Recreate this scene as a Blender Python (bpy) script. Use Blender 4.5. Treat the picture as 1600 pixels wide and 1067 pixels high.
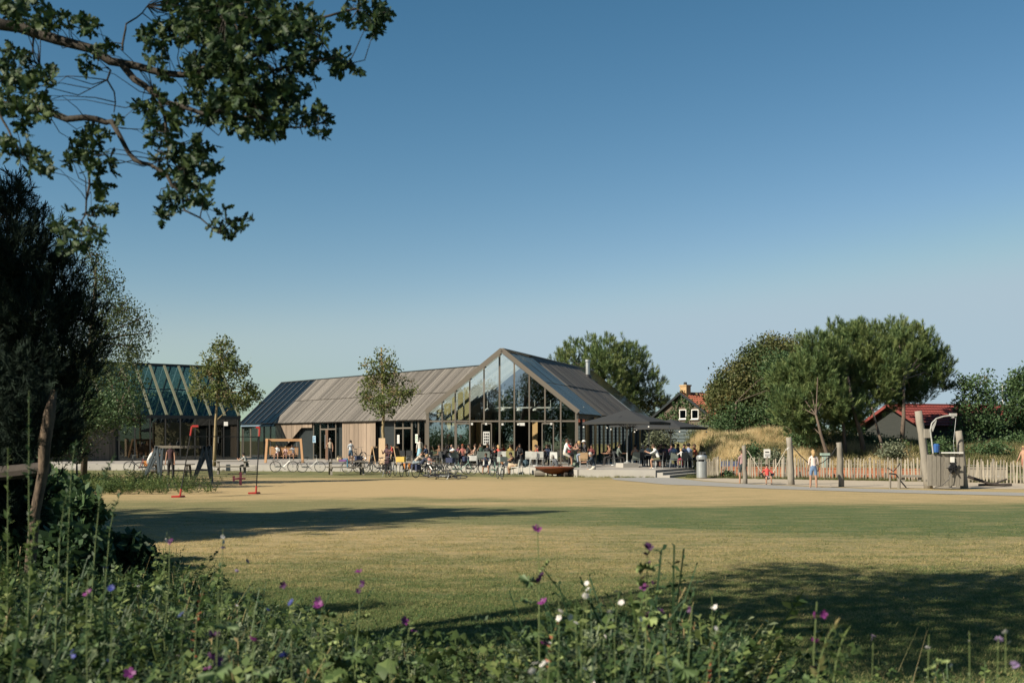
import bpy, bmesh, math, random
import numpy as np
from mathutils import Vector, Matrix, Euler

for o in list(bpy.data.objects): bpy.data.objects.remove(o)
S = bpy.context.scene
COL = S.collection
R = math.radians
F = 1780.0          # focal length in photograph pixels
CAMH, HOR = 2.0, 687.0

# ------------------------------------------------------------------ camera
cam = bpy.data.cameras.new('camera'); camo = bpy.data.objects.new('camera', cam); COL.objects.link(camo)
camo.location = (0, 0, CAMH); camo.rotation_euler = (R(90), 0, 0)
cam.sensor_width = 36; cam.lens = 36 * F / 1600; cam.shift_y = (HOR - 533.5) / 1600
cam.clip_start = 0.1; cam.clip_end = 5000
cam.dof.use_dof = True; cam.dof.focus_distance = 66; cam.dof.aperture_fstop = 4.0
S.camera = camo
# ------------------------------------------------------------------ light
SUN = Vector((-0.69, -0.45, 0.565)).normalized()
elev = math.asin(SUN.z); azim = math.atan2(SUN.x, SUN.y)
w = bpy.data.worlds.new('World'); S.world = w; w.use_nodes = True
nt = w.node_tree; bg = nt.nodes['Background']
sky = nt.nodes.new('ShaderNodeTexSky'); sky.sky_type = 'NISHITA'; sky.sun_disc = False
sky.sun_elevation = elev; sky.sun_rotation = azim % (2 * math.pi)
sky.altitude = 0; sky.air_density = 1.0; sky.dust_density = 0.3; sky.ozone_density = 5.0
# the photograph's film renders the sky deeper at the top and greyer low down: one power curve per channel over the whole sky
sep = nt.nodes.new('ShaderNodeSeparateColor'); com = nt.nodes.new('ShaderNodeCombineColor'); nt.links.new(sky.outputs[0], sep.inputs[0])
for i, (c_, g_, cap_) in enumerate(((.60, 1.79, 3.05), (.79, 1.27, 4.75), (.655, 1.24, 6.45))):
    mn = nt.nodes.new('ShaderNodeMath'); mn.operation = 'SMOOTH_MIN'; mn.inputs[1].default_value = cap_; mn.inputs[2].default_value = .6; nt.links.new(sep.outputs[i], mn.inputs[0])
    pw = nt.nodes.new('ShaderNodeMath'); pw.operation = 'POWER'; pw.inputs[1].default_value = g_; nt.links.new(mn.outputs[0], pw.inputs[0])
    ml = nt.nodes.new('ShaderNodeMath'); ml.operation = 'MULTIPLY'; ml.inputs[1].default_value = c_; nt.links.new(pw.outputs[0], ml.inputs[0]); nt.links.new(ml.outputs[0], com.inputs[i])
nt.links.new(com.outputs[0], bg.inputs[0]); bg.inputs[1].default_value = 0.053
sl = bpy.data.lights.new('sun', 'SUN'); sl.energy = 5.0; sl.angle = R(0.5); sl.color = (1.0, 0.90, 0.73)
so = bpy.data.objects.new('sun', sl); COL.objects.link(so)
so.rotation_euler = SUN.to_track_quat('Z', 'Y').to_euler()
S.render.engine = 'CYCLES'
S.view_settings.view_transform = 'Standard'; S.view_settings.look = 'None'
S.view_settings.exposure = 0.85; S.view_settings.gamma = 1
S.view_settings.use_curve_mapping = False
S.cycles.use_denoising = True
try: S.cycles.denoiser = 'OPENIMAGEDENOISE'
except Exception: pass
S.cycles.max_bounces = 6; S.cycles.transparent_max_bounces = 24; S.cycles.diffuse_bounces = 3
S.cycles.glossy_bounces = 3; S.cycles.transmission_bounces = 4; S.cycles.caustics_reflective = False; S.cycles.caustics_refractive = False

def U(px, D, z=0.0): return Vector(((px - 800) / F * D, D, z))
def GD(y, z=0.0): return F * (CAMH - z) / (y - HOR)          # distance of a point of height z seen at row y
def ZY(y, D): return CAMH + (HOR - y) / F * D                # height of a point at distance D seen at row y

# ------------------------------------------------------------------ mesh helpers
class MB:
    def __init__(s): s.v = []; s.f = []; s.m = []
    def add(s, vs, fs, mi=0):
        k = len(s.v); s.v += [tuple(v) for v in vs]; s.f += [tuple(i + k for i in f) for f in fs]; s.m += [mi] * len(fs); return s
    def box(s, c, size, rot=0.0, mi=0, M=None):
        hx, hy, hz = size[0] / 2, size[1] / 2, size[2] / 2
        if M is None: M = Matrix.Rotation(rot, 3, 'Z')
        c = Vector(c)
        vs = [c + M @ Vector((x, y, z)) for z in (-hz, hz) for x, y in ((-hx, -hy), (hx, -hy), (hx, hy), (-hx, hy))]
        return s.add(vs, [(3, 2, 1, 0), (4, 5, 6, 7), (0, 1, 5, 4), (1, 2, 6, 5), (2, 3, 7, 6), (3, 0, 4, 7)], mi)
    def beam(s, a, b, w_, h_, mi=0, up=(0, 0, 1)):
        a = Vector(a); b = Vector(b); d = (b - a); L = d.length
        if L < 1e-6: return s
        d /= L; up = Vector(up)
        if abs(d.dot(up)) > 0.97: up = Vector((0, 1, 0))
        sx = d.cross(up).normalized(); sz = sx.cross(d)
        vs = [p + sx * i * w_ / 2 + sz * j * h_ / 2 for p in (a, b) for i, j in ((-1, -1), (1, -1), (1, 1), (-1, 1))]
        return s.add(vs, [(0, 1, 2, 3), (7, 6, 5, 4), (0, 4, 5, 1), (1, 5, 6, 2), (2, 6, 7, 3), (3, 7, 4, 0)], mi)
    def tube(s, pts, rs, n=6, mi=0, cap=True):
        pts = [Vector(p) for p in pts]
        if not hasattr(rs, '__len__'): rs = [rs] * len(pts)
        k = len(s.v); prev = None
        for i, p in enumerate(pts):
            d = (pts[min(i + 1, len(pts) - 1)] - pts[max(i - 1, 0)])
            if d.length < 1e-7: d = Vector((0, 0, 1))
            d.normalize()
            if prev is None:
                a = Vector((1, 0, 0)) if abs(d.x) < 0.8 else Vector((0, 1, 0))
                sx = d.cross(a).normalized()
            else:
                sx = (prev - d * prev.dot(d))
                sx = sx.normalized() if sx.length > 1e-5 else d.orthogonal().normalized()
            prev = sx; sy = d.cross(sx)
            for j in range(n):
                t = 2 * math.pi * j / n
                s.v.append(tuple(p + (sx * math.cos(t) + sy * math.sin(t)) * rs[i]))
        for i in range(len(pts) - 1):
            for j in range(n):
                a = k + i * n + j; b = k + i * n + (j + 1) % n
                s.f.append((a, b, b + n, a + n)); s.m.append(mi)
        if cap:
            s.f.append(tuple(k + j for j in reversed(range(n)))); s.m.append(mi)
            e = k + (len(pts) - 1) * n
            s.f.append(tuple(e + j for j in range(n))); s.m.append(mi)
        return s
    def prism(s, poly, z0, z1, mi=0):
        n = len(poly); vs = [(p[0], p[1], z0) for p in poly] + [(p[0], p[1], z1) for p in poly]
        return s.add(vs, [tuple(reversed(range(n))), tuple(range(n, 2 * n))] + [(i, (i + 1) % n, (i + 1) % n + n, i + n) for i in range(n)], mi)
    def slab(s, quad, th, mi=0):
        """closed slab: polygon in space thickened downwards along its normal"""
        q = [Vector(p) for p in quad]; nrm = (q[1] - q[0]).cross(q[2] - q[0]).normalized()
        n = len(q); vs = q + [p - nrm * th for p in q]
        return s.add(vs, [tuple(range(n)), tuple(reversed(range(n, 2 * n)))] + [((i + 1) % n, i, i + n, (i + 1) % n + n) for i in range(n)], mi)
    def lathe(s, prof, n=16, c=(0, 0, 0), mi=0):
        k = len(s.v); c = Vector(c)
        for r, z in prof:
            for j in range(n):
                t = 2 * math.pi * j / n; s.v.append((c.x + r * math.cos(t), c.y + r * math.sin(t), c.z + z))
        for i in range(len(prof) - 1):
            for j in range(n):
                a = k + i * n + j; b = k + i * n + (j + 1) % n
                s.f.append((a, b, b + n, a + n)); s.m.append(mi)
        return s
    def mesh(s, name, mats, smooth=False):
        me = bpy.data.meshes.new(name); me.from_pydata(s.v, [], s.f)
        for m in (mats if isinstance(mats, (list, tuple)) else [mats]): me.materials.append(m)
        if len(set(s.m)) > 1: me.polygons.foreach_set('material_index', s.m)
        if smooth: me.polygons.foreach_set('use_smooth', [True] * len(s.f))
        me.update(); return me
    def build(s, name, mats, parent=None, smooth=False):
        return link(name, s.mesh(name, mats, smooth), parent)

def link(name, data, parent=None, loc=None, rz=None):
    o = bpy.data.objects.new(name, data); COL.objects.link(o)
    if parent is not None: o.parent = parent
    if loc is not None: o.location = loc
    if rz is not None: o.rotation_euler = (0, 0, rz)
    return o
def tag(o, label, cat, group=None, kind=None):
    o['label'] = label; o['category'] = cat
    if group: o['group'] = group
    if kind: o['kind'] = kind
    return o
def thing(name, label, cat, loc=(0, 0, 0), rz=0.0, group=None):
    o = bpy.data.objects.new(name, None); COL.objects.link(o); o.location = loc; o.rotation_euler = (0, 0, rz)
    o.empty_display_size = 0.1
    return tag(o, label, cat, group)
def struct(o): o['kind'] = 'structure'; return o
def dup(root, loc, rz, label, group=None, rot=None, scale=None):
    def cp(o, par):
        c = o.copy(); COL.objects.link(c)
        if par is not None: c.parent = par
        for ch in kids.get(o.name, ()): cp(ch, c)
        return c
    kids = {}
    def walk(o):
        kids[o.name] = list(o.children)
        for ch in o.children: walk(ch)
    walk(root)
    r = cp(root, None); r.location = loc; r.rotation_euler = rot if rot else (0, 0, rz)
    if scale: r.scale = (scale,) * 3
    r['label'] = label
    if group: r['group'] = group
    return r

def np_mesh(name, V, faces_n, Fi, mat, rnd=None, smooth=False):
    """V (n,3); Fi (m,k) faces all with k corners"""
    me = bpy.data.meshes.new(name); n = len(V); m, k = Fi.shape
    me.vertices.add(n); me.vertices.foreach_set('co', np.asarray(V, np.float32).ravel())
    me.loops.add(m * k); me.loops.foreach_set('vertex_index', Fi.astype(np.int32).ravel())
    me.polygons.add(m); me.polygons.foreach_set('loop_start', np.arange(0, m * k, k, dtype=np.int32))
    if smooth: me.polygons.foreach_set('use_smooth', np.ones(m, bool))
    if rnd is not None:
        a = me.attributes.new('rnd', 'FLOAT', 'FACE'); a.data.foreach_set('value', np.asarray(rnd, np.float32))
    me.materials.append(mat); me.update(calc_edges=True); return me

def rand_rot(rng, n):
    q = rng.normal(size=(n, 4)); q /= np.linalg.norm(q, axis=1)[:, None]
    w_, x, y, z = q.T
    return np.stack([1 - 2 * (y * y + z * z), 2 * (x * y - z * w_), 2 * (x * z + y * w_), 2 * (x * y + z * w_), 1 - 2 * (x * x + z * z), 2 * (y * z - x * w_), 2 * (x * z - y * w_), 2 * (y * z + x * w_), 1 - 2 * (x * x + y * y)], 1).reshape(n, 3, 3)
def frame_rot(axis, spin):
    """rotations whose local z is the axis (n,3)"""
    a = axis / np.linalg.norm(axis, axis=1)[:, None]
    ref = np.where(np.abs(a[:, 2:3]) < 0.9, np.array([[0, 0, 1.0]]), np.array([[1.0, 0, 0]]))
    x = np.cross(ref, a); x /= np.linalg.norm(x, axis=1)[:, None]; y = np.cross(a, x)
    c, s_ = np.cos(spin)[:, None], np.sin(spin)[:, None]
    x2 = x * c + y * s_; y2 = -x * s_ + y * c
    return np.stack([x2, y2, a], 2)
def stamp(base_v, base_f, pos, rot, scl):
    """copies of one little mesh: returns V, F"""
    base_v = np.asarray(base_v, float); base_f = np.asarray(base_f)
    n = len(pos); V = np.einsum('nij,kj->nki', rot, base_v) * np.asarray(scl).reshape(-1, 1, 1) + pos[:, None, :]
    Fi = base_f[None] + (np.arange(n) * len(base_v))[:, None, None]
    return V.reshape(-1, 3), Fi.reshape(-1, base_f.shape[1])

# ------------------------------------------------------------------ materials
def N(nt, t, **kw):
    n = nt.nodes.new(t)
    for k, v in kw.items(): setattr(n, k, v)
    return n
def mixc(nt, fac, a, b, blend='MIX'):
    n = N(nt, 'ShaderNodeMix', data_type='RGBA', blend_type=blend)
    for i, v in ((0, fac), (6, a), (7, b)):
        if hasattr(v, 'links') or hasattr(v, 'is_linked'): nt.links.new(v, n.inputs[i])
        elif i == 0: n.inputs[0].default_value = v
        else: n.inputs[i].default_value = (*v[:3], 1)
    return n.outputs[2]
def math_(nt, op, a, b=0.5, c=None, clamp=False):
    n = N(nt, 'ShaderNodeMath', operation=op, use_clamp=clamp)
    for i, v in enumerate((a, b, c)):
        if v is None: continue
        if hasattr(v, 'is_linked'): nt.links.new(v, n.inputs[i])
        else: n.inputs[i].default_value = v
    return n.outputs[0]
MATS = {}
def mat(name, c1, c2=None, rough=0.7, scale=6.0, stretch=(1, 1, 1), bump=0.0, bscale=None, rand=0.0, metal=0.0, spec=0.4, coords='Object', detail=5):
    if name in MATS: return MATS[name]
    m = bpy.data.materials.new(name); m.use_nodes = True; t = m.node_tree; b = t.nodes['Principled BSDF']
    b.inputs['Roughness'].default_value = rough; b.inputs['Metallic'].default_value = metal
    b.inputs['Specular IOR Level'].default_value = spec
    c2 = c2 or tuple(x * 0.75 for x in c1)
    tc = N(t, 'ShaderNodeTexCoord'); mp = N(t, 'ShaderNodeMapping'); mp.inputs[3].default_value = stretch
    t.links.new(tc.outputs[coords], mp.inputs[0])
    oi = N(t, 'ShaderNodeObjectInfo')
    off = N(t, 'ShaderNodeVectorMath', operation='SCALE'); off.inputs[0].default_value = (37, 17, 51); t.links.new(oi.outputs['Random'], off.inputs['Scale'])
    t.links.new(off.outputs[0], mp.inputs[1])
    nz = N(t, 'ShaderNodeTexNoise'); nz.inputs['Scale'].default_value = scale; nz.inputs['Detail'].default_value = detail; nz.inputs['Roughness'].default_value = 0.6
    t.links.new(mp.outputs[0], nz.inputs[0])
    fac = math_(t, 'MULTIPLY_ADD', nz.outputs[0], 2.2, -0.6, clamp=True)
    col = mixc(t, fac, c1, c2)
    if rand > 0:
        v = math_(t, 'MULTIPLY_ADD', oi.outputs['Random'], 2 * rand, 1 - rand)
        hs = N(t, 'ShaderNodeHueSaturation'); t.links.new(col, hs.inputs['Color']); t.links.new(v, hs.inputs['Value'])
        col = hs.outputs[0]
    t.links.new(col, b.inputs['Base Color'])
    if bump > 0:
        bn = N(t, 'ShaderNodeBump'); bn.inputs['Strength'].default_value = bump; bn.inputs['Distance'].default_value = 0.02
        if bscale:
            n2 = N(t, 'ShaderNodeTexNoise'); n2.inputs['Scale'].default_value = bscale; t.links.new(mp.outputs[0], n2.inputs[0]); t.links.new(n2.outputs[0], bn.inputs['Height'])
        else: t.links.new(nz.outputs[0], bn.inputs['Height'])
        t.links.new(bn.outputs[0], b.inputs['Normal'])
    MATS[name] = m; return m
def leafmat(name, cols, trans=0.3, rough=0.55, pos_scale=0.6, posmix=0.35, dark=None):
    """leaf material: colour picked per face by the attribute rnd, with broad clumps of tone"""
    if name in MATS: return MATS[name]
    m = bpy.data.materials.new(name); m.use_nodes = True; t = m.node_tree; b = t.nodes['Principled BSDF']
    at = N(t, 'ShaderNodeAttribute', attribute_name='rnd')
    ge = N(t, 'ShaderNodeNewGeometry'); nz = N(t, 'ShaderNodeTexNoise'); nz.inputs['Scale'].default_value = pos_scale
    t.links.new(ge.outputs['Position'], nz.inputs[0])
    f = math_(t, 'MULTIPLY', at.outputs['Fac'], 1 - posmix)
    f = math_(t, 'ADD', f, math_(t, 'MULTIPLY', math_(t, 'MULTIPLY_ADD', nz.outputs[0], 2.5, -0.75, clamp=True), posmix), clamp=True)
    cr = N(t, 'ShaderNodeValToRGB'); el = cr.color_ramp.elements
    el[0].color = (*cols[0], 1); el[1].color = (*cols[-1], 1)
    for i, c in enumerate(cols[1:-1]): e = el.new((i + 1) / (len(cols) - 1)); e.color = (*c, 1)
    t.links.new(f, cr.inputs[0]); t.links.new(cr.outputs[0], b.inputs['Base Color'])
    b.inputs['Roughness'].default_value = rough; b.inputs['Specular IOR Level'].default_value = 0.25
    if trans > 0:
        tl = N(t, 'ShaderNodeBsdfTranslucent'); t.links.new(cr.outputs[0], tl.inputs[0])
        mx = N(t, 'ShaderNodeMixShader'); mx.inputs[0].default_value = trans
        t.links.new(b.outputs[0], mx.inputs[1]); t.links.new(tl.outputs[0], mx.inputs[2])
        t.links.new(mx.outputs[0], t.nodes['Material Output'].inputs[0])
    MATS[name] = m; return m
def glassmat(name, tint=(0.75, 0.85, 0.82), refl=0.16, rough=0.0, wob=0.0, fk=0.9, gc=(.9, .95, 1)):
    if name in MATS: return MATS[name]
    m = bpy.data.materials.new(name); m.use_nodes = True; t = m.node_tree; t.nodes.remove(t.nodes['Principled BSDF'])
    tr = N(t, 'ShaderNodeBsdfTransparent'); tr.inputs[0].default_value = (*tint, 1)
    gl = N(t, 'ShaderNodeBsdfGlossy'); gl.inputs['Roughness'].default_value = rough; gl.inputs[0].default_value = (*gc, 1)
    lw = N(t, 'ShaderNodeLayerWeight'); lw.inputs[0].default_value = 0.35
    f = math_(t, 'MULTIPLY_ADD', lw.outputs['Fresnel'], fk, refl, clamp=True)
    if wob:
        nz = N(t, 'ShaderNodeTexNoise'); nz.inputs['Scale'].default_value = 0.8
        bn = N(t, 'ShaderNodeBump'); bn.inputs['Strength'].default_value = wob; bn.inputs['Distance'].default_value = 0.02
        t.links.new(nz.outputs[0], bn.inputs['Height']); t.links.new(bn.outputs[0], gl.inputs['Normal'])
    mx = N(t, 'ShaderNodeMixShader'); t.links.new(f, mx.inputs[0]); t.links.new(tr.outputs[0], mx.inputs[1]); t.links.new(gl.outputs[0], mx.inputs[2])
    t.links.new(mx.outputs[0], t.nodes['Material Output'].inputs[0])
    MATS[name] = m; return m

def lawn_color(t):
    """colour of the mown grass at a world position: straw coloured dry bands and greener ones"""
    ge = N(t, 'ShaderNodeNewGeometry'); sp = N(t, 'ShaderNodeSeparateXYZ'); t.links.new(ge.outputs['Position'], sp.inputs[0])
    mp = N(t, 'ShaderNodeMapping'); mp.inputs[3].default_value = (0.09, 0.22, 0.0); t.links.new(ge.outputs['Position'], mp.inputs[0])
    n1 = N(t, 'ShaderNodeTexNoise'); n1.inputs['Scale'].default_value = 1.0; n1.inputs['Detail'].default_value = 4; t.links.new(mp.outputs[0], n1.inputs[0])
    yy = math_(t, 'ADD', sp.outputs[1], math_(t, 'MULTIPLY_ADD', n1.outputs[0], 16, -8))
    yy = math_(t, 'ADD', yy, math_(t, 'MULTIPLY', sp.outputs[0], 0.16))
    fac = math_(t, 'DIVIDE', yy, 80.0)
    cr = N(t, 'ShaderNodeValToRGB'); cr.color_ramp.interpolation = 'EASE'; el = cr.color_ramp.elements
    stops = [(0.0, .0), (.16, .0), (.205, .22), (.24, .50), (.29, .46), (.34, .08), (.42, .05), (.47, .62), (.52, .86), (.66, .85), (.74, .7), (.79, .22), (1.0, .2)]
    el[0].position = stops[0][0]; el[0].color = (stops[0][1],) * 3 + (1,)
    el[1].position = 1.0; el[1].color = (.35, .35, .35, 1)
    for p, v in stops[1:-1]: e = el.new(p); e.color = (v, v, v, 1)
    t.links.new(fac, cr.inputs[0])
    mp2 = N(t, 'ShaderNodeMapping'); mp2.inputs[3].default_value = (0.5, 1.6, 0.0); t.links.new(ge.outputs['Position'], mp2.inputs[0])
    n2 = N(t, 'ShaderNodeTexNoise'); n2.inputs['Scale'].default_value = 1.3; n2.inputs['Detail'].default_value = 6; n2.inputs['Roughness'].default_value = 0.7; t.links.new(mp2.outputs[0], n2.inputs[0])
    f = math_(t, 'ADD', cr.outputs[0], math_(t, 'MULTIPLY_ADD', n2.outputs[0], 1.7, -0.85), clamp=True)
    n3 = N(t, 'ShaderNodeTexNoise'); n3.inputs['Scale'].default_value = 14; n3.inputs['Detail'].default_value = 3; t.links.new(ge.outputs['Position'], n3.inputs[0])
    f = math_(t, 'ADD', f, math_(t, 'MULTIPLY_ADD', n3.outputs[0], 1.1, -0.55), clamp=True)
    lx = math_(t, 'MULTIPLY', math_(t, 'MULTIPLY_ADD', sp.outputs[0], -.045, .12, clamp=True), math_(t, 'MULTIPLY_ADD', sp.outputs[1], .2, -3.6, clamp=True))
    lx = math_(t, 'MULTIPLY', math_(t, 'MINIMUM', lx, .26), math_(t, 'MULTIPLY_ADD', sp.outputs[1], -.25, 14.5, clamp=True))
    return math_(t, 'ADD', f, lx, clamp=True), sp
def lawnmat(name, green, straw, blades):
    m = bpy.data.materials.new(name); m.use_nodes = True; t = m.node_tree; b = t.nodes['Principled BSDF']
    f, sp = lawn_color(t)
    if blades:
        at = N(t, 'ShaderNodeAttribute', attribute_name='rnd')
        f = math_(t, 'ADD', f, math_(t, 'MULTIPLY_ADD', at.outputs['Fac'], .7, -0.35), clamp=True)
    col = mixc(t, f, green, straw)
    if not blades:
        ge = N(t, 'ShaderNodeNewGeometry')
        nz = N(t, 'ShaderNodeTexNoise'); nz.inputs['Scale'].default_value = 45; nz.inputs['Detail'].default_value = 4; t.links.new(ge.outputs['Position'], nz.inputs[0])
        bn = N(t, 'ShaderNodeBump'); bn.inputs['Strength'].default_value = 0.35; bn.inputs['Distance'].default_value = 0.02
        t.links.new(nz.outputs[0], bn.inputs['Height']); t.links.new(bn.outputs[0], b.inputs['Normal'])
    t.links.new(col, b.inputs['Base Color']); b.inputs['Roughness'].default_value = 0.85; b.inputs['Specular IOR Level'].default_value = 0.15
    if blades:
        tl = N(t, 'ShaderNodeBsdfTranslucent'); t.links.new(col, tl.inputs[0])
        mx = N(t, 'ShaderNodeMixShader'); mx.inputs[0].default_value = .42
        t.links.new(b.outputs[0], mx.inputs[1]); t.links.new(tl.outputs[0], mx.inputs[2]); t.links.new(mx.outputs[0], t.nodes['Material Output'].inputs[0])
    MATS[name] = m; return m

WOODG = mat('silvered_roof_board', (.142, .127, .110), (.080, .074, .067), .8, 3, (9, .5, 9), bump=.4, rand=.35)
WALLW = mat('weathered_wall_plank', (.250, .192, .142), (.170, .130, .098), .8, 3, (9, 9, .5), bump=.4, rand=.22)
FRAME = mat('bronze_window_frame', (0.136, 0.120, 0.096), (.14, .12, .10), .5, 4)
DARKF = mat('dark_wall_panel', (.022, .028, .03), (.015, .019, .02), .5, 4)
TIMB = mat('yellow_timber', (0.527, 0.357, 0.170), (.52, .33, .15), .7, 3, (8, 8, .6))
TIMBL = mat('pale_ceiling_board', (.55, .56, .54), (.46, .47, .46), .7, 3, (8, .5, 8), rand=.1)
GREYW = mat('grey_weathered_wood', (0.221, 0.201, 0.168), (.165, .15, .125), .85, 4, (6, 6, .7), bump=.5, rand=.18)
CONC = mat('pale_concrete', (0.344, 0.328, 0.295), (.30, .285, .26), .85, 1.5, bump=.15, bscale=20)
METAL = mat('galvanised_metal', (.45, .47, .47), (.36, .38, .38), .4, 5, metal=.7)
ZINC = mat('zinc_sheet', (.30, .33, .34), (.25, .28, .29), .35, 3, metal=.6)
BLACK = mat('black_plastic', (.018, .018, .02), (.012, .012, .014), .5, 4)
WHITE = mat('white_paint', (0.585, 0.577, 0.546), (.66, .65, .61), .5, 4)
GLASS = glassmat('window_glass', (.93, .97, .96), .26)
GLASSD = glassmat('dark_tinted_glass', (.50, .56, .56), .03)
ROOFG = glassmat('roof_glass', (.42, .46, .46), .18, .14, fk=.55, gc=(.95, .72, .58))
GLASSG = glassmat('green_roof_glass', (.60, .69, .68), .0, .03, fk=.3)
# ------------------------------------------------------------------ people
def rx(v, a): c, s_ = math.cos(R(a)), math.sin(R(a)); return Vector((v[0], v[1] * c - v[2] * s_, v[1] * s_ + v[2] * c))
def joints(p, H):
    k = H / 1.75; J = {}
    hz = p.get('hz', .93 * k); J['pel'] = Vector((0, p.get('py', 0), hz)); le = p.get('lean', 2); side = p.get('side', 0)
    def T(x, y, z):
        v = rx(Vector((x, y, z)) * k, -le); c, s_ = math.cos(R(side)), math.sin(R(side))
        return J['pel'] + Vector((v.x * c + v.z * s_, v.y, -v.x * s_ + v.z * c))
    cr = p.get('curl', 0) * .001
    J['waist'] = T(0, 0, .14); J['chest'] = T(0, .01 + cr, .36); J['nb'] = T(0, 0.02 + cr * 2, .53)
    hp = p.get('hp', 0)
    up = rx(Vector((0, 0, 1)), -le * .6 - hp)
    J['neck'] = J['nb'] + up * .07 * k
    J['h1'] = J['neck'] + up * .075 * k + Vector((0, .012, 0)); J['h2'] = J['h1'] + up * .10 * k; J['hup'] = up
    for i, sgn, n in ((0, -1, 'L'), (1, 1, 'R')):
        hip = J['pel'] + Vector((sgn * .085 * k, 0, -.02)); th = p.get('th', (2, -2))[i]; kn = p.get('kn', (3, 3))[i]; sp = p.get('sp', 5)
        d = Vector((sgn * math.sin(R(sp)), math.sin(R(th)) * math.cos(R(sp)), -math.cos(R(th)) * math.cos(R(sp))))
        knee = hip + d * .44 * k; a = th - kn
        d2 = Vector((sgn * math.sin(R(sp * .3)), math.sin(R(a)), -math.cos(R(a)))); ank = knee + d2 * .43 * k
        fa = a + 90 if a > -60 else a + 60
        toe = ank + Vector((sgn * .02, math.sin(R(min(fa, 100))), -math.cos(R(min(fa, 100))) * .5 - .28)) * .15 * k
        J['hip' + n], J['knee' + n], J['ank' + n], J['toe' + n] = hip, knee, ank, toe
        shd = T(sgn * .165, cr * 2, .47); sh = p.get('sh', (3, 3))[i]; ab = p.get('ab', (9, 9))[i]; el = p.get('el', (12, 12))[i]
        d = Vector((sgn * math.sin(R(ab)), math.sin(R(sh)) * math.cos(R(ab)), -math.cos(R(sh)) * math.cos(R(ab))))
        elb = shd + d * .29 * k; a = sh + el; ain = p.get('inn', (0, 0))[i]
        d2 = Vector((-sgn * math.sin(R(ain)) + sgn * math.sin(R(ab)) * .3, math.sin(R(a)) * math.cos(R(ain)), -math.cos(R(a)) * math.cos(R(ain)))).normalized(); wr = elb + d2 * .25 * k
        J['sho' + n], J['elb' + n], J['wri' + n], J['han' + n] = shd, elb, wr, wr + d2 * .075 * k
        J['hd' + n] = d2
    return J
SKEL = [('pel', 'waist'), ('waist', 'chest'), ('chest', 'nb'), ('nb', 'neck'), ('neck', 'h1'), ('h1', 'h2')]
for n_ in 'LR': SKEL += [('pel', 'hip' + n_), ('hip' + n_, 'knee' + n_), ('knee' + n_, 'ank' + n_), ('ank' + n_, 'toe' + n_), ('nb', 'sho' + n_), ('sho' + n_, 'elb' + n_), ('elb' + n_, 'wri' + n_), ('wri' + n_, 'han' + n_)]
RAD = dict(pel=(.135, .115), waist=(.125, .10), chest=(.15, .115), nb=(.09, .075), neck=(.052, .055), h1=(.078, .092), h2=(.074, .09),
           hip=(.098, .098), knee=(.062, .062), ank=(.042, .045), toe=(.04, .03), sho=(.06, .06), elb=(.042, .042), wri=(.028, .028), han=(.034, .018))
P_STAND = dict(); P_SIT = dict(hz=.53, lean=12, th=(86, 84), kn=(84, 80), sp=7, sh=(30, 35), el=(60, 55), inn=(20, 20))
P_SIT2 = dict(hz=.53, lean=-8, th=(84, 88), kn=(70, 86), sp=9, sh=(25, 70), el=(50, 75), inn=(15, 25))
P_SIT3 = dict(hz=.53, lean=24, th=(86, 86), kn=(95, 90), sp=10, sh=(60, 55), el=(50, 60), inn=(25, 25), hp=8)
P_LOUNGE = dict(hz=.33, lean=-28, th=(70, 62), kn=(30, 12), sp=8, sh=(-10, 20), el=(50, 60), inn=(20, 20), hp=-22)
P_GROUND = dict(hz=.26, lean=18, th=(72, 84), kn=(14, 40), sp=8, sh=(60, 55), el=(25, 30), inn=(10, 10))
P_CROUCH = dict(hz=.38, lean=42, th=(112, 100), kn=(132, 128), sp=14, sh=(70, 60), el=(35, 40), inn=(12, 12), hp=10)
P_BEND = dict(hz=.88, lean=62, th=(14, 2), kn=(18, 10), sp=6, sh=(80, 70), el=(20, 25), inn=(10, 10), hp=12)
P_WALK = dict(hz=.915, lean=4, th=(20, -16), kn=(8, 14), sh=(-14, 18), el=(15, 20))
P_HIP = dict(lean=1, ab=(12, 38), el=(15, 85), inn=(0, 45), sh=(4, -12))
P_PHONE = dict(lean=4, sh=(30, 38), el=(85, 90), inn=(25, 25), hp=14)
P_REACH = dict(lean=3, sh=(4, 150), ab=(8, 14), el=(10, 25))
P_HAMM = dict(hz=.30, lean=-18, th=(105, 100), kn=(105, 100), sp=8, sh=(30, 30), ab=(45, 45), el=(80, 80))
SKINS = [(.42, .235, .155), (.36, .20, .13), (.48, .29, .20), (.24, .135, .085)]
HAIRS = dict(brown=(.06, .035, .02), dark=(.015, .012, .01), blond=(.42, .28, .13), grey=(.42, .40, .37), red=(.28, .07, .025), none=(.45, .26, .18))
def cmat(c, kind='cloth'):
    c = tuple(x * .82 for x in c); key = kind + '_%02x%02x%02x' % tuple(int(max(0, min(1, x)) * 255) for x in c)
    return mat(key, c, tuple(x * .82 for x in c), .85 if kind != 'skin' else .5, 9, bump=.15 if kind == 'cloth' else 0)
PEOPLE = []   # (name-args) gathered, built in one batch
def person(label, loc, face, pose, H=1.7, top=(.7, .7, .7), bot=(.05, .06, .09), hair='brown', long=False, sleeve=.55, legs='long', skin=0, shoe=(.05, .05, .05), hat=None, skirt=False, group=None, tilt=None):
    PEOPLE.append(dict(label=label, loc=Vector(loc), face=R(face), pose=pose, H=H, top=top, bot=bot, hair=hair, long=long, sleeve=sleeve, legs=legs, skin=skin, shoe=shoe, hat=hat, skirt=skirt, group=group))
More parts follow.
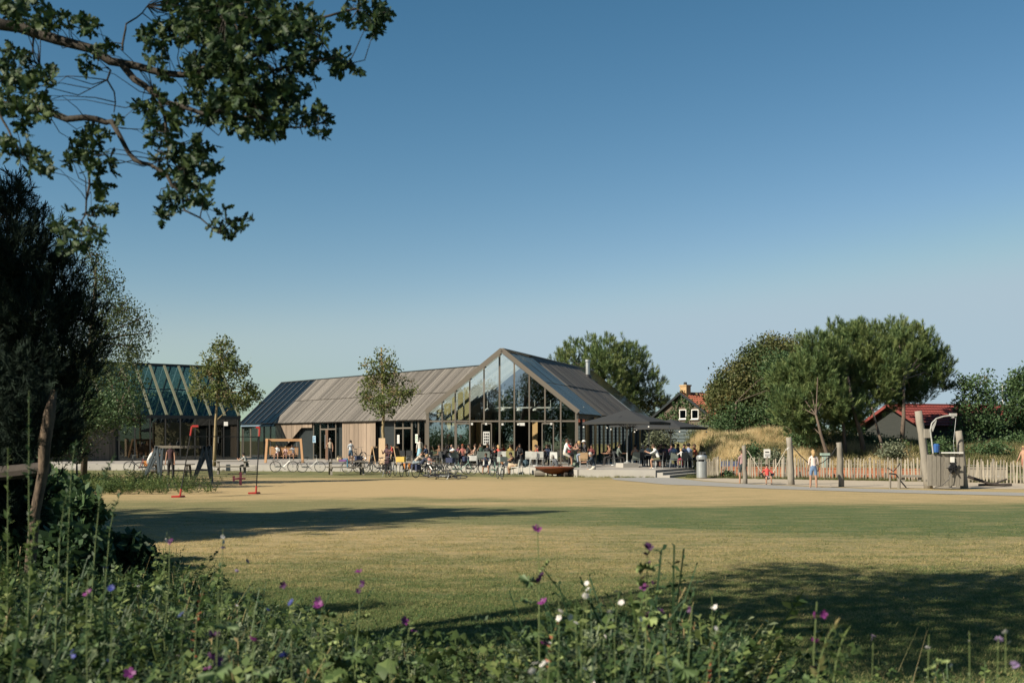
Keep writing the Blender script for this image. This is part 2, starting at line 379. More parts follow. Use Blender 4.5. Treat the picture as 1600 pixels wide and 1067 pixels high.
def build_people():
    tmp = []
    for p in PEOPLE:
        H = p['H']; k = H / 1.75; J = joints(p['pose'], H); p['J'] = J
        names = list(dict.fromkeys(n for b in SKEL for n in b)); idx = {n: i for i, n in enumerate(names)}
        me = bpy.data.meshes.new('body'); me.from_pydata([J[n] for n in names], [(idx[a], idx[b]) for a, b in SKEL], [])
        o = bpy.data.objects.new('body', me); COL.objects.link(o)
        o.modifiers.new('s', 'SKIN'); sv = me.skin_vertices[0].data if me.skin_vertices else None
        if sv is None:
            bm = bmesh.new(); bm.from_mesh(me); bm.verts.layers.skin.verify(); bm.to_mesh(me); bm.free(); sv = me.skin_vertices[0].data
        for n in names:
            r = RAD.get(n, RAD.get(n[:-1])); f = 1.0
            if p['legs'] == 'long' and n[:-1] in ('knee', 'ank', 'hip'): f = 1.15
            sv[idx[n]].radius = (r[0] * k * f, r[1] * k * f); sv[idx[n]].use_root = (n == 'pel')
        o.modifiers['s'].use_smooth_shade = True
        ss = o.modifiers.new('d', 'SUBSURF'); ss.levels = 1; ss.render_levels = 1
        tmp.append(o)
    dg = bpy.context.evaluated_depsgraph_get(); dg.update()
    for p, o in zip(PEOPLE, tmp):
        me = bpy.data.meshes.new_from_object(o.evaluated_get(dg)); J = p['J']; k = p['H'] / 1.75
        old = o.data; bpy.data.objects.remove(o); bpy.data.meshes.remove(old)
        V = [Vector(v.co) for v in me.vertices]; Fs = [tuple(f.vertices) for f in me.polygons]
        segs = [(a, b, np.array(J[a]), np.array(J[b])) for a, b in SKEL]
        C = np.array([np.mean([V[i] for i in f], axis=0) for f in Fs]) if Fs else np.zeros((0, 3))
        best = np.full(len(Fs), 1e9); bi = np.zeros(len(Fs), int); bt = np.zeros(len(Fs))
        for i, (a, b, A, B) in enumerate(segs):
            d = B - A; t = np.clip(((C - A) @ d) / max(d @ d, 1e-9), 0, 1); dist = np.linalg.norm(C - (A + t[:, None] * d), axis=1)
            ra = (RAD.get(a, RAD.get(a[:-1]))[0] + RAD.get(b, RAD.get(b[:-1]))[0]) / 2
            dist = dist / ra
            m_ = dist < best; best[m_] = dist[m_]; bi[m_] = i; bt[m_] = t[m_]
        mi = []
        for i in range(len(Fs)):
            a, b = segs[bi[i]][:2]; t = bt[i]
            if b.startswith('toe'): q = 3
            elif b in ('neck', 'h1', 'h2'): q = 0
            elif b.startswith('knee'): q = 2 if (p['legs'] != 'none') and (p['legs'] != 'shorts' or t < .72) else 0
            elif b.startswith('ank'): q = 2 if p['legs'] == 'long' else (3 if t > .93 else 0)
            elif b.startswith('hip') or (a == 'pel'): q = 2
            elif b.startswith('elb'): q = 1 if t < p['sleeve'] * 2 else 0
            elif b.startswith('wri'): q = 1 if p['sleeve'] > .9 and t < .9 else 0
            elif b.startswith('han'): q = 0
            elif b.startswith('sho'): q = 1 if p['sleeve'] > .05 or t < .6 else 0
            else: q = 1
            mi.append(q)
        mb = MB(); mb.v = [tuple(v) for v in V]; mb.f = Fs; mb.m = mi
        for n, sg in (('L', -1), ('R', 1)):      # fingers and thumb rooted in the palm
            h = J['han' + n]; d = J['hd' + n]; sx = d.cross(Vector((0, 1, 0.3))).normalized(); sz = sx.cross(d)
            for q, (off, L) in enumerate(((-.026, .065), (-.009, .078), (.009, .073), (.026, .055))):
                a = h + sx * off * k; m1 = a + (d * .6 + sz * .15) * L * k; e = m1 + (d * .4 + sz * .5) * L * .7 * k
                mb.tube([a - d * .02, m1, e], [.009 * k, .008 * k, .006 * k], 4)
            a = h - d * .03 * k; mb.tube([a, a + (sx * -sg * .7 + d * .7) * .045 * k, a + (sx * -sg * .6 + d * 1.3) * .07 * k], [.011 * k, .009 * k, .007 * k], 4)
        # nose, ears, eyes, mouth
        up = J['hup']; fw = Vector((1, 0, 0)).cross(up) * -1; fw = -fw if fw.y < 0 else fw; hc = (J['h1'] + J['h2']) / 2; s_ = k
        mb.tube([hc + fw * .082 * s_ + up * .02 * s_, hc + fw * .112 * s_ - up * .022 * s_, hc + fw * .085 * s_ - up * .03 * s_], [.008 * s_, .014 * s_, .008 * s_], 4)
        for sg in (-1, 1):
            e = hc + Vector((sg * .078 * s_, 0, 0)); mb.tube([e - up * .025 * s_, e + Vector((sg * .012, -.01, 0)), e + up * .028 * s_], [.008 * s_, .016 * s_, .01 * s_], 4)
            e = hc + Vector((sg * .032 * s_, 0, 0)) + fw * .088 * s_ + up * .012 * s_; mb.box(e, (.022 * s_, .012 * s_, .010 * s_), mi=4)
        mb.box(hc + fw * .088 * s_ - up * .056 * s_, (.045 * s_, .012 * s_, .009 * s_), mi=5)
        root = thing('person', p['label'], 'person', p['loc'], p['face'], p['group'])
        sk = SKINS[p['skin']]
        mats = [cmat(sk, 'skin'), cmat(p['top']), cmat(p['bot']), cmat(p['shoe'], 'shoe'), cmat((.03, .02, .02), 'eye'), cmat((.35, .13, .11), 'lip')]
        mb.build('body', mats, root, smooth=True)
        bpy.data.meshes.remove(me)
        # hair
        if p['hair'] != 'none' or p['hat']:
            hb = MB(); nseg = 10; c = hc + up * .012 * s_ - fw * .012 * s_; X = Vector((1, 0, 0)); rows = []
            for i in range(7):
                th = math.pi * (.02 + .62 * i / 6)
                row = []
                for j in range(nseg):
                    ph = 2 * math.pi * j / nseg; front = math.cos(ph)
                    t2 = th * (1 - .42 * max(0, front)) if i else th
                    rr = 1.06 + .05 * math.sin(j * 5 + i * 3)
                    row.append(c + (X * math.sin(ph) * .088 * math.sin(t2) + fw * front * .105 * math.sin(t2) + up * .122 * math.cos(t2)) * rr * s_)
                rows.append(row)
            k0 = 0; vs = [v for r_ in rows for v in r_]
            fs = [(i * nseg + j, (i + 1) * nseg + j, (i + 1) * nseg + (j + 1) % nseg, i * nseg + (j + 1) % nseg) for i in range(6) for j in range(nseg)] + [tuple(range(nseg))]
            hb.add(vs, fs)
            if p['long']:
                b0 = c - fw * .075 * s_; hb.tube([b0 + up * .02 * s_, b0 - up * .10 * s_ - fw * .015, b0 - up * .24 * s_ - fw * .02], [.075 * s_, .085 * s_, .04 * s_], 7)
            if p['hair'] != 'none': hb.build('hair', cmat(HAIRS[p['hair']], 'hair'), root, smooth=True)
            if p['hat']:
                q = MB(); cc = hc + up * .05 * s_
                q.lathe([(.0, .10), (.07, .095), (.10, .06), (.108, .015), (.17, .0), (.17, -.012), (.10, -.006)], 12, (0, 0, 0))
                Mq = up.to_track_quat('Z', 'Y').to_matrix(); q.v = [tuple(cc + Mq @ (Vector(v) * s_)) for v in q.v]
                q.build('hat', cmat(p['hat'], 'hat'), root, smooth=True)
        if p['skirt']:
            q = MB(); pel = J['pel']; kn = (J['kneeL'] + J['kneeR']) / 2; q.tube([pel + Vector((0, 0, .10 * k)), pel, pel.lerp(kn, .5), pel.lerp(kn, .92)], [.13 * k, .155 * k, .19 * k, .225 * k], 12)
            q.build('skirt', cmat(p['bot']), root, smooth=True)
# ------------------------------------------------------------------ terrain
rng = np.random.default_rng(7)
def sst(a, b, x): t = np.clip((x - a) / (b - a), 0, 1); return t * t * (3 - 2 * t)
def wob(x, y, k=1.0): return np.sin(x * .9 * k + 1.3 * np.sin(y * .55 * k)) * .5 + np.sin(y * 1.15 * k + 2 + .8 * np.sin(x * .7 * k)) * .5
def HT(x, y):
    x = np.asarray(x, float); y = np.asarray(y, float)
    h = .45 * (1 - sst(4.5, 11, y)) * (1 - sst(30, 60, np.abs(x)))
    mx = sst(11.3, 13.6, x); crest = 1.95 - .75 * sst(19.5, 27, x)
    d = mx * crest * sst(61.5 - .25 * np.clip(x - 14, 0, 20), 75 - .25 * np.clip(x - 14, 0, 20), y) * (1 - .75 * sst(88, 106, y))
    d = d * (1 + .16 * wob(x * .8, y * .8)) + .14 * mx * sst(62, 68, y) * wob(x * 2.2, y * 2.2)
    left = .5 * sst(-12, -20, x) * 0
    return h + d + left
def axis_pts(a, b, step, far):
    core = list(np.arange(a, b + 1e-6, step)); v = core[-1]; st = step; out = core[:]
    while v < far: st *= 1.35; v += st; out.append(v)
    v = core[0]; st = step
    while v > -far: st *= 1.35; v -= st; out.insert(0, v)
    return np.array(out)
gx = axis_pts(-34, 50, .7, 1500); gy = axis_pts(-2, 100, .7, 1500)
X_, Y_ = np.meshgrid(gx, gy); Z_ = HT(X_, Y_)
nx, ny = len(gx), len(gy)
idx = (np.arange(ny - 1)[:, None] * nx + np.arange(nx - 1)[None]).ravel()
lawn_mat = lawnmat('lawn_soil_and_grass', (.068, .096, .036), (.35, .262, .137), False)
blade_mat = lawnmat('lawn_blades', (.10, .155, .055), (.52, .405, .20), True)
g = struct(link('ground', np_mesh('ground', np.stack([X_, Y_, Z_], -1).reshape(-1, 3), 4, np.stack([idx, idx + 1, idx + nx + 1, idx + nx], 1), lawn_mat, smooth=True)))

def sheet(name, pts, z, m, sub=None):
    """flat sheet laid just above the ground, following it"""
    mb = MB(); mb.add([(p[0], p[1], z) for p in pts], [tuple(range(len(pts)))]); return struct(mb.build(name, m))
SAND = mat('pale_sand', (0.374, 0.323, 0.246), (.32, .27, .21), .95, 1.2, bump=.6, bscale=14, coords='Object')
PATHM = mat('grey_gravel_path', (0.240, 0.232, 0.216), (.24, .232, .215), .9, 3, bump=.4, bscale=40)
PLAY = [U(1082, GD(749)), U(1100, 59.8), U(1600, 52.2), U(1900, 49), U(1900, GD(767.5)), U(1600, GD(764)), U(1450, GD(763)), U(1320, GD(761)), U(1200, GD(757)), U(1120, GD(752.5))]
sheet('sand', PLAY, .008, SAND)
up_ = [(955, 747), (1010, 745.8), (1052, 746.6), (1100, 752.2), (1150, 755.4), (1250, 760), (1350, 763.5), (1500, 767.5), (1650, 771), (1900, 776)]
lo_ = [(1900, 783), (1650, 776), (1500, 772.5), (1350, 768.5), (1200, 763.5), (1100, 759), (1040, 757), (1000, 753), (960, 749.5)]
sheet('path', [U(a, GD(b)) for a, b in up_ + lo_], .012, PATHM)

# ------------------------------------------------------------------ deck with steps
DK = .4
front = [U(-40, 77), U(150, 75.5), U(600, 71.5), U(770, 68.5), U(835, 66), U(885, 63), U(905, 61.2), U(1025, 60.3)]
side = Vector((.42, .9, 0)).normalized(); sn = Vector((.9, -.42, 0)).normalized()
c0 = front[-1]
poly = [(p.x, p.y) for p in front] + [((c0 + side * 7).x, (c0 + side * 7).y), (11.3, 96), (-48, 112)]
DECKM = mat('concrete_terrace', (0.288, 0.268, 0.240), (.28, .26, .235), .85, 2.0, bump=.2, bscale=12)
deck = MB(); deck.prism(poly, -.1, DK); deck = struct(deck.build('pavement_terrace', DECKM))
deck.name = 'terrace'
for i in range(len(front) - 1):       # pale precast edge blocks along the front, the joint between blocks left open
    a, b = front[i], front[i + 1]; L = (b - a).length; n = max(1, round(L / 3.0)); d = (b - a) / n
    for j in range(n):
        m = MB(); p0 = a + d * j + d.normalized() * .012; p1 = a + d * (j + 1) - d.normalized() * .012
        off = Vector((d.y, -d.x, 0)).normalized() * .05
        m.beam(p0 + off + Vector((0, 0, DK / 2 - .03)), p1 + off + Vector((0, 0, DK / 2 - .03)), .12, DK + .07)
        m.build('edge_block', CONC, deck)
for k, (z, off) in enumerate(((.267, .38), (.133, .76))):
    m = MB(); a = c0 + sn * (off - .38) ; b = a + side * (6.6)
    q = [a - side * .02, a + sn * .38 - side * .02, b + sn * .38, b]
    m.prism([(v.x, v.y) for v in reversed(q)][::-1], -.05 - k * .01, z); m.build('step', CONC, deck)
m = MB(); a = U(190, 76.2); 
for k in range(3):                    # the steps at the far left
    m.box((a.x - 1.1 - k * .45, a.y - .5 - k * .02, .07 + (2 - k) * .065), (2.2, 1.1 + .1 * k, .13 + (2 - k) * .13))
m.build('step', CONC, deck)

# ------------------------------------------------------------------ roof helpers
def roof_boards(parent, name, r0, e0, d, s0, s1, width, u0, u1, m_, th=.05, gap=.02, lift=0.0, side_=1):
    """boards from ridge to eave; every board is an object and they share one mesh"""
    n = max(1, round((s1 - s0) / width)); wdt = (s1 - s0) / n
    P = lambda s, u: Vector(r0) + Vector(d) * s + (Vector(e0) - Vector(r0)) * u
    nrm = Vector(d).cross(Vector(e0) - Vector(r0)).normalized(); nrm = nrm if nrm.z > 0 else -nrm
    mb = MB(); q = [P(0, u0), P(wdt - gap, u0), P(wdt - gap, u1), P(0, u1)]; q = [v + nrm * lift for v in q]
    if (q[1] - q[0]).cross(q[2] - q[0]).z < 0: q.reverse()
    mb.slab(q, th); me = mb.mesh(name, m_)
    r = random.Random(len(name) + int(s0 * 10) + int(u0 * 10))
    for i in range(n): link(name, me, parent, Vector(d) * (s0 + i * wdt) + nrm * r.uniform(-.008, .012))
def sheet_roof(parent, name, r0, e0, d, s0, s1, u0, u1, m_, th=.04, lift=0.0):
    roof_boards(parent, name, r0, e0, d, s0, s1, s1 - s0, u0, u1, m_, th, 0, lift)

CLEAR = glassmat('clear_roof_glass', (.97, .99, .99), .0, fk=.25)
# ------------------------------------------------------------------ the glazed gable hall
A = Vector((-5.46, 73.7, DK)); B = Vector((4.14, 73.0, DK)); gd = Vector((.312, .95, 0)).normalized()
ZE, ZR, LG = 3.82, 7.74, 24.0
hall = thing('cafe_hall', 'timber and glass cafe hall with a tall glazed gable facing the lawn', 'building')
FU = lambda t, z, off=0.0: Vector((A.x + (B.x - A.x) * t, A.y + (B.y - A.y) * t - off, z))
rake = lambda t: ZE + (1 - abs(2 * t - 1)) * (ZR - ZE)
ap = FU(.5, ZR); eL = FU(0, ZE); eR = FU(1, ZE)
rf = MB()
for e in (eL, eR):                                          # barge boards and eave beams
    rf.beam(ap + Vector((0, -.35, .02)), e + Vector((0, -.35, .02)) + (e - ap).normalized() * .12, .09, .30)
rf.beam(ap + Vector((0, -.30, .10)), ap + gd * LG + Vector((0, 0, .10)), .25, .06)
roof = rf.build('roof', FRAME, hall)
nose = Vector((0, -.33, 0))
for e, sgn in ((eR, 1), (eL, -1)):
    r0, e0 = ap + nose * .9, e + nose * .9 + (e - ap).normalized() * .25
    for (u0, u1, lf) in ((.0, .497, .045), (.503, 1.0, .02)):
        roof_boards(roof, 'roof_board', r0, e0, gd, 6.3, 18.5, .29, u0, u1, WOODG, lift=lf + .03)
        roof_boards(roof, 'roof_pane', r0, e0, gd, 0, 6.15, 1.02, u0, u1, ROOFG if sgn > 0 else CLEAR, th=.02, gap=.05, lift=lf)
        roof_boards(roof, 'roof_pane', r0, e0, gd, 18.6, LG, 1.08, u0, u1, ROOFG, th=.02, gap=.05, lift=lf)
    sheet_roof(roof, 'ceiling_lining', r0 + Vector((0, 0, -.12)), e0 + Vector((0, 0, -.12)), gd, 6.2, 18.6, 0, .985, TIMBL, .05)
    for k in range(12):                                     # rafters under the front roof glass
        s = .12 + k * .55; m = MB(); m.beam(ap + gd * s + Vector((0, 0, -.14)), e + gd * s + Vector((0, 0, -.14)), .05, .13); m.build('rafter', TIMBL, roof)
for s in (6.2, 18.55):
    m = MB(); m.beam(ap + gd * s + Vector((0, 0, .11)), eR + gd * s + Vector((0, 0, .11)) + (eR - ap).normalized() * .2, .09, .05); m.build('roof_flashing', ZINC, roof)
# front: mullions, transom, panes
ts = [0, .098, .187, .285, .381, .485, .584, .684, .789, .894, 1.0]
ft = MB(); ft.beam(FU(0, 3.2), FU(1, 3.2), .10, .10); ft.beam(FU(0, DK + .04), FU(1, DK + .04), .10, .08)
facade = ft.build('glazed_facade', FRAME, hall)
for i, tt in enumerate(ts):
    m = MB(); wd = .20 if i in (0, 10) else (.12 if i == 5 else .09)
    m.beam(FU(tt, DK), FU(tt, rake(tt) - .02), wd, .16, up=(0, 1, 0)); m.build('mullion', FRAME, facade)
OPEN = {3, 6, 7}
for i in range(10):
    a, b = ts[i] + .006, ts[i + 1] - .006
    ups = [FU(a, 3.25), FU(b, 3.25), FU(b, rake(b) - .12)] + ([FU(.5, ZR - .12)] if a < .5 < b else []) + [FU(a, rake(a) - .12)]
    m = MB(); m.slab(ups, .02); m.build('pane', GLASS, facade)
    if i not in OPEN:
        m = MB(); m.slab([FU(a, DK + .08), FU(b, DK + .08), FU(b, 3.15), FU(a, 3.15)], .02); m.build('pane', GLASS, facade)
def doorleaf(t0, t1, zt, parent, offy=.12, name='door'):
    f = MB(); 
    for tt in (t0, t1): f.beam(FU(tt, DK + .02, offy), FU(tt, zt, offy), .07, .05, up=(0, 1, 0))
    f.beam(FU(t0, zt, offy), FU(t1, zt, offy), .05, .09); f.beam(FU(t0, DK + .08, offy), FU(t1, DK + .08, offy), .05, .14)
    d = f.build(name, FRAME, parent)
    m = MB(); m.slab([FU(t0 + .005, DK + .15, offy), FU(t1 - .005, DK + .15, offy), FU(t1 - .005, zt - .04, offy), FU(t0 + .005, zt - .04, offy)], .015); m.build('door_pane', GLASS, d)
    m = MB(); h0 = FU(t1 - .012, 1.1, offy + .06); m.beam(h0, h0 + Vector((0, 0, .6)), .03, .03); m.build('handle', METAL, d)
    return d
doorleaf(.365, .43, 3.05, hall); doorleaf(.77, .845, 3.05, hall, .14); doorleaf(.195, .285, 3.05, hall, .10)
# posters and lamps on the facade
def poster(parent, quad_c, w_, h_, label, base, fig, n=(0, -1, 0), seed=1, name='poster'):
    c = Vector(quad_c); nn = Vector(n).normalized(); sx = Vector((-nn.y, nn.x, 0))
    M = Matrix((sx, -nn, Vector((0, 0, 1)))).transposed()
    m = MB(); m.box(c, (w_, .02, h_), M=M); o = m.build(name, base, parent)
    r = random.Random(seed); q = MB()
    for i in range(3):
        for j in range(4):
            q.box(c + sx * (i - 1) * w_ * .28 + Vector((0, 0, (j - 1.5) * h_ * .21)) + nn * .014, (w_ * r.uniform(.14, .24), .006, h_ * r.uniform(.10, .17)), M=M)
    q.build('print', fig, o); o['label'] = label; return o
poster(hall, FU(.397, 2.1, .2), .42, .85, 'white sheet with blocks of dark print', WHITE, BLACK, seed=3)
for tt, z in ((.30, 3.02), (.395 + .0, 3.02), (.61, 3.0), (.83, 3.02), (.505, 3.0)):
    m = MB(); m.box(FU(tt, z, .14), (.13, .10, .13)); m.build('wall_lamp', WHITE, hall)
m = MB(); m.box(FU(.635, 3.0, .12), (.36, .05, .18)); m.build('sign_plate', WHITE, hall)
# rear gable, side walls
sd = MB(); sd.beam(B + Vector((0, 0, 3.30)), B + gd * LG + Vector((0, 0, 3.30)), .16, .22); sd.beam(B + Vector((0, 0, .05)), B + gd * LG + Vector((0, 0, .05)), .12, .1)
sw = sd.build('side_glazing', DARKF, hall)
for k in range(1, 20):
    s = k * 1.24; p = B + gd * s
    m = MB(); m.beam(p, p + Vector((0, 0, 3.2)), .12, .16, up=(0, 1, 0)); m.build('mullion', DARKF if k % 2 else TIMB, sw)
    m = MB(); q0 = B + gd * (s - 1.16); q1 = B + gd * (s - .08); m.slab([q0, q1, q1 + Vector((0, 0, 3.19)), q0 + Vector((0, 0, 3.19))], .02); m.build('pane', GLASS, sw)
for s in (1.2, 3.6, 6.0, 8.4, 10.8, 13.2, 15.6):            # inner timber columns
    for e in (1, -1):
        p = (B if e > 0 else A) + gd * s + Vector((-.55 * e, 0, 0)); m = MB(); m.beam(p, p + Vector((0, 0, 3.1)), .16, .34, up=(0, 1, 0)); m.build('column', TIMB, hall)
m = MB(); m.beam(B + gd * 4.1 + Vector((.2, 0, 0)), B + gd * 4.1 + Vector((.2, 0, 3.1)), .16, .42, up=(0, 1, 0)); m.build('column', TIMB, hall)
m = MB(); m.slab([A + gd * .2, A + gd * LG, A + gd * LG + Vector((0, 0, ZE - DK - .1)), A + gd * .2 + Vector((0, 0, ZE - DK - .1))], .15); m.build('side_wall', mat('warm_plaster_board', (.50, .43, .24), (.42, .36, .2), .8, 2, (6, 6, .4)), hall)
for k in range(9):                                          # studs of the left wall
    p = A + gd * (.6 + k * 1.15) + Vector((.14, 0, 0)); m = MB(); m.beam(p, p + Vector((0, 0, 3.2)), .10, .2, up=(0, 1, 0)); m.build('stud', mat('brown_stud', (.16, .10, .055), (.12, .07, .04), .7), hall)
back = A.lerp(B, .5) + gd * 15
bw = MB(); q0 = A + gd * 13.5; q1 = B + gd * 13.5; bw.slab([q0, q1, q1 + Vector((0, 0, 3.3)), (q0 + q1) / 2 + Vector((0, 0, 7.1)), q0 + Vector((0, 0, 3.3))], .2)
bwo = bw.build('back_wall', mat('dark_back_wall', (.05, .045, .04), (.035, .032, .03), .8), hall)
for k in range(5):
    m = MB(); c = A.lerp(B, .56) + gd * 13.2; m.box((c.x + .4, c.y, 1.35 + k * .38), (3.4, .35, .05)); m.build('shelf', TIMB, bwo)
m = MB(); c = A.lerp(B, .6) + gd * 9.5; m.box((c.x, c.y, DK + .55), (4.2, .8, 1.1)); m.box((c.x, c.y - .02, DK + 1.13), (4.4, .95, .06)); m.build('bar_counter', mat('dark_counter', (.06, .045, .035), None, .5), hall)
m = MB(); c = A.lerp(B, .57) + gd * 5; m.beam((c.x, c.y, DK), (c.x, c.y, 3.3), .35, .3, up=(0, 1, 0)); m.build('column', TIMB, hall)
m = MB(); m.beam(FU(.35, 4.15) + gd * 3, FU(.97, 4.15) + gd * 3, .10, .10); m.build('light_track', WHITE, hall)
for k in range(6):
    m = MB(); p = FU(.30 + k * .11, 4.15) + gd * 3; m.lathe([(.02, 1.2 if k < 3 else .5), (.02, 0), (.16, -.12), (.18, -.2), (.0, -.2)], 10, p); m.build('pendant_lamp', WHITE, hall)
m = MB(); rg = thing('metal_flue', 'short shiny metal flue pipe on the right slope of the cafe roof', 'flue')
fp = ap.lerp(eR, .22) + gd * 18.0
m.lathe([(.17, -.35), (.17, 1.0), (.22, 1.0), (.22, 1.18), (.15, 1.18), (.0, 1.2)], 14, fp + Vector((0, 0, .3))); m.build('pipe', METAL, rg)
m = MB(); m.lathe([(.30, -.1), (.24, .12), (.17, .2)], 14, fp + Vector((0, 0, .1))); m.box(fp + Vector((.55, .4, -.35)), (.5, .4, .2)); m.build('collar', BLACK, rg)

# ------------------------------------------------------------------ the long left wing
wd_ = Vector((-.62, .785, 0)).normalized(); wn = Vector((.785, .62, 0)).normalized()
WE = Vector((-6.1, 80, 3.6)); WR = WE + wn * 4.0 + Vector((0, 0, 3.65))
wing = thing('timber_wing', 'long low timber clad wing with a board roof running back left of the glazed gable', 'building')
def s_of(px, base=WE):
    r = (px - 800) / F; return (base.x - r * base.y) / (r * wd_.y - wd_.x)
WP = lambda s, z, off=0.0: Vector((WE.x, WE.y, z)) + wd_ * s - wn * off
SB, SEND, SST = s_of(430), 29.7, -3.6
m = MB(); m.beam(WR + wd_ * SST + Vector((0, 0, .06)), WR + wd_ * SEND + Vector((0, 0, .06)), .22, .08); m.beam(WE + wd_ * SST + Vector((0, 0, -.06)), WE + wd_ * SEND + Vector((0, 0, -.06)), .12, .16)
m.beam(WR + wd_ * SEND, WE + wd_ * SEND, .10, .2); wroof = m.build('roof', DARKF, wing)
e0 = WE - wn * .25 + Vector((0, 0, -.2))
for (u0, u1, lf) in ((0, .497, .07), (.503, 1, .04)):
    roof_boards(wroof, 'roof_board', WR, e0, wd_, SST, SB - .1, .31, u0, u1, WOODG, lift=lf)
    roof_boards(wroof, 'roof_pane', WR, e0, wd_, SB, SEND, 1.05, u0, u1, ROOFG, th=.02, gap=.06, lift=lf)
sheet_roof(wroof, 'roof_deck', WR + Vector((0, 0, -.05)), e0 + Vector((0, 0, -.05)), wd_, SST, SB, 0, .99, DARKF, .05)
sheet_roof(wroof, 'roof_blind', WR + Vector((0, 0, -.25)), e0 + Vector((0, 0, -.25)), wd_, SB, SEND, .0, .99, mat('blue_grey_blind', (.12, .17, .22), (.09, .14, .19), .7), .03)
bk = WR + wn * 4.0 + Vector((0, 0, -3.65))
sheet_roof(wroof, 'rear_slope', WR, bk, wd_, SST, SEND, 0, 1, WOODG, .06)
for k in range(7):
    m = MB(); s = SB + k * 1.1; m.beam(WR + wd_ * s + Vector((0, 0, .09)), e0 + wd_ * s + Vector((0, 0, .09)), .05, .07); m.build('roof_seam', ZINC, wroof)
# wall
m = MB(); a, b = WP(SST, DK, -.35), WP(SEND, DK, -.35); m.slab([b, a, a + Vector((0, 0, 3.1)), b + Vector((0, 0, 3.1))], .1); wwall = m.build('wall', DARKF, wing)
def wing_planks(p0, p1, bottom=None):
    s = s_of(p1); se = s_of(p0); r = random.Random(int(p0))
    while s < se - .05:
        w_ = min(r.choice((.26, .34, .42, .5)), se - s); zb = DK
        if bottom: zb = bottom(s + w_ / 2)
        if zb < 3.4:
            m = MB(); off = r.uniform(.0, .025)
            z0, z1 = (bottom(s), bottom(s + w_ - .02)) if bottom else (DK, DK)
            q = [WP(s + w_ - .02, z1, off), WP(s, z0, off), WP(s, 3.42, off), WP(s + w_ - .02, 3.42, off)]
            m.slab(q, .05); m.build('plank', WALLW, wwall)
        s += w_
def diag(s):
    p = WP(s, 0); px = 800 + F * p.x / p.y
    y = 668 if px > 471 else 705 - (px - 440) * 37 / 31
    return max(DK, ZY(y, p.y)) if px > 436 else DK
wing_planks(431, 487.5, diag); wing_planks(535, 587)
def wframe(p0, p1, ztop, zbot=DK, off=-.1, panes=True, name='window', trans=None, mid=None):
    s0, s1 = s_of(p1), s_of(p0); f = MB()
    for s in [s0, s1] + ([(s0 + s1) / 2] if mid else []): f.beam(WP(s, zbot, off), WP(s, ztop, off), .08, .08, up=(0, 1, 0))
    f.beam(WP(s0, ztop, off), WP(s1, ztop, off), .08, .09); f.beam(WP(s0, zbot + .04, off), WP(s1, zbot + .04, off), .08, .08)
    if trans: f.beam(WP(s0, trans, off), WP(s1, trans, off), .08, .10)
    o = f.build(name, FRAME, wing)
    zs = [zbot, trans, ztop] if trans else [zbot, ztop]; ss = [s0, (s0 + s1) / 2, s1] if mid else [s0, s1]
    for i in range(len(zs) - 1):
        for j in range(len(ss) - 1):
            m = MB(); m.slab([WP(ss[j + 1] - .04, zs[i] + .06, off), WP(ss[j] + .04, zs[i] + .06, off), WP(ss[j] + .04, zs[i + 1] - .05, off), WP(ss[j + 1] - .04, zs[i + 1] - .05, off)], .02); m.build('pane', GLASSD, o)
    return o
wframe(499, 523, 3.38, trans=2.85, mid=True, name='entrance'); wframe(615, 641, 3.38, trans=2.85, mid=True, name='entrance')
m = MB(); s0, s1 = s_of(512), s_of(508); m.slab([WP(s1, DK, -.02), WP(s0, DK, -.02), WP(s0, 2.8, -.02), WP(s1, 2.8, -.02)], .05); m.build('door', mat('brown_door', (.12, .07, .045), None, .6), wing)
m = MB(); p = WP(s_of(509), 1.3, .06); m.beam(p, p + Vector((0, 0, 1.1)), .04, .04); m.build('handle', METAL, wing)
for p0, p1 in ((378, 390), (390, 402), (402, 411), (411, 421), (421, 430), (488, 499), (642, 652), (652, 663)): wframe(p0 + .3, p1 - .3, 3.38)
wnn = -wn
poster(wing, WP(s_of(491), ZY(686, 87), .0), .5, .55, 'blue square sign with a white border', mat('pale_blue_print', (.35, .48, .58), None, .6), mat('deep_blue_print', (.03, .10, .2), None, .6), n=wnn, seed=5)
poster(wing, WP(s_of(622.5), ZY(686, 82), .0), .3, .62, 'narrow white paper notice on the glass door', WHITE, mat('grey_print', (.4, .4, .4), None, .6), n=wnn, seed=6)
poster(wing, WP(s_of(651), ZY(685, 81), .0), .33, .62, 'green poster with a white border', WHITE, mat('green_print', (.03, .22, .11), None, .6), n=wnn, seed=7)
# end gable of the wing, in shade
m = MB(); a, b, c = WP(SEND, DK), WP(SEND, DK, -8.0), WR + wd_ * SEND; m.slab([a, b, b + Vector((0, 0, 3.2)), c + Vector((0, 0, -.1)), a + Vector((0, 0, 3.2))], .1); m.build('end_wall', DARKF, wing)

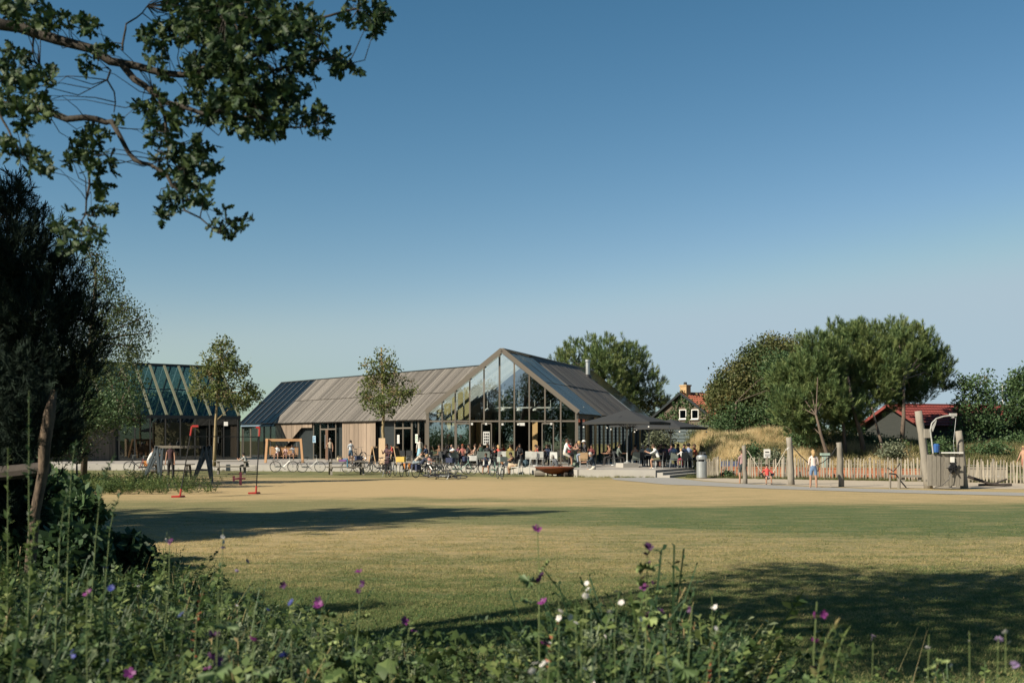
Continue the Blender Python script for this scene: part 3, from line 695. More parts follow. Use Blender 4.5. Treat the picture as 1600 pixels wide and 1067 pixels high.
# ------------------------------------------------------------------ the glass roofed greenhouse hall on the left
GA = Vector((-22.2, 93, 3.8)); gdir = Vector((-.8, -.6, 0)); gn = Vector((-.6, .8, 0)); GR = GA + gn * 4 + Vector((0, 0, 4.25)); GB = GA + gn * 8
glh = thing('glass_roofed_hall', 'dark hall with a steep green glass roof on slanting pale rafters', 'building')
LN = 20.0
m = MB(); m.beam(GR + Vector((0, 0, .05)), GR + gdir * LN + Vector((0, 0, .05)), .3, .22); m.beam(GA, GA + gdir * LN, .22, .24); m.beam(GB, GB + gdir * LN, .22, .24); m.beam(GR, GA, .12, .2); m.beam(GR, GB, .12, .2)
m.beam(GR.lerp(GA, .47), GR.lerp(GA, .47) + gdir * LN, .12, .10)
gr = m.build('roof', DARKF, glh)
RAF = mat('olive_rafter', (.20, .20, .135), (.15, .15, .10), .6)
for k in range(17):
    s = .1 + k * 1.2
    m = MB(); m.beam(GR + gdir * s + Vector((0, 0, .14)), GA + gdir * s + Vector((0, 0, .14)), .19, .10); m.build('rafter', RAF, gr)
    m = MB(); m.beam(GR + gdir * (s + .6), GB + gdir * (s + .6), .12, .14); m.build('rafter', RAF, gr)
    for r0, e_, mm in ((GR, GA, GLASSG), (GR, GB, GLASSG)):
        for u0, u1 in ((.01, .465), (.475, .99)):
            if s + 1.2 > LN: continue
            roof_boards(gr, 'roof_pane', r0, e_, gdir, s, s + 1.2, 1.2, u0, u1, mm, .02, .05, lift=.10)
m = MB(); m.slab([GA + gn * .3 + Vector((0, 0, -3.4)), GA + gdir * LN + gn * .3 + Vector((0, 0, -3.4)), GA + gdir * LN + gn * .3 + Vector((0, 0, -.1)), GA + gn * .3 + Vector((0, 0, -.1))], .1); gw = m.build('wall', DARKF, glh)
GP = lambda s, z, off=0.0: Vector((GA.x, GA.y, z)) + gdir * s - gn * off
for k in range(9):
    s = .2 + k * 1.2; m = MB(); m.beam(GP(s, DK), GP(s, 3.7), .08, .1, up=(0, 1, 0)); m.build('mullion', FRAME, gw)
    if k < 8: m = MB(); m.slab([GP(s + 1.14, DK), GP(s + .06, DK), GP(s + .06, 3.68), GP(s + 1.14, 3.68)], .02); m.build('pane', GLASSD, gw)
s = 10.1; r = random.Random(4)
while s < LN:
    w_ = r.uniform(.2, .34); m = MB(); m.slab([GP(s + w_ - .015, DK, .02 * r.random()), GP(s, DK, .02 * r.random()), GP(s, 3.66, 0), GP(s + w_ - .015, 3.66, 0)], .05); m.build('plank', mat('dark_plank', (.12, .10, .08), (.08, .07, .055), .8, 3, (8, 8, .5), rand=.25), gw); s += w_
m = MB(); a, b, c = GA + Vector((0, 0, -3.4)), GB + Vector((0, 0, -3.4)), GR; m.slab([b, a, GA + Vector((0, 0, -.1)), GR + Vector((0, 0, -.2)), GB + Vector((0, 0, -.1))], .05); m.build('end_wall', GLASSD, glh)
m = MB(); p = GP(4.5, 2.9, .3)
poster(glh, WP(s_of(353.0), 3.3, 1.0) * 0 + U(353, 86, ZY(662, 86)), .3, .3, 'small white square box by the tree', WHITE, WHITE, seed=9, name='lamp_box')

# ------------------------------------------------------------------ houses behind
BRICK = mat('brown_brick', (.13, .10, .075), (.08, .065, .05), .9, 5, bump=.3)
YBRICK = mat('yellow_brick', (.42, .29, .15), (.33, .22, .12), .9, 5, bump=.3)
TILE = mat('orange_roof_tile', (.30, .092, .050), (.19, .062, .038), .75, 3, rand=.15)
TILE2 = mat('dark_red_roof_tile', (.215, .045, .036), (.13, .032, .028), .7, 3, rand=.12)
def tiled_house(name, label, corner, rdir, half, zb, ze, zr, L, wallm, tilem, pitch_w=.32, rows=None, wave=.045, over=.25):
    rdir = Vector((*rdir, 0)).normalized(); side_ = Vector((rdir.y, -rdir.x, 0))       # side_ points to the visible slope
    h = thing(name, label, 'house'); C = Vector((corner[0], corner[1], 0)); apex = C - side_ * half
    q = [C + Vector((0, 0, zb)), C + Vector((0, 0, ze)), apex + Vector((0, 0, zr)), C - side_ * 2 * half + Vector((0, 0, ze)), C - side_ * 2 * half + Vector((0, 0, zb))]
    m = MB(); m.slab(q, L * 0 + .3); wall = m.build('wall', wallm, h)
    m = MB(); m.slab([C + Vector((0, 0, zb)), C + rdir * L + Vector((0, 0, zb)), C + rdir * L + Vector((0, 0, ze)), C + Vector((0, 0, ze))], .25); m.build('side_wall', wallm, h)
    m = MB(); A0 = apex + Vector((0, 0, zr + .05)) - rdir * over; m.beam(A0, A0 + rdir * (L + over), .25, .12); roof_ = m.build('roof', tilem, h)
    for sg in (1, -1):
        E0 = C + Vector((0, 0, ze + .05)) - rdir * over if sg > 0 else C - side_ * 2 * half + Vector((0, 0, ze + .05)) - rdir * over
        E0 = E0 + (E0 - A0).normalized() * .35
        n = rows or max(4, round((E0 - A0).length / .38)); nrm = rdir.cross(E0 - A0).normalized(); nrm = nrm if nrm.z > 0 else -nrm
        if sg < 0: mm = MB(); mm.slab([A0, E0, E0 + rdir * (L + over), A0 + rdir * (L + over)], .1); mm.build('rear_slope', tilem, roof_); continue
        for i in range(n):
            a = A0.lerp(E0, i / n); b = A0.lerp(E0, (i + 1.12) / n); mm = MB(); nw = int((L + over) / pitch_w); vs = []; st = 4
            for j in range(nw * st + 1):
                x = j / st * pitch_w; hh = wave * math.sin(2 * math.pi * j / st + .6)
                vs += [a + rdir * x + nrm * (hh + .0), b + rdir * x + nrm * (hh + .06)]
            mm.add(vs, [(2 * j, 2 * j + 1, 2 * j + 3, 2 * j + 2) for j in range(nw * st)] ); k0 = len(mm.v)
            mm.add([v - nrm * .05 for v in vs[1::2]] + vs[1::2], [(j, j + 1, j + 1 + nw * st + 1, j + nw * st + 1) for j in range(nw * st)])
            mm.build('tile_course', tilem, roof_)
    for e in (C + Vector((0, 0, ze)), C - side_ * 2 * half + Vector((0, 0, ze))):
        m = MB(); a = apex + Vector((0, 0, zr + .02)) - rdir * (over + .04); ee = e - rdir * (over + .04); m.beam(a, ee + (ee - a).normalized() * .35, .06, .2); m.build('barge_board', tilem if wave < .04 else DARKF, roof_)
    return h, roof_, wall, C, apex, rdir, side_
hc_ = U(1120, 98)
h, hr, hw, C, apx, rd_, sd_ = tiled_house('brick_house', 'ivy covered brick house with orange pantile roof and yellow brick chimney', (hc_.x, hc_.y), (.80, .60), 4.1, .5, 3.75, 6.12, 9, BRICK, TILE)
m = MB(); cp = apx + rd_ * .35; m.box((cp.x, cp.y, 6.2), (.8, .55, 1.15), math.atan2(-.6, -.8) + math.pi / 2); m.box((cp.x, cp.y, 6.82), (.92, .66, .12), math.atan2(-.6, -.8) + math.pi / 2); ch = m.build('chimney', YBRICK, hr)
m = MB(); m.lathe([(.16, 0), (.14, .25), (0, .25)], 8, (cp.x, cp.y, 6.88)); m.build('chimney_pot', BLACK, ch)
gface = -rd_
for px in (1068, 1087):
    D = 100.2 - (px - 1068) * .05; c = U(px, 0)
    # point on the gable plane under this pixel row
    r_ = (px - 800) / F; t_ = ((r_ * C.y - C.x)) / (-(sd_.x) + r_ * sd_.y); p = C - sd_ * t_ + gface * .06; p.z = ZY(647, p.y)
    sx = sd_; Mx = Matrix((sx, rd_, Vector((0, 0, 1)))).transposed()
    m = MB()
    for dx, dz, w_, h_ in ((-.31, 0, .07, .84), (.31, 0, .07, .84), (0, .385, .548, .07), (0, -.385, .548, .07)): m.box(p + sx * dx * 1.25 + Vector((0, 0, dz)), (w_ if abs(dx) > 0 else .70, .08, h_), M=Mx)
    wf = m.build('window', WHITE, h); m = MB(); m.box(p + gface * -.02, (.69, .02, .69), M=Mx); m.build('pane', GLASSD, wf)
    m = MB(); m.box(p + Vector((0, 0, -.46)) + gface * .05, (.95, .14, .06), M=Mx); m.build('sill', WHITE, wf)
hc2 = U(1443, 77)
tiled_house('timber_barn', 'long dark timber barn with a low dark red ribbed roof', (hc2.x, hc2.y), (.93, .37), 3.0, .2, 3.05, 4.42, 11.5, mat('black_barn_board', (.035, .038, .035), (.022, .026, .023), .85, 3, (.5, .5, 12), bump=.5), TILE2, pitch_w=.25, rows=8, wave=.02, over=.45)
# pale low building glimpsed under the parasols
m = MB(); c = U(1072, 94); m.box((c.x, c.y, 1.9), (6.5, .3, 2.6)); 
for k in range(9): m.box((c.x, c.y - .16, .8 + k * .28), (6.5, .06, .22))
tag(m.build('garden_screen', mat('blue_grey_board', (.16, .20, .21), (.12, .15, .16), .8)), 'blue grey boarded garden screen below the brick house', 'screen')

# ------------------------------------------------------------------ parasols
FAB = mat('charcoal_canvas', (.030, .032, .034), (.024, .026, .028), .85, 30)
def parasol(px, D, zrim, zpeak, half, label, rot=.35, block=True):
    c = U(px, D); t = thing('parasol', label, 'parasol', (c.x, c.y, DK), rot, 'charcoal parasols over the terrace'); zr_, zp = zrim - DK, zpeak - DK
    m = MB(); n = 8; rim = []
    for j in range(n):
        a = 2 * math.pi * j / n; rr = half * (1.0 if j % 2 == 0 else .93 * math.cos(math.pi / 4) * 1.02 / math.cos(math.pi / 4) * .78); rim.append(Vector((rr * math.cos(a), rr * math.sin(a), zr_ - (0 if j % 2 else .04))))
    ring1 = [Vector((v.x * .5, v.y * .5, zr_ + (zp - zr_) * .42)) for v in rim]; top = Vector((0, 0, zp))
    low = [v + Vector((0, 0, -.14)) for v in rim]
    m.add([top] + ring1 + rim + low, [(0, 1 + j, 1 + (j + 1) % n) for j in range(n)] + [(1 + j, 9 + j, 9 + (j + 1) % n, 1 + (j + 1) % n) for j in range(n)] + [(9 + j, 17 + j, 17 + (j + 1) % n, 9 + (j + 1) % n) for j in range(n)])
    can = m.build('canopy', FAB, t)
    m = MB(); m.tube([(0, 0, .25 if block else 0), (0, 0, zp - .05)], .045, 8); m.lathe([(.2, .25), (.2, .29), (.07, .33), (.05, .4)], 10) if block else m.lathe([(.3, .0), (.3, .04), (.07, .08)], 10); m.build('pole', mat('grey_pole', (.42, .43, .42), None, .4, metal=.4), t)
    for j in range(n):
        m = MB(); m.beam((0, 0, zp - .1), rim[j] + Vector((0, 0, -.03)), .03, .03); rb = m.build('rib', BLACK, t)
        m = MB(); m.beam((0, 0, zr_ - .45), ring1[j] + Vector((0, 0, -.06)), .025, .025); m.build('strut', BLACK, rb)
    if block: m = MB(); m.box((0, 0, .125), (1.0, 1.0, .25)); m.build('base_block', CONC, t)
    for j in (0, 2, 4, 6): m = MB(); m.lathe([(0, .05), (.05, .03), (.05, -.03), (0, -.05)], 6, rim[j] * .97 + Vector((0, 0, -.2))); m.build('bulb', WHITE, t)
    return t
parasol(980, 66.5, 3.05, 3.78, 2.85, 'charcoal parasol nearest the glazed gable on a white concrete block', .35)
parasol(1014, 73, 2.98, 3.5, 2.6, 'charcoal parasol in the middle of the row behind the concrete block', .2, False)
parasol(1048, 71, 2.80, 3.28, 2.35, 'charcoal parasol at the steps end, its canopy reaching toward the dune', .1, False)

# yellow boards added inside the left bays and behind the side glazing, turned forward to catch the sun
SCR = mat('yellow_added_board', (.50, .43, .22), (.42, .36, .18), .75, 3, (6, 6, .5), rand=.12)
for i, (t0, t1) in enumerate(((.012, .045), (.055, .088), (.105, .15), (.16, .182), (.20, .235), (.245, .28))):
    for z0, z1 in ((DK + .05, 3.1), (3.3, min(rake(t0), rake(t1)) - .25)):
        if z1 - z0 > .3: m = MB(); m.slab([FU(t0, z0, -1.1), FU(t1, z0, -1.1), FU(t1, z1, -1.1), FU(t0, z1, -1.1)], .06); m.build('added_sun_board', SCR, hall)
for k in range(9):
    s = 1.0 + k * 1.9; p = B + gd * s - Vector((.35, 0, 0)); m = MB(); d_ = Vector((.55, .12, 0)); m.slab([p - d_, p, p + Vector((0, 0, 3.0)), p - d_ + Vector((0, 0, 3.0))], .05); m.build('added_sun_board', SCR, hall)

m = MB(); m.slab([B + Vector((.05, -.1, 2.95)), B + gd * LG + Vector((.05, 0, 2.95)), B + gd * LG + Vector((.05, 0, 3.40)), B + Vector((.05, -.1, 3.40))], .08); m.build('fascia', DARKF, hall)
# ------------------------------------------------------------------ trees
LEAF = np.array([(0, 0, 0), (.32, .45, .06), (0, 1, 0), (-.32, .45, .06)], float); LEAF_F = np.array([(0, 1, 2, 3)])
def needle_tuft(n, seed=0, wid=.05):
    r = np.random.default_rng(seed); V = []; Fq = []
    for i in range(n):
        a = r.uniform(0, 2 * math.pi); el = r.uniform(.1, 1.35); d = np.array([math.cos(a) * math.cos(el), math.sin(a) * math.cos(el), math.sin(el)])
        s_ = np.cross(d, [0.3, .2, 1]); s_ /= np.linalg.norm(s_); L = r.uniform(.7, 1.05); k = len(V)
        V += [-s_ * wid * .6, s_ * wid * .6, d * L + s_ * wid * .3, d * L - s_ * wid * .3]; Fq.append((k, k + 1, k + 2, k + 3))
    return np.array(V), np.array(Fq)
def plume(n, seed, wid, L0):
    r = np.random.default_rng(seed); V = []; Fq = []
    for i in range(n):
        h = (i / n) ** .8 * .75; a = r.uniform(0, 6.28); el = r.uniform(.35, .9) + .5 * (i / n); d = np.array([math.cos(a) * math.cos(el), math.sin(a) * math.cos(el), math.sin(el)])
        s_ = np.cross(d, [.3, .2, 1]); s_ /= np.linalg.norm(s_); L = L0 * r.uniform(.75, 1.1); k = len(V); b = np.array([0, 0, h])
        V += [b - s_ * wid * .5, b + s_ * wid * .5, b + d * L + s_ * wid * .35, b + d * L - s_ * wid * .35]; Fq.append((k, k + 1, k + 2, k + 3))
    return np.array(V), np.array(Fq)
TUFT = plume(30, 3, .05, .52); TUFTN = plume(24, 5, .045, .5)
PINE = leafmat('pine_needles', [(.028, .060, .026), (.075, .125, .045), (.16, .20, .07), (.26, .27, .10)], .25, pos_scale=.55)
PINE_SHADED = leafmat('shade_dark_pine_needles', [(.004, .010, .007), (.008, .019, .011), (.018, .032, .017)], .0, rough=.9, pos_scale=.5)  # pine needles with the shade put into their near-black colour
BROAD = leafmat('autumn_tinged_leaves', [(.028, .052, .020), (.060, .085, .030), (.11, .11, .04), (.19, .12, .045)], .25, pos_scale=.35, posmix=.55)
GREEN = leafmat('green_leaves', [(.028, .058, .026), (.055, .10, .040), (.10, .14, .05)], .25)
YOUNG = leafmat('young_tree_leaves', [(.062, .088, .028), (.11, .14, .045), (.22, .21, .075)], .35)
BIRCH = leafmat('birch_leaves', [(.020, .040, .018), (.055, .085, .030), (.17, .185, .08)], .35)
OAKL = leafmat('oak_leaves', [(.010, .024, .011), (.022, .048, .018), (.075, .105, .032)], .22, pos_scale=1.5, posmix=.2)
BARK = mat('grey_brown_bark', (.13, .10, .07), (.07, .055, .04), .9, 8, (3, 3, .6), bump=.8)
BARKP = mat('pine_bark', (.13, .095, .07), (.065, .05, .04), .9, 8, (3, 3, .6), bump=.8)
BARKY = mat('young_bark', (.30, .23, .12), (.18, .14, .08), .85, 10, (3, 3, .6), bump=.5)
BARKO = mat('oak_bark', (.045, .037, .029), (.022, .019, .015), .9, 10, (3, 3, .6), bump=.8)

def crown_points(blobs, n, rg, shell=.55, droop=0):
    vol = np.array([b[1][0] * b[1][1] * b[1][2] for b in blobs]) ** .75; vol = vol / vol.sum(); out = []; own = []
    cnt = rg.multinomial(n, vol)
    for (c, r), k, i in zip(blobs, cnt, range(len(blobs))):
        d = rg.normal(size=(k, 3)); d /= np.linalg.norm(d, axis=1)[:, None]
        rad = rg.uniform(shell ** 3, 1, k) ** (1 / 3)
        rad *= 1 + .13 * np.sin(d[:, 0] * 7 + i) * np.cos(d[:, 2] * 6 + 2 * i)
        out.append(np.array(c) + d * rad[:, None] * np.array(r)); own += [i] * k
    return np.concatenate(out), np.array(own)
def tree(name, label, cat, trunk, tr, blobs, n_clump, per, spread, lsize, lmat, bark, seed=1, kind='leaf', shell=.55, group=None, droop=0.0, limbs=40, limb_r=.035, name_crown='crown', stems=None):
    """trunk: list of world points; blobs: (centre, radii) ellipsoids of the crown in world space"""
    rg = np.random.default_rng(seed); base = Vector(trunk[0]); root = thing(name, label, cat, base, 0, group)
    P, own = crown_points(blobs, n_clump, rg, shell)
    mb = MB(); tp = [Vector(p) - base for p in trunk]; mb.tube(tp, [tr * (1 - .62 * i / max(1, len(tp) - 1)) for i in range(len(tp))], 8)
    if stems:
        for st in stems: mb.tube([Vector(p) - base for p in st], [tr * .75 * (1 - .6 * i / (len(st) - 1)) for i in range(len(st))], 7)
    allp = [v for v in tp[len(tp) // 3:]] + ([Vector(p) - base for st in (stems or []) for p in st[1:]])
    for i, (c, r) in enumerate(blobs):
        c = Vector(c) - base; o = min(allp, key=lambda v: (v - c).length + max(0, v.z - c.z) * .8); mid = o.lerp(c, .5) + Vector((0, 0, .08 * (c - o).length))
        mb.tube([o, mid, c], [tr * .27, tr * .2, tr * .12], 5, cap=False)
        own_i = np.where(own == i)[0]
        for j in own_i[:max(2, int(limbs / len(blobs)))]:
            q = Vector(P[j]) - base; m2 = c.lerp(q, .5) + Vector(rg.normal(size=3) * .1); mb.tube([c, m2, q], [limb_r, limb_r * .7, limb_r * .3], 4, cap=False)
    mb.build('trunk', bark, root, smooth=True)
    n = len(P) * per; C = np.repeat(P, per, 0); cen = np.array([b[0] for b in blobs])[np.repeat(own, per)]
    off = rg.normal(size=(n, 3)) * spread
    if droop: off[:, 2] -= np.abs(rg.normal(size=n)) * droop
    pos = C + off - np.array(base)
    outw = (C - cen); outw[:, 2] += .3 * np.linalg.norm(outw, axis=1); outw = outw / (np.linalg.norm(outw, axis=1)[:, None] + 1e-6)
    if kind == 'leaf':
        V, Fi = stamp(LEAF, LEAF_F, pos, rand_rot(rg, n), lsize * rg.uniform(.6, 1.25, n)); rep = 1
    else:
        bv, bf = TUFT if kind == 'tuft' else TUFTN
        ax = outw * .7 + rg.normal(size=(n, 3)) * .28 + np.array([0, 0, .75]); V, Fi = stamp(bv, bf, pos, frame_rot(ax, rg.uniform(0, 6.28, n)), lsize * rg.uniform(.65, 1.2, n)); rep = len(bf)
    cl = np.repeat(np.repeat(rg.random(len(P)), per), rep); rnd = np.clip(.55 * rg.random(n * rep) + .45 * cl, 0, 1)
    link(name_crown, np_mesh(name_crown, V, 4, Fi, lmat, rnd), root)['kind'] = 'stuff' if False else 'thing'
    return root
def B3(px, y, D, rpx, rz=None, ry=None, dd=0):
    """crown blob centred on a pixel at distance D with a radius in pixels"""
    r = rpx / F * D; return ((( px - 800) / F * (D + dd), D + dd, ZY(y, D + dd)), (r, ry / F * D if ry else r, (rz or rpx) / F * D))
def gz(px, D): x = (px - 800) / F * D; return float(HT(x, D))
def gp(px, D, dz=0.0): v = U(px, D); v.z = gz(px, D) + dz; return v

# pine behind the cafe
tree('pine_tree', 'broad sunlit pine behind the glazed hall with its lower right boughs dark', 'tree', [U(935, 108, 0), U(938, 108, 5), U(945, 108, 9)], .35,
     [B3(*a) for a in ((905, 570, 108, 36), (945, 556, 107, 28), (880, 575, 110, 24), (975, 575, 108, 38), (1005, 610, 108, 32), (955, 615, 106, 45), (1018, 628, 107, 26, 26), (990, 560, 109, 20), (940, 592, 105, 40), (868, 590, 112, 16), (1036, 636, 108, 12), (985, 650, 107, 30), (925, 548, 110, 16))],
     900, 3, .26, .66, PINE, BARKP, 11, 'tuft', shell=.6)
# brownish broadleaf on the right and the pine stand beside it
tree('broadleaf_tree', 'rounded broadleaf tree with brown tinged leaves left of the tall pines', 'tree', [gp(1175, 90), gp(1178, 90, 3), gp(1182, 90, 5)], .3,
     [B3(*a) for a in ((1185, 590, 90, 50), (1150, 610, 89, 38), (1220, 575, 91, 42), (1135, 640, 88, 30, 34), (1175, 640, 88, 42, 34), (1215, 620, 88, 45), (1120, 622, 90, 18), (1235, 552, 92, 24, 20), (1200, 560, 91, 32))],
     2100, 26, .32, .21, BROAD, BARK, 12, shell=.5)
tree('broadleaf_tree', 'dark green ivy clad tree in front of the brown tinged one', 'tree', [gp(1150, 84), gp(1150, 84, 3.0)], .16,
     [B3(*a) for a in ((1150, 652, 84, 22, 24), (1125, 658, 84, 18, 16), (1240, 610, 85, 30, 55), (1200, 655, 84, 30, 24), (1215, 580, 86, 28))],
     520, 24, .28, .19, GREEN, BARK, 13, shell=.4)
tree('pine_tree', 'leaning pine with a curved bare lower trunk beside the fence, left of the stand', 'tree', [gp(1296, 62), gp(1291, 62, 1.3), gp(1283, 62, 2.2), gp(1275, 62, 3.3)], .14,
     [B3(*a) for a in ((1262, 600, 66, 42, 40), (1240, 640, 64, 30, 26), (1280, 565, 67, 38), (1290, 630, 65, 34, 28), (1225, 600, 66, 22, 30), (1262, 672, 65, 24, 16))],
     700, 3, .22, .50, PINE, BARKP, 14, 'tuft', shell=.45)
tree('pine_tree', 'tallest pine of the right hand stand with three slanting trunks', 'tree', [gp(1352, 66), gp(1344, 66, 1.6), gp(1332, 66, 3.2), gp(1325, 66, 5)], .17,
     [B3(*a) for a in ((1330, 560, 70, 46), (1305, 540, 71, 30), (1350, 535, 71, 30), (1315, 600, 69, 45), (1360, 600, 69, 45), (1330, 650, 67, 30, 22), (1310, 650, 67, 30, 24), (1335, 525, 72, 18, 14), (1380, 570, 70, 34))],
     1000, 3, .22, .50, PINE, BARKP, 15, 'tuft', shell=.45, stems=[[gp(1322, 66), gp(1318, 66, 2), gp(1312, 67, 4)], [gp(1385, 65), gp(1375, 65.5, 1.4), gp(1362, 66, 3)]])
tree('pine_tree', 'pine at the right of the stand reaching over the red roof', 'tree', [gp(1408, 68), gp(1412, 68, 2.2), gp(1412, 69, 4.5)], .17,
     [B3(*a) for a in ((1405, 560, 74, 42), (1430, 545, 75, 32), (1400, 525, 76, 24, 18), (1440, 590, 74, 34, 26), (1462, 575, 75, 24, 20), (1395, 605, 73, 36), (1474, 600, 75, 15, 12), (1425, 618, 73, 28, 16), (1455, 560, 76, 20))],
     850, 3, .22, .50, PINE, BARKP, 16, 'tuft', shell=.45)
# darker pine tones at the right edge
tree('broadleaf_tree', 'loose dark tree with sky showing through beside the red barn roof', 'tree', [gp(1530, 74), gp(1528, 74, 2), gp(1527, 74, 4.2)], .12,
     [B3(*a) for a in ((1527, 605, 74, 22, 20), (1512, 630, 74, 20, 16), (1545, 625, 74, 20, 20), (1520, 660, 74, 26, 18), (1550, 660, 74, 22, 18), (1540, 590, 75, 14, 14), (1505, 600, 74, 12, 12))],
     230, 22, .22, .19, GREEN, BARK, 17, shell=.3)
tree('broadleaf_tree', 'dark leafy tree behind the white mast at the picture edge', 'tree', [gp(1600, 78), gp(1598, 78, 3)], .14,
     [B3(*a) for a in ((1590, 610, 78, 24, 22), (1610, 600, 78, 30, 26), (1582, 645, 78, 20, 24), (1605, 650, 77, 34, 30), (1640, 640, 78, 36, 40), (1583, 592, 79, 9, 5))],
     460, 24, .26, .21, GREEN, BARK, 18, shell=.3)
tree('broadleaf_tree', 'dark wide tree behind the glass roofed hall, seen through its lower panes', 'tree', [gp(280, 112), gp(280, 112, 3)], .3,
     [B3(*a) for a in ((210, 640, 112, 40, 26), (270, 638, 112, 44, 24), (330, 642, 112, 40, 24), (150, 636, 112, 40, 30))], 500, 24, .4, .3, GREEN, BARK, 19, shell=.3)
# two young trees on the terrace
tree('young_tree', 'young tree with a yellowish trunk in front of the timber wing roof', 'tree', [U(603, 74.2, .0), U(601, 74.2, 1.2), U(598, 74.2, 2.6), U(600, 74.2, 4.0), U(597, 74.2, 6.2), U(596, 74.2, 8.0)], .13,
     [B3(*a) for a in ((600, 570, 74, 22, 26), (585, 600, 74.5, 24, 20), (620, 612, 74, 24, 18), (640, 612, 74, 14, 9), (575, 622, 74, 18, 15), (598, 635, 73.6, 30, 14), (612, 585, 74, 18, 18), (572, 570, 74, 9, 12), (640, 596, 74, 11, 8))],
     300, 12, .14, .18, YOUNG, BARKY, 21, shell=.1, limbs=240, limb_r=.022)
tree('young_tree', 'young tree with a tied trunk in front of the green glass roof', 'tree', [U(335, 73, .3), U(335.5, 73, 1.5), U(337, 73, 3.2), U(340, 73, 5), U(345, 73, 7.5)], .12,
     [B3(*a) for a in ((345, 560, 73, 28, 26), (325, 585, 73, 28, 26), (365, 578, 73, 26, 24), (312, 612, 73, 22, 16), (350, 615, 72.6, 30, 20), (385, 608, 73, 22, 16), (345, 538, 73, 16, 12), (375, 630, 73, 22, 12), (400, 620, 73, 12, 10))],
     420, 13, .14, .18, YOUNG, BARKY, 22, shell=.1, limbs=300, limb_r=.022)
# left side: dark pine, birch, bushes
tree('pine_tree', 'tall pine before the birch at the left edge, shade in its near black needles', 'tree', [gp(20, 25.5), gp(18, 25.5, 2), gp(15, 25.5, 5)], .2,
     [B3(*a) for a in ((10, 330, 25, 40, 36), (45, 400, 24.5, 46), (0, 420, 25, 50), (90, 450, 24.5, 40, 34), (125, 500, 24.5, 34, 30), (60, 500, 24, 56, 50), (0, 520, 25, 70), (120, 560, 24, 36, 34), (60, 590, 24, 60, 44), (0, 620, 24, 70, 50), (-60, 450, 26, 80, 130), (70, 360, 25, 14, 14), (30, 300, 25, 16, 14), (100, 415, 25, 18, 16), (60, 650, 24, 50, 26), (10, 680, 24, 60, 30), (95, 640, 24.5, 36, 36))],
     3000, 2, .12, .32, PINE_SHADED, BARK, 31, 'tuftn', shell=.35, limb_r=.02)
tree('birch_tree', 'drooping birch with small light leaves behind the black pine', 'tree', [gp(130, 50), gp(135, 50, 3), gp(140, 50, 6), gp(150, 50, 9)], .16,
     [B3(*a) for a in ((150, 400, 50, 18, 24), (165, 440, 50, 26, 26), (190, 480, 50, 26, 22), (215, 500, 50, 20, 26), (160, 500, 50, 34, 34), (200, 540, 50, 30, 24), (130, 560, 50, 50, 40), (190, 590, 49.5, 36, 36), (90, 600, 50, 60, 60), (150, 640, 49, 60, 34), (232, 520, 50, 9, 18), (135, 380, 50, 12, 12))],
     1500, 17, .20, .11, BIRCH, BARK, 32, shell=.25, droop=.3, limbs=150, limb_r=.02)
tree('leafy_bush', 'wide dark bush below the birch hiding the planked wall', 'bush', [gp(120, 46), gp(120, 46, 1)], .08,
     [B3(*a) for a in ((60, 660, 46, 60, 40), (130, 640, 46, 50, 40), (190, 630, 46, 32, 34), (20, 640, 45, 60, 60), (205, 655, 46, 16, 18), (90, 700, 46, 60, 16))],
     700, 22, .18, .11, GREEN, BARK, 33, shell=.3, name_crown='crown')
# unseen trees: the pine past the left edge is added for its shade, those behind the photographer stand in the reflections
tree('pine_tree', 'unseen spreading pine past the left edge, added to shade the black pine and lawn', 'tree', [Vector((-19, 19, 0)), Vector((-19, 19, 4)), Vector((-18.6, 19, 8))], .3,
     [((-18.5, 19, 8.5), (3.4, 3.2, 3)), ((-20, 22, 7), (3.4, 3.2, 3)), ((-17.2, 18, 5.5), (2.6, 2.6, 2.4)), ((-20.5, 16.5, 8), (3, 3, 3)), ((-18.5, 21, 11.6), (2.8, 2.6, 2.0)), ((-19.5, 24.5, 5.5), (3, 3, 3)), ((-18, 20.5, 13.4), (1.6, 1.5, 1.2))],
     900, 3, .2, .7, PINE_SHADED, BARKP, 34, 'tuft')
for i, (x, y, hh, sc) in enumerate(((-13.5, -25, 10.0, 4.0), (-8.5, -27, 8.6, 3.4), (-18.5, -25, 5.2, 2.8), (-3, -25, 7.0, 3.2), (-25.5, -26, 3.4, 3.0))):
    tree('broadleaf_tree', ('tallest leafy tree behind the photographer, mirrored dark in the hall glass', 'second tallest leafy tree behind the photographer', 'small round tree behind the photographer beside the tallest', 'third leafy tree behind the photographer, nearest the middle', 'lowest bushy tree behind the photographer')[i], 'tree', [Vector((x, y, 0)), Vector((x, y, 1.5)), Vector((x, y, 2.4))], .25,
         [((x, y, hh - sc * .75), (sc, sc, sc * .75)), ((x - sc * .6, y, hh - sc * 1.1), (sc * .7, sc * .7, sc * .6)), ((x + sc * .7, y + .5, hh - sc * 1.0), (sc * .7, sc * .7, sc * .65)), ((x, y, max(1.2, hh * .35)), (sc * .9, sc * .9, 1.3))],
         420, 16, .4, .34, GREEN, BARK, 41 + i, shell=.5, group='trees behind the photographer')

# ------------------------------------------------------------------ the oak overhead
half = [(0, -.16), (.025, -.02), (.10, .10), (.17, .22), (.10, .28), (.22, .42), (.25, .52), (.13, .54), (.24, .70), (.22, .80), (.12, .78), (.11, .92), (0, 1.0)]
ov = [(0, -.16, 0)]; spine = [(0, y, -.02) for y in (-.02, .10, .22, .28, .42, .52, .54, .70, .80, .78, .92)]
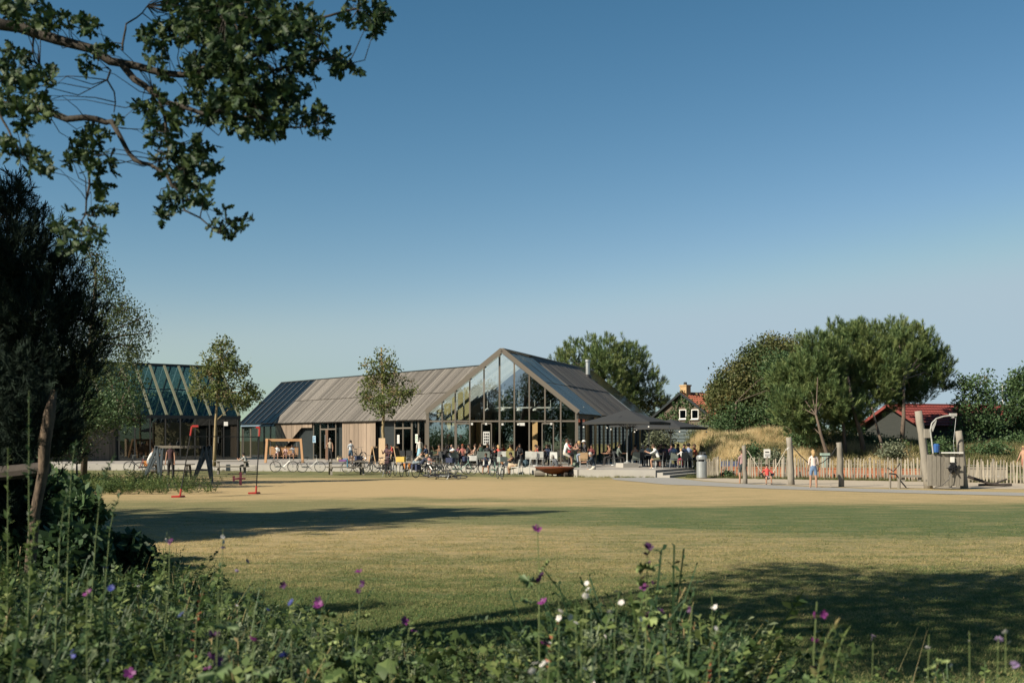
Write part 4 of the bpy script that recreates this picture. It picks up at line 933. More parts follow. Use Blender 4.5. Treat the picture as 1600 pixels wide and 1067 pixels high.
# quad strips from the midrib to each lobed edge
OV = []; OF = []
for i in range(len(half)): OV += [(half[i][0], half[i][1], half[i][0] * .35), (0, half[i][1], 0), (-half[i][0], half[i][1], half[i][0] * .35)]
for i in range(len(half) - 1): a = 3 * i; OF += [(a, a + 3, a + 4, a + 1), (a + 1, a + 4, a + 5, a + 2)]
OV = np.array(OV); OF = np.array(OF)
rg = np.random.default_rng(77)
oak = thing('oak_tree', 'oak with dark lobed leaves whose low boughs hang into the top left of the view', 'tree', (-8.6, 6.8, .3))
ob = Vector(oak.location)
mb = MB(); mb.tube([Vector((0, 0, 0)), Vector((.1, 0, 1.5)), Vector((.0, .1, 3.0)), Vector((.3, .2, 5)), Vector((.8, .4, 7))], [.42, .34, .30, .24, .15], 10)
ZO = lambda px, y, D: Vector(((px - 800) / F * D, D, ZY(y, D))) - ob
limbs = []
def bough(pts, D0, D1, r0, r1):
    P = []; n = len(pts)
    for i, (a, b) in enumerate(pts): P.append(ZO(a, b, D0 + (D1 - D0) * i / (n - 1)))
    Q = []
    for i in range(n - 1):
        for t_ in (0, .5): Q.append(P[i].lerp(P[i + 1], t_) + Vector(rg.normal(size=3) * .012))
    Q.append(P[-1]); mb.tube(Q, [r0 + (r1 - r0) * i / (len(Q) - 1) for i in range(len(Q))], 6, cap=False); limbs.append(Q); return Q
q = bough([(-260, -10), (-120, 0), (0, 32), (68, 48), (120, 68), (168, 94), (224, 108), (288, 118), (360, 104), (440, 70), (500, 30), (560, 14)], 6.8, 6.4, .042, .005)
mb.tube([Vector((.0, .1, 3.4)), q[0]], [.12, .055], 7)
bough([(190, 103), (212, 126), (240, 150), (280, 168), (316, 170), (370, 186), (440, 196), (508, 192)], 6.6, 6.2, .022, .004)
q2 = bough([(-260, 120), (-60, 150), (72, 176), (112, 182), (152, 188), (176, 194), (200, 236), (220, 255), (248, 264), (270, 285), (296, 322), (340, 364)], 6.9, 6.3, .026, .004)
mb.tube([Vector((.0, .1, 2.9)), q2[0]], [.07, .026], 6)
bough([(252, 158), (256, 190), (262, 224), (280, 270), (296, 316)], 6.3, 6.3, .010, .003)
bough([(144, 186), (146, 230), (140, 290), (130, 330), (122, 358)], 6.7, 6.5, .010, .003)
bough([(4, 170), (12, 205), (24, 224), (40, 240), (60, 268)], 6.9, 6.6, .009, .003)
bough([(168, 104), (170, 125), (180, 150), (178, 176)], 6.5, 6.6, .007, .003)
bough([(300, 122), (330, 90), (350, 50), (350, 10)], 6.4, 6.0, .014, .005)
bough([(360, 104), (410, 115), (450, 105), (500, 92), (545, 100)], 6.3, 6.2, .010, .003)
bough([(190, 80), (196, 45), (208, 28), (230, 10)], 6.5, 6.6, .007, .003)
bough([(60, 45), (55, 80), (62, 104)], 6.8, 6.6, .007, .003)
bough([(300, 118), (322, 150), (325, 180), (312, 214)], 6.4, 6.5, .006, .002)
Z = [(100,30,110),(30,20,60),(330,110,55),(180,110,40),(50,230,60),(150,310,75),(60,380,90),(30,300,60),(170,420,60),(90,490,40),(40,580,60),(150,650,55),(120,600,35),(290,590,55),(370,530,60),(400,650,55),(350,600,40),(400,740,45),(370,800,35),(430,820,30),(250,860,45),(290,930,70),(370,915,40),(330,250,35),
     (780,30,130),(900,60,150),(1020,30,120),(680,110,80),(600,150,60),(860,140,110),(1050,110,110),(1160,90,80),(1210,110,70),(720,30,90),(1430,50,95),(1480,100,40),(1350,250,60),(1320,270,40),(1180,200,80),(1200,280,50),(900,230,80),(860,290,130),(980,330,120),(780,270,70),(1000,430,120),(900,420,90),(1130,400,90),(1100,330,60),(1230,470,55),(1260,520,35),(780,400,80),(780,480,45),(620,220,40),(700,470,60),(630,385,45),(570,430,45),(600,490,40),(640,550,60),(770,580,65),(700,640,90),(800,650,45),(740,740,80),(680,780,50),(640,830,40),(800,790,35),(890,900,45),(960,865,35),(850,880,30),(880,830,25),(1040,500,50),(1090,510,40),(420,195,30),(350,200,30),(640,300,30),(545,430,20),(460,465,25),(240,60,40)]
POS = []; ROT = []
for (zx, zy, zr) in Z:
    cx, cy, cr_ = zx / 2.5, zy / 2.5, zr / 2.5; dense = cr_ > 38
    nros = max(2, int(cr_ * cr_ * math.pi / (115 if dense else 105)))
    c0_ = None
    for k in range(nros):
        a = rg.uniform(0, 6.28); rr = cr_ * math.sqrt(rg.random()); D = 6.4 + rg.normal() * (.35 if not dense else .55)
        c = ZO(cx + rr * math.cos(a), cy + rr * math.sin(a) * .85, D)
        # twig back to the nearest bough point
        if k % 6 == 0:
            near = min((p for L in limbs for p in L), key=lambda p: (p - c).length); 
            if (near - c).length < .7: w1 = Vector(rg.normal(size=3) * .035); mb.tube([near, near.lerp(c, .3) + w1, near.lerp(c, .65) + w1 * .6 + Vector((0, 0, .03)), c], [.0035, .0028, .002, .0013], 4, cap=False)
        ax = Vector(rg.normal(size=3) + np.array([0, 0, -.1])).normalized(); nl = int(rg.integers(4, 8)); fr = frame_rot(np.array([ax]), np.array([0.0]))[0]
        for j in range(nl):
            ph = 2 * math.pi * j / nl + rg.normal() * .3; el = rg.uniform(.1, 1.0)
            d = fr @ np.array([math.cos(ph) * math.cos(el), math.sin(ph) * math.cos(el), math.sin(el)])
            up_v = fr @ np.array([0, 0, 1.0]) + rg.normal(size=3) * .35
            x = np.cross(d, up_v); x /= np.linalg.norm(x); z = np.cross(x, d); POS.append(np.array(c)); ROT.append(np.stack([x, d, z], 1))
POS = np.array(POS); ROT = np.array(ROT); SC = rg.uniform(.030, .072, len(POS)); n = len(POS)
mb.build('trunk', BARKO, oak, smooth=True)
# the most readable leaves (on the outer, loose sprays) are leaves of their own
order = rg.permutation(n); single = order[:290]; rest = order[290:]
leafm = []
for v in range(3):
    m = MB(); jit = np.array(OV) * np.array([1 + .12 * (v - 1), 1, 1.5 if v == 2 else 1]); m.v = [tuple(x) for x in jit]; m.f = [tuple(f) for f in OF]; m.m = [0] * len(OF)
    me = m.mesh('leaf', OAKL); a = me.attributes.new('rnd', 'FLOAT', 'FACE'); a.data.foreach_set('value', np.full(len(OF), (.15, .5, .85)[v], np.float32)); leafm.append(me)
for i in single:
    o = link('leaf', leafm[int(rg.integers(3))], oak); M_ = Matrix([list(r_) for r_ in ROT[i]]).to_4x4() @ Matrix.Scale(SC[i], 4); M_.translation = Vector(POS[i]); o.matrix_local = M_
# upper crown above the frame, its last clump added out of view to shade the bed, joined with the other leaves into one mass
cp_, own_ = crown_points([((-5.9, 8.6, 8.5), (2.2, 2.0, 1.5)), ((-3.3, 8.3, 8.3), (2.3, 2.0, 1.4)), ((-7.2, 5.6, 8.6), (2.0, 2.0, 1.8)), ((-4.2, 5.4, 8.6), (2.4, 2.2, 1.8)), ((-1.6, 9.2, 8.6), (2.0, 1.8, 1.3)), ((-1.0, 5.8, 8.6), (2.2, 2.2, 1.6)), ((-7.2, 9.9, 9.2), (1.0, .7, .8)), ((-14.2, -.6, 8.4), (1.9, 1.7, 1.3))], 760, rg, .3)
pc = np.repeat(cp_, 14, 0) + rg.normal(size=(760 * 14, 3)) * .28 - np.array(ob)
V1, F1 = stamp(OV, OF, POS[rest], ROT[rest], SC[rest])
V2, F2 = stamp(LEAF * np.array([1.2, 1, 1]), LEAF_F, pc, rand_rot(rg, len(pc)), rg.uniform(.16, .24, len(pc)))
Fall = np.concatenate([F1, F2 + len(V1)]); rnd = np.concatenate([np.repeat(rg.random(len(rest)), len(OF)), rg.random(len(pc))])
link('foliage', np_mesh('foliage', np.concatenate([V1, V2]), 4, Fall, OAKL, rnd), oak)['kind'] = 'stuff'
m = MB(); r2 = random.Random(3)
for i in range(26):
    p = Vector(cp_[int(rg.integers(len(cp_)))]) - ob; a = Vector((.3, .2, 4.5)); m.tube([a, a.lerp(p, .5) + Vector((0, 0, .3)), p], [.08, .05, .015], 5, cap=False)
m.build('limbs', BARKO, oak, smooth=True)
# ------------------------------------------------------------------ scattered ground cover
def scatter(name, base_v, base_f, pos, scl, m_, rnd=None, kind='stuff', tilt=.12, seed=0, label=None, yaw=None):
    """one object: its mesh holds a little plant plus loose points, and a node tree puts the plant on every point"""
    rg_ = np.random.default_rng(seed); n = len(pos); nb = len(base_v)
    me = bpy.data.meshes.new(name); V = np.concatenate([np.asarray(base_v, float), pos]); me.vertices.add(len(V)); me.vertices.foreach_set('co', V.astype(np.float32).ravel())
    bf = np.asarray(base_f); k = bf.shape[1]; me.loops.add(bf.size); me.loops.foreach_set('vertex_index', bf.astype(np.int32).ravel())
    me.polygons.add(len(bf)); me.polygons.foreach_set('loop_start', np.arange(0, bf.size, k, dtype=np.int32))
    a = me.attributes.new('src', 'FLOAT', 'POINT'); a.data.foreach_set('value', np.concatenate([np.ones(nb), np.zeros(n)]).astype(np.float32))
    r = np.zeros((nb + n, 3), np.float32); r[nb:, :2] = rg_.normal(size=(n, 2)) * tilt; r[nb:, 2] = rg_.uniform(0, 6.28, n) if yaw is None else yaw
    a = me.attributes.new('rot', 'FLOAT_VECTOR', 'POINT'); a.data.foreach_set('vector', r.ravel())
    a = me.attributes.new('scl', 'FLOAT', 'POINT'); a.data.foreach_set('value', np.concatenate([np.ones(nb), scl * np.ones(n)]).astype(np.float32))
    a = me.attributes.new('rnd', 'FLOAT', 'FACE'); a.data.foreach_set('value', (rg_.random(len(bf)) if rnd is None else rnd).astype(np.float32))
    me.materials.append(m_); me.update(calc_edges=True)
    o = link(name, me); o['kind'] = kind
    if label: o['label'] = label
    ng = bpy.data.node_groups.new(name, 'GeometryNodeTree'); ng.interface.new_socket('Geometry', in_out='INPUT', socket_type='NodeSocketGeometry'); ng.interface.new_socket('Geometry', in_out='OUTPUT', socket_type='NodeSocketGeometry')
    gi = ng.nodes.new('NodeGroupInput'); go = ng.nodes.new('NodeGroupOutput'); sg = ng.nodes.new('GeometryNodeSeparateGeometry'); sg.domain = 'POINT'
    def na(nm, ty):
        x = ng.nodes.new('GeometryNodeInputNamedAttribute'); x.data_type = ty; x.inputs['Name'].default_value = nm; return x.outputs['Attribute']
    L = ng.links.new; L(gi.outputs[0], sg.inputs[0]); L(na('src', 'FLOAT'), sg.inputs[1])
    ip = ng.nodes.new('GeometryNodeInstanceOnPoints'); mp_ = ng.nodes.new('GeometryNodeMeshToPoints')
    L(sg.outputs[1], mp_.inputs[0]); L(mp_.outputs[0], ip.inputs['Points']); L(sg.outputs[0], ip.inputs['Instance']); L(na('rot', 'FLOAT_VECTOR'), ip.inputs['Rotation']); L(na('scl', 'FLOAT'), ip.inputs['Scale'])
    L(ip.outputs[0], go.inputs[0]); md = o.modifiers.new('scatter', 'NODES'); md.node_group = ng; return o
def blades(n, h, spread, w_, lean, seed, segs=2):
    r = np.random.default_rng(seed); V = []; Fq = []
    for i in range(n):
        a = r.uniform(0, 6.28); rad = spread * math.sqrt(r.random()); b = np.array([math.cos(a) * rad, math.sin(a) * rad, -.01]); ld = r.uniform(0, 6.28); ln = lean * r.uniform(.2, 1.2); H = h * r.uniform(.5, 1.1)
        sx = np.array([-math.sin(ld), math.cos(ld), 0]) * w_; k = len(V)
        for s_ in range(segs + 1):
            t_ = s_ / segs; c = b + np.array([math.cos(ld), math.sin(ld), 0]) * ln * t_ ** 1.7 * H + np.array([0, 0, H * t_ * (1 - .25 * ln * t_)]); ww = (1 - .85 * t_)
            V += [c - sx * ww, c + sx * ww]
        Fq += [(k + 2 * s_, k + 2 * s_ + 1, k + 2 * s_ + 3, k + 2 * s_ + 2) for s_ in range(segs)]
    return np.array(V), np.array(Fq)
rg = np.random.default_rng(5)
def frustum_pts(n, D0, D1, margin=60, power=1.0):
    """points over the ground in view, evenly spread over the picture's depth rows"""
    D = 1 / rg.uniform(1 / D1 ** power, 1 / D0 ** power, n) ** (1 / power); px = rg.uniform(-margin, 1600 + margin, n); x = (px - 800) / F * D; return x, D
# mown lawn: short tufts, thinning with distance
bv, bf = blades(34, .032, .16, .0032, 1.1, 1)
x, y = frustum_pts(62000, 8.0, 32, 60, .9)
inpath = (y > 43) & (x > 4); ok = (rg.random(len(x)) > np.clip((y - 17) / 15, 0, 1)) & ~(inpath & (y > np.interp(x, [4, 9, 15, 23], [57, 53, 49, 42]))) & ~((y > 58))
x, y = x[ok], y[ok]; scatter('lawn_grass', bv, bf, np.stack([x, y, HT(x, y)], 1), rg.uniform(.7, 1.35, len(x)), blade_mat, seed=2, label='mown lawn grass, dry and straw coloured in bands')
# dune: long dry grass
DRY = leafmat('dry_dune_grass', [(.42, .32, .16), (.62, .49, .27), (.75, .62, .38)], .3, pos_scale=.5, posmix=.5)
DRYG = leafmat('green_dune_growth', [(.05, .075, .03), (.11, .12, .045), (.22, .19, .08)], .3, pos_scale=.6)
bv, bf = blades(46, .62, .20, .006, .7, 4, 3)
D = rg.uniform(59, 82, 9000); px = rg.uniform(1030, 1660, 9000); x = (px - 800) / F * D; z = HT(x, D); nz_ = wob(x * 1.3, D * 1.3) + .5 * wob(x * 3.1, D * 2.7)
ok = (z > .28) & ((x < 23) | (rg.random(9000) < .55)) & (nz_ > -.75)
scatter('dry_grass', bv, bf, np.stack([x, D, z], 1)[ok], rg.uniform(.6, 1.35, ok.sum()) * np.where(x[ok] > 24, .8, 1), DRY, seed=3, tilt=.2, label='long straw coloured grass covering the dune')
bv, bf = blades(70, .5, .34, .016, .8, 6, 2)
ok = (z > .2) & ((nz_ < -.35) | (rg.random(9000) < .07) | ((x > 23) & (rg.random(9000) < .45)))
scatter('dune_scrub', bv, bf, np.stack([x, D, z], 1)[ok], rg.uniform(.5, 1.5, ok.sum()), DRYG, seed=4, tilt=.25, label='green scrub between the dry grass on the dune')
# weedy tufts at the foot of the fence and along the terrace edge
x = rg.uniform(9.3, 24.5, 700); y = np.interp(x, [9.3, 24.5], [60.4, 52.6]) + rg.normal(size=700) * .35
bv, bf = blades(26, .2, .12, .006, .7, 8)
scatter('fence_weeds', bv, bf, np.stack([x, y, HT(x, y)], 1), rg.uniform(.4, 1.3, 700), DRYG, seed=6, label='low weeds at the foot of the paling fence')
t_ = rg.random(500) * (len(front) - 1); i_ = t_.astype(int); P_ = [front[i].lerp(front[i + 1], f) for i, f in zip(i_, t_ - i_)]
scatter('edge_grass', bv, bf, np.array([(p.x, p.y - .14, 0) for p in P_]), rg.uniform(.3, .9, 500), MATS['lawn_blades'], seed=7, label='taller grass left along the terrace edge')

# ------------------------------------------------------------------ bushes on the dune and around
def bush(label, px, y, D, rpx, rzpx, m_, seed, n=120, per=22, ls=.15, sp=.2, kind='leaf', name='bush'):
    b = gp(px, D); return tree(name, label, 'bush', [b, b + Vector((0, 0, .4))], .05, [B3(px, y, D, rpx, rzpx), B3(px - rpx * .5, y + rzpx * .3, D, rpx * .6, rzpx * .7), B3(px + rpx * .5, y + rzpx * .3, D, rpx * .6, rzpx * .7)], n, per, sp, ls, m_, BARK, seed, kind=kind, shell=.3, limbs=20, limb_r=.015, name_crown='foliage')
SAGE = leafmat('sage_leaves', [(.07, .09, .06), (.14, .16, .10), (.24, .24, .15)], .25)
bush('grey green round bush at the far corner of the hall under the parasols', 1030, 685, 77, 22, 24, SAGE, 61)
bush('blue green bushy broom at the foot of the ivy clad tree', 1128, 672, 83, 22, 14, GREEN, 62)
bush('low green bush on the dune crest left of the first tall post', 1090, 676, 86, 16, 10, SAGE, 63, 60)
bush('dark bush at the foot of the leaning pine', 1262, 678, 68, 30, 20, GREEN, 64, 130)
bush('dark undergrowth below the tallest pine', 1325, 690, 70, 46, 18, GREEN, 65, 170)
bush('dark undergrowth under the pine beside the red roof', 1385, 700, 68, 30, 14, GREEN, 66, 170)
bush('green bush behind the plank water play panel', 1470, 704, 66, 24, 18, GREEN, 67, 100)
bush('mid green bush at the foot of the barn gable', 1395, 706, 64, 18, 10, SAGE, 68, 70)
bush('dark green bush behind the right hand play post', 1545, 705, 66, 30, 16, GREEN, 69, 110)
bush('green bush below the loose dark tree', 1500, 690, 72, 24, 16, GREEN, 70, 90)
bush('dark low bush under the picture edge tree', 1600, 690, 73, 40, 16, GREEN, 71, 120)
bush('small dark green bush on the dune behind the hanging seat', 1175, 708, 64, 12, 8, GREEN, 72, 40)
bush('green bush on the dune slope between the two swing posts', 1205, 716, 62.5, 18, 8, SAGE, 73, 60)
bush('small round weed clump at the foot of the fence near the bin', 1137, 742, 59.4, 6, 5, GREEN, 74, 30, 18, .1, .08)
for i, (px, y, D, r1, r2) in enumerate(((1000, 668, 150, 90, 16), (1600, 672, 150, 120, 22), (1420, 668, 140, 120, 14))):
    b = U(px, D); tree('hedge', ('far dark hedge beyond the hall', 'far dark hedge at the picture edge', 'far dark hedge behind the red barn')[i], 'hedge', [b, b + Vector((0, 0, 1))], .1, [B3(px, y, D, r1, r2, 20), B3(px + r1 * .5, y, D, r1 * .5, r2 * 1.1, 20), B3(px - r1 * .5, y, D, r1 * .5, r2 * .9, 20)], 300, 22, .5, .4, GREEN, BARK, 80 + i, shell=.2, limbs=5, name_crown='foliage')

# ------------------------------------------------------------------ the wild flower bed in front
WG = leafmat('weed_leaves', [(.022, .045, .014), (.055, .095, .030), (.14, .185, .06), (.32, .34, .15)], .35, pos_scale=1.2, posmix=.5)
WY = leafmat('yellowing_stems', [(.06, .075, .025), (.13, .125, .05), (.24, .19, .09), (.15, .07, .035)], .3, pos_scale=1.5)
WS = leafmat('silvery_weed_leaves', [(.05, .075, .04), (.11, .145, .08), (.25, .29, .17)], .35, pos_scale=1.3)
FERN = leafmat('feathery_leaves', [(.014, .035, .016), (.032, .065, .028), (.065, .11, .045)], .3)
def leafy_plant(seed, h, nst, leaves, ls, lw=.3, up=.5, spread=.12):
    """a little weed: bent stems set with leaves"""
    r = np.random.default_rng(seed); V = []; Fq = []
    for s_ in range(nst):
        a = r.uniform(0, 6.28); ln = r.uniform(.1, .7) * h; H = h * r.uniform(.55, 1.05); b0 = np.array([math.cos(a), math.sin(a), 0]) * spread * r.random()
        pth = lambda t: b0 + np.array([math.cos(a) * ln * t ** 1.6, math.sin(a) * ln * t ** 1.6, H * t])
        sx = np.array([-math.sin(a), math.cos(a), 0]) * .0022
        for q in range(3):
            k = len(V); p0, p1 = pth(q / 3), pth((q + 1) / 3); V += [p0 - sx, p0 + sx, p1 + sx, p1 - sx]; Fq.append((k, k + 1, k + 2, k + 3))
        for q in range(leaves):
            t_ = r.uniform(.12, 1); p = pth(t_); aa = r.uniform(0, 6.28); e = r.uniform(-.2, up + .5); d = np.array([math.cos(aa) * math.cos(e), math.sin(aa) * math.cos(e), math.sin(e)])
            x_ = np.cross(d, [0, 0, 1]); x_ /= np.linalg.norm(x_) + 1e-6; x_ = x_ + np.array([0, 0, r.normal() * .4]); L = ls * r.uniform(.5, 1.15) * (1.1 - .5 * t_); k = len(V)
            V += [p, p + d * L * .5 + x_ * L * lw, p + d * L + np.array([0, 0, -.15 * L]), p + d * L * .5 - x_ * L * lw]; Fq.append((k, k + 1, k + 2, k + 3))
    return np.array(V), np.array(Fq)
def bed(n, D0, D1, px0, px1, dens=None):
    D = rg.uniform(D0, D1, n * 2); px = rg.uniform(px0, px1, n * 2)
    # the bed's far edge as it runs across the picture
    edge = np.interp(px, [-200, 0, 200, 330, 420, 560, 700, 800, 860, 1000, 1100, 1200, 1600, 1800], [19, 18, 15.5, 12, 9.6, 8.3, 7.6, 7.2, 6.9, 6.9, 6.9, 6.7, 6.2, 6.2])
    ok = (D < edge) & (rg.random(n * 2) > np.clip((px - 1130) / 180, 0, .55)); D, px = D[ok][:n], px[ok][:n]; x = (px - 800) / F * D; return x, D, px
for nm, lab, args, m_, cnt, rng_, sc in (
    ('weeds', 'tangle of leafy green weeds in the near flower bed', (1, .40, 8, 34, .068, .32), WG, 5600, (2.6, 18), (.6, 1.25)),
    ('weeds', 'pale silvery leaved weeds in the near flower bed', (2, .44, 7, 30, .06, .24), WS, 2000, (2.6, 9), (.6, 1.15)),
    ('weeds', 'yellow and rusty dry stems in the near flower bed', (3, .42, 4, 10, .045, .16, .9), WY, 900, (2.6, 13), (.6, 1.2)),
    ('weeds', 'feathery dark green weeds in the near flower bed', (4, .44, 8, 40, .04, .2, .6), FERN, 1700, (2.8, 15), (.6, 1.3))):
    bv, bf = leafy_plant(*args); x, y, px = bed(cnt, *rng_, -150, 1750); s_ = rg.uniform(*sc, len(x))
    s_ = s_ * np.where(rg.random(len(x)) < .14, rg.uniform(1.1, 1.3, len(x)), rg.uniform(.7, 1.05, len(x))) * np.interp(px, [-150, 350, 560, 700, 860, 950, 1100, 1200, 1750], [1.45, 1.15, .92, .8, 1.05, 1.4, 1.25, .75, .7]) * np.where(y < 4.2, .9, 1.0)
    scatter(nm, bv, bf, np.stack([x, y, HT(x, y)], 1), s_, m_, seed=int(args[0]) + 20, label=lab, tilt=.2)
bv, bf = blades(30, .5, .15, .003, .9, 9, 3); x, y, px = bed(300, 2.8, 15, -150, 1750)
bvp = []; bfp = []; rp = np.random.default_rng(12)
for q in range(7):      # broad mallow leaves on short stalks
    a = rp.uniform(0, 6.28); h = rp.uniform(.14, .42); c = np.array([math.cos(a) * .10, math.sin(a) * .10, h]); k = len(bvp); R_ = frame_rot(np.array([[rp.normal() * .5, -.5 + rp.normal() * .4, 1.0]]), np.array([a]))[0]
    bvp.append(c)
    for i in range(10): aa = 2 * math.pi * i / 10; rr = .042 * (1.0 if i % 2 else .78); bvp.append(c + R_ @ np.array([rr * math.cos(aa), rr * math.sin(aa), .012 * (-1) ** i]))
    for i in range(0, 10, 2): bfp.append((k, k + 1 + i, k + 2 + i, k + 1 + (i + 2) % 10))
    bvp += [np.array([0, 0, 0]), np.array([.004, 0, 0]), c + np.array([.004, 0, 0]), c]; bfp.append((len(bvp) - 4, len(bvp) - 3, len(bvp) - 2, len(bvp) - 1))
x2, y2, p2 = bed(230, 2.8, 11, -100, 1300)
scatter('mallow_leaves', np.array(bvp), np.array(bfp), np.stack([x2, y2, HT(x2, y2)], 1), rg.uniform(.7, 1.35, len(x2)), leafmat('broad_leaves', [(.035, .065, .022), (.07, .11, .035), (.15, .20, .07)], .3), seed=37, label='broad rounded mallow leaves low in the near bed', tilt=.25)
scatter('bed_grass', bv, bf, np.stack([x, y, HT(x, y)], 1), rg.uniform(.5, 1.1, len(x)), WY, seed=31, label='thin yellowing grass among the near weeds', tilt=.25)
# weeds further back at the left, by the net and the frames
D = rg.uniform(41.5, 51, 900); px = rg.uniform(-60, 345, 900); ok = (rg.random(900) > np.clip((px - 120) / 240, 0, .93)) & (HOR + F * 2 / D > 757 - np.clip(330 - px, 0, 400) * .04) ; bv, bf = leafy_plant(6, .75, 7, 18, .10)
xx = ((px - 800) / F * D)[ok]; scatter('weeds', bv, bf, np.stack([xx, D[ok], HT(xx, D[ok])], 1), rg.uniform(.5, 1.15, ok.sum()), WG, seed=33, label='belt of leafy weeds at the left beyond the lawn', tilt=.15)

PURP = mat('purple_petal', (.15, .018, .13), (.08, .01, .08), .6, 30); PURPD = mat('dark_purple_petal', (.05, .008, .06), (.03, .005, .04), .6, 30)
WHP = mat('white_petal', (.50, .48, .46), (.42, .40, .39), .6, 30); BLUP = mat('blue_petal', (.022, .035, .20), (.015, .02, .13), .6, 30); LILP = mat('lilac_petal', (.26, .19, .33), (.2, .15, .27), .6, 30)
STEM = mat('green_stem', (.12, .16, .06), (.09, .12, .04), .7, 20); MLEAF = mat('mallow_leaf', (.075, .12, .04), (.05, .085, .03), .6, 12); MLEAFL = mat('pale_mallow_leaf', (.20, .25, .09), (.15, .2, .07), .6, 12)
def palm_leaf(lobes=5, r_=.05):
    m = MB(); vs = [(0, 0, 0)]; nn = lobes * 4
    for i in range(nn + 1):
        a = -2.5 + 5.0 * i / nn; rr = r_ * (.72 + .28 * abs(math.cos(a * lobes / 5 * 1.57))) * (1.0 if i not in (0, nn) else .55); vs.append((rr * math.sin(a), rr * math.cos(a) , r_ * .18 * math.cos(i * math.pi)))
    m.add(vs, [(0, i, i + 1) for i in range(1, nn + 1)]); return m
def petal_flower(n, r_, wfrac, cup):
    m = MB()
    for i in range(n):
        a = 2 * math.pi * i / n; c, s_ = math.cos(a), math.sin(a); X = lambda u, v, z: (u * c - v * s_, u * s_ + v * c, z)
        w_ = r_ * wfrac; m.add([X(0, 0, 0), X(r_ * .5, -w_ * .6, cup * .5), X(r_, -w_ * .45, cup), X(r_ * .93, 0, cup), X(r_, w_ * .45, cup), X(r_ * .5, w_ * .6, cup * .5)], [(0, 1, 2, 3), (0, 3, 4, 5)])
    m.tube([(0, 0, 0), (0, 0, r_ * .35)], r_ * .12, 5); return m
PL = palm_leaf().mesh('leaf', MLEAF); PLL = palm_leaf(5, .055).mesh('leaf', MLEAFL)
FLP = petal_flower(5, .024, .62, .010).mesh('flower', PURP); FLD = petal_flower(5, .022, .6, .018).mesh('flower', PURPD); FLW = petal_flower(5, .014, .7, .002).mesh('flower', WHP); FLB = petal_flower(9, .020, .35, .008).mesh('flower', BLUP); FLL = petal_flower(7, .016, .4, .004).mesh('flower', LILP)
def wild_plant(name, label, cat, px, D, ytop, leaves, flowers, fmesh, lmesh, seed, lean=.05, lscale=(.6, 1.2), fl_zone=(.55, 1.0), side_stems=2, group=None, stem_r=.004, fr=.03):
    r = random.Random(seed); b = gp(px, D); top = Vector(((px - 800) / F * D + lean * 0, D, ZY(ytop, D))); H = top.z - b.z
    t = thing(name, label, cat, b, 0, group); pts = [Vector((0, 0, 0))]
    for i in range(1, 6): f = i / 5; pts.append(Vector((lean * (f ** 2 - f) + r.uniform(-.01, .01), r.uniform(-.01, .01), H * f)))
    m = MB(); m.tube(pts, [stem_r * (1.2 - .7 * i / 5) for i in range(6)], 5); ends = []
    P = lambda f: pts[min(4, int(f * 5))].lerp(pts[min(4, int(f * 5)) + 1], f * 5 - min(4, int(f * 5)))
    for i in range(side_stems):
        f = r.uniform(.25, .7); a = r.uniform(0, 6.28); L = H * r.uniform(.15, .3); q = P(f); e = q + Vector((math.cos(a) * L * .6, math.sin(a) * L * .6, L)); m.tube([q, q.lerp(e, .5) + Vector((math.cos(a), math.sin(a), 0)) * L * .15, e], stem_r * .55, 4); ends.append(e)
    for i in range(leaves):
        f = r.uniform(.08, .9); q = P(f); a = r.uniform(0, 6.28); L = r.uniform(.03, .07) * (1.15 - .5 * f); e = q + Vector((math.cos(a) * L, math.sin(a) * L, L * .5)); m.tube([q, e], .0012, 3, cap=False)
        o = link('leaf', r.choice(lmesh), t); o.location = e; o.rotation_euler = (r.uniform(-.6, .9), r.uniform(-.5, .5), a - math.pi / 2); s_ = r.uniform(*lscale) * (1.25 - .6 * f); o.scale = (s_,) * 3
    st = m.build('stem', STEM, t)
    for i in range(flowers):
        q = ends[i] if i < len(ends) else P(r.uniform(*fl_zone)); a = r.uniform(0, 6.28); q = q + Vector((math.cos(a), math.sin(a), .2)) * (fr * r.random() if i >= len(ends) else 0.0)
        o = link('flower', r.choice(fmesh), t); o.location = q; o.rotation_euler = (r.uniform(.2, 1.5), 0, r.uniform(0, 6.28)); s_ = r.uniform(.62, 1.0); o.scale = (s_,) * 3
    return t
mal = 'purple mallows in the near flower bed'
wild_plant('mallow_plant', 'tall thin mallow standing alone against the lawn with purple flowers up its stem', 'flower', 842, 4.9, 815, 9, 6, [FLP, FLD], [PL, PL, PLL], 1, .0, (.8, 1.4), (.55, 1.0), 0, mal, .0042)
wild_plant('mallow_plant', 'mallow with a dense spike of dark purple flowers right of the tall thin one', 'flower', 1012, 4.8, 850, 12, 12, [FLD, FLD, FLP], [PL, PLL], 2, .06, (.7, 1.2), (.68, 1.0), 1, mal, .004)
wild_plant('mallow_plant', 'mallow with two dark blooms left of the pink tipped stem by the lawn edge', 'flower', 508, 4.6, 905, 10, 3, [FLD, FLP], [PL, PLL], 3, .04, (.9, 1.7), (.85, 1.0), 1, mal)
wild_plant('mallow_plant', 'mallow stem with one bright purple bloom at its tip at the lawn edge', 'flower', 560, 4.9, 888, 8, 3, [FLP, FLD], [PL, PLL], 4, .03, (.8, 1.4), (.9, 1.0), 0, mal)
wild_plant('mallow_plant', 'mallow with one hanging pink bloom in the middle of the bed', 'flower', 641, 5.0, 948, 8, 2, [FLP], [PL], 5, .03, (.8, 1.3), (.85, 1.0), 0, mal)
wild_plant('mallow_plant', 'leafy mallow with three purple blooms down its stem, nearest the camera on the left', 'flower', 342, 3.4, 920, 14, 6, [FLP, FLP, FLD], [PL, PL, PLL], 6, .05, (.8, 1.5), (.5, 1.0), 2, mal)
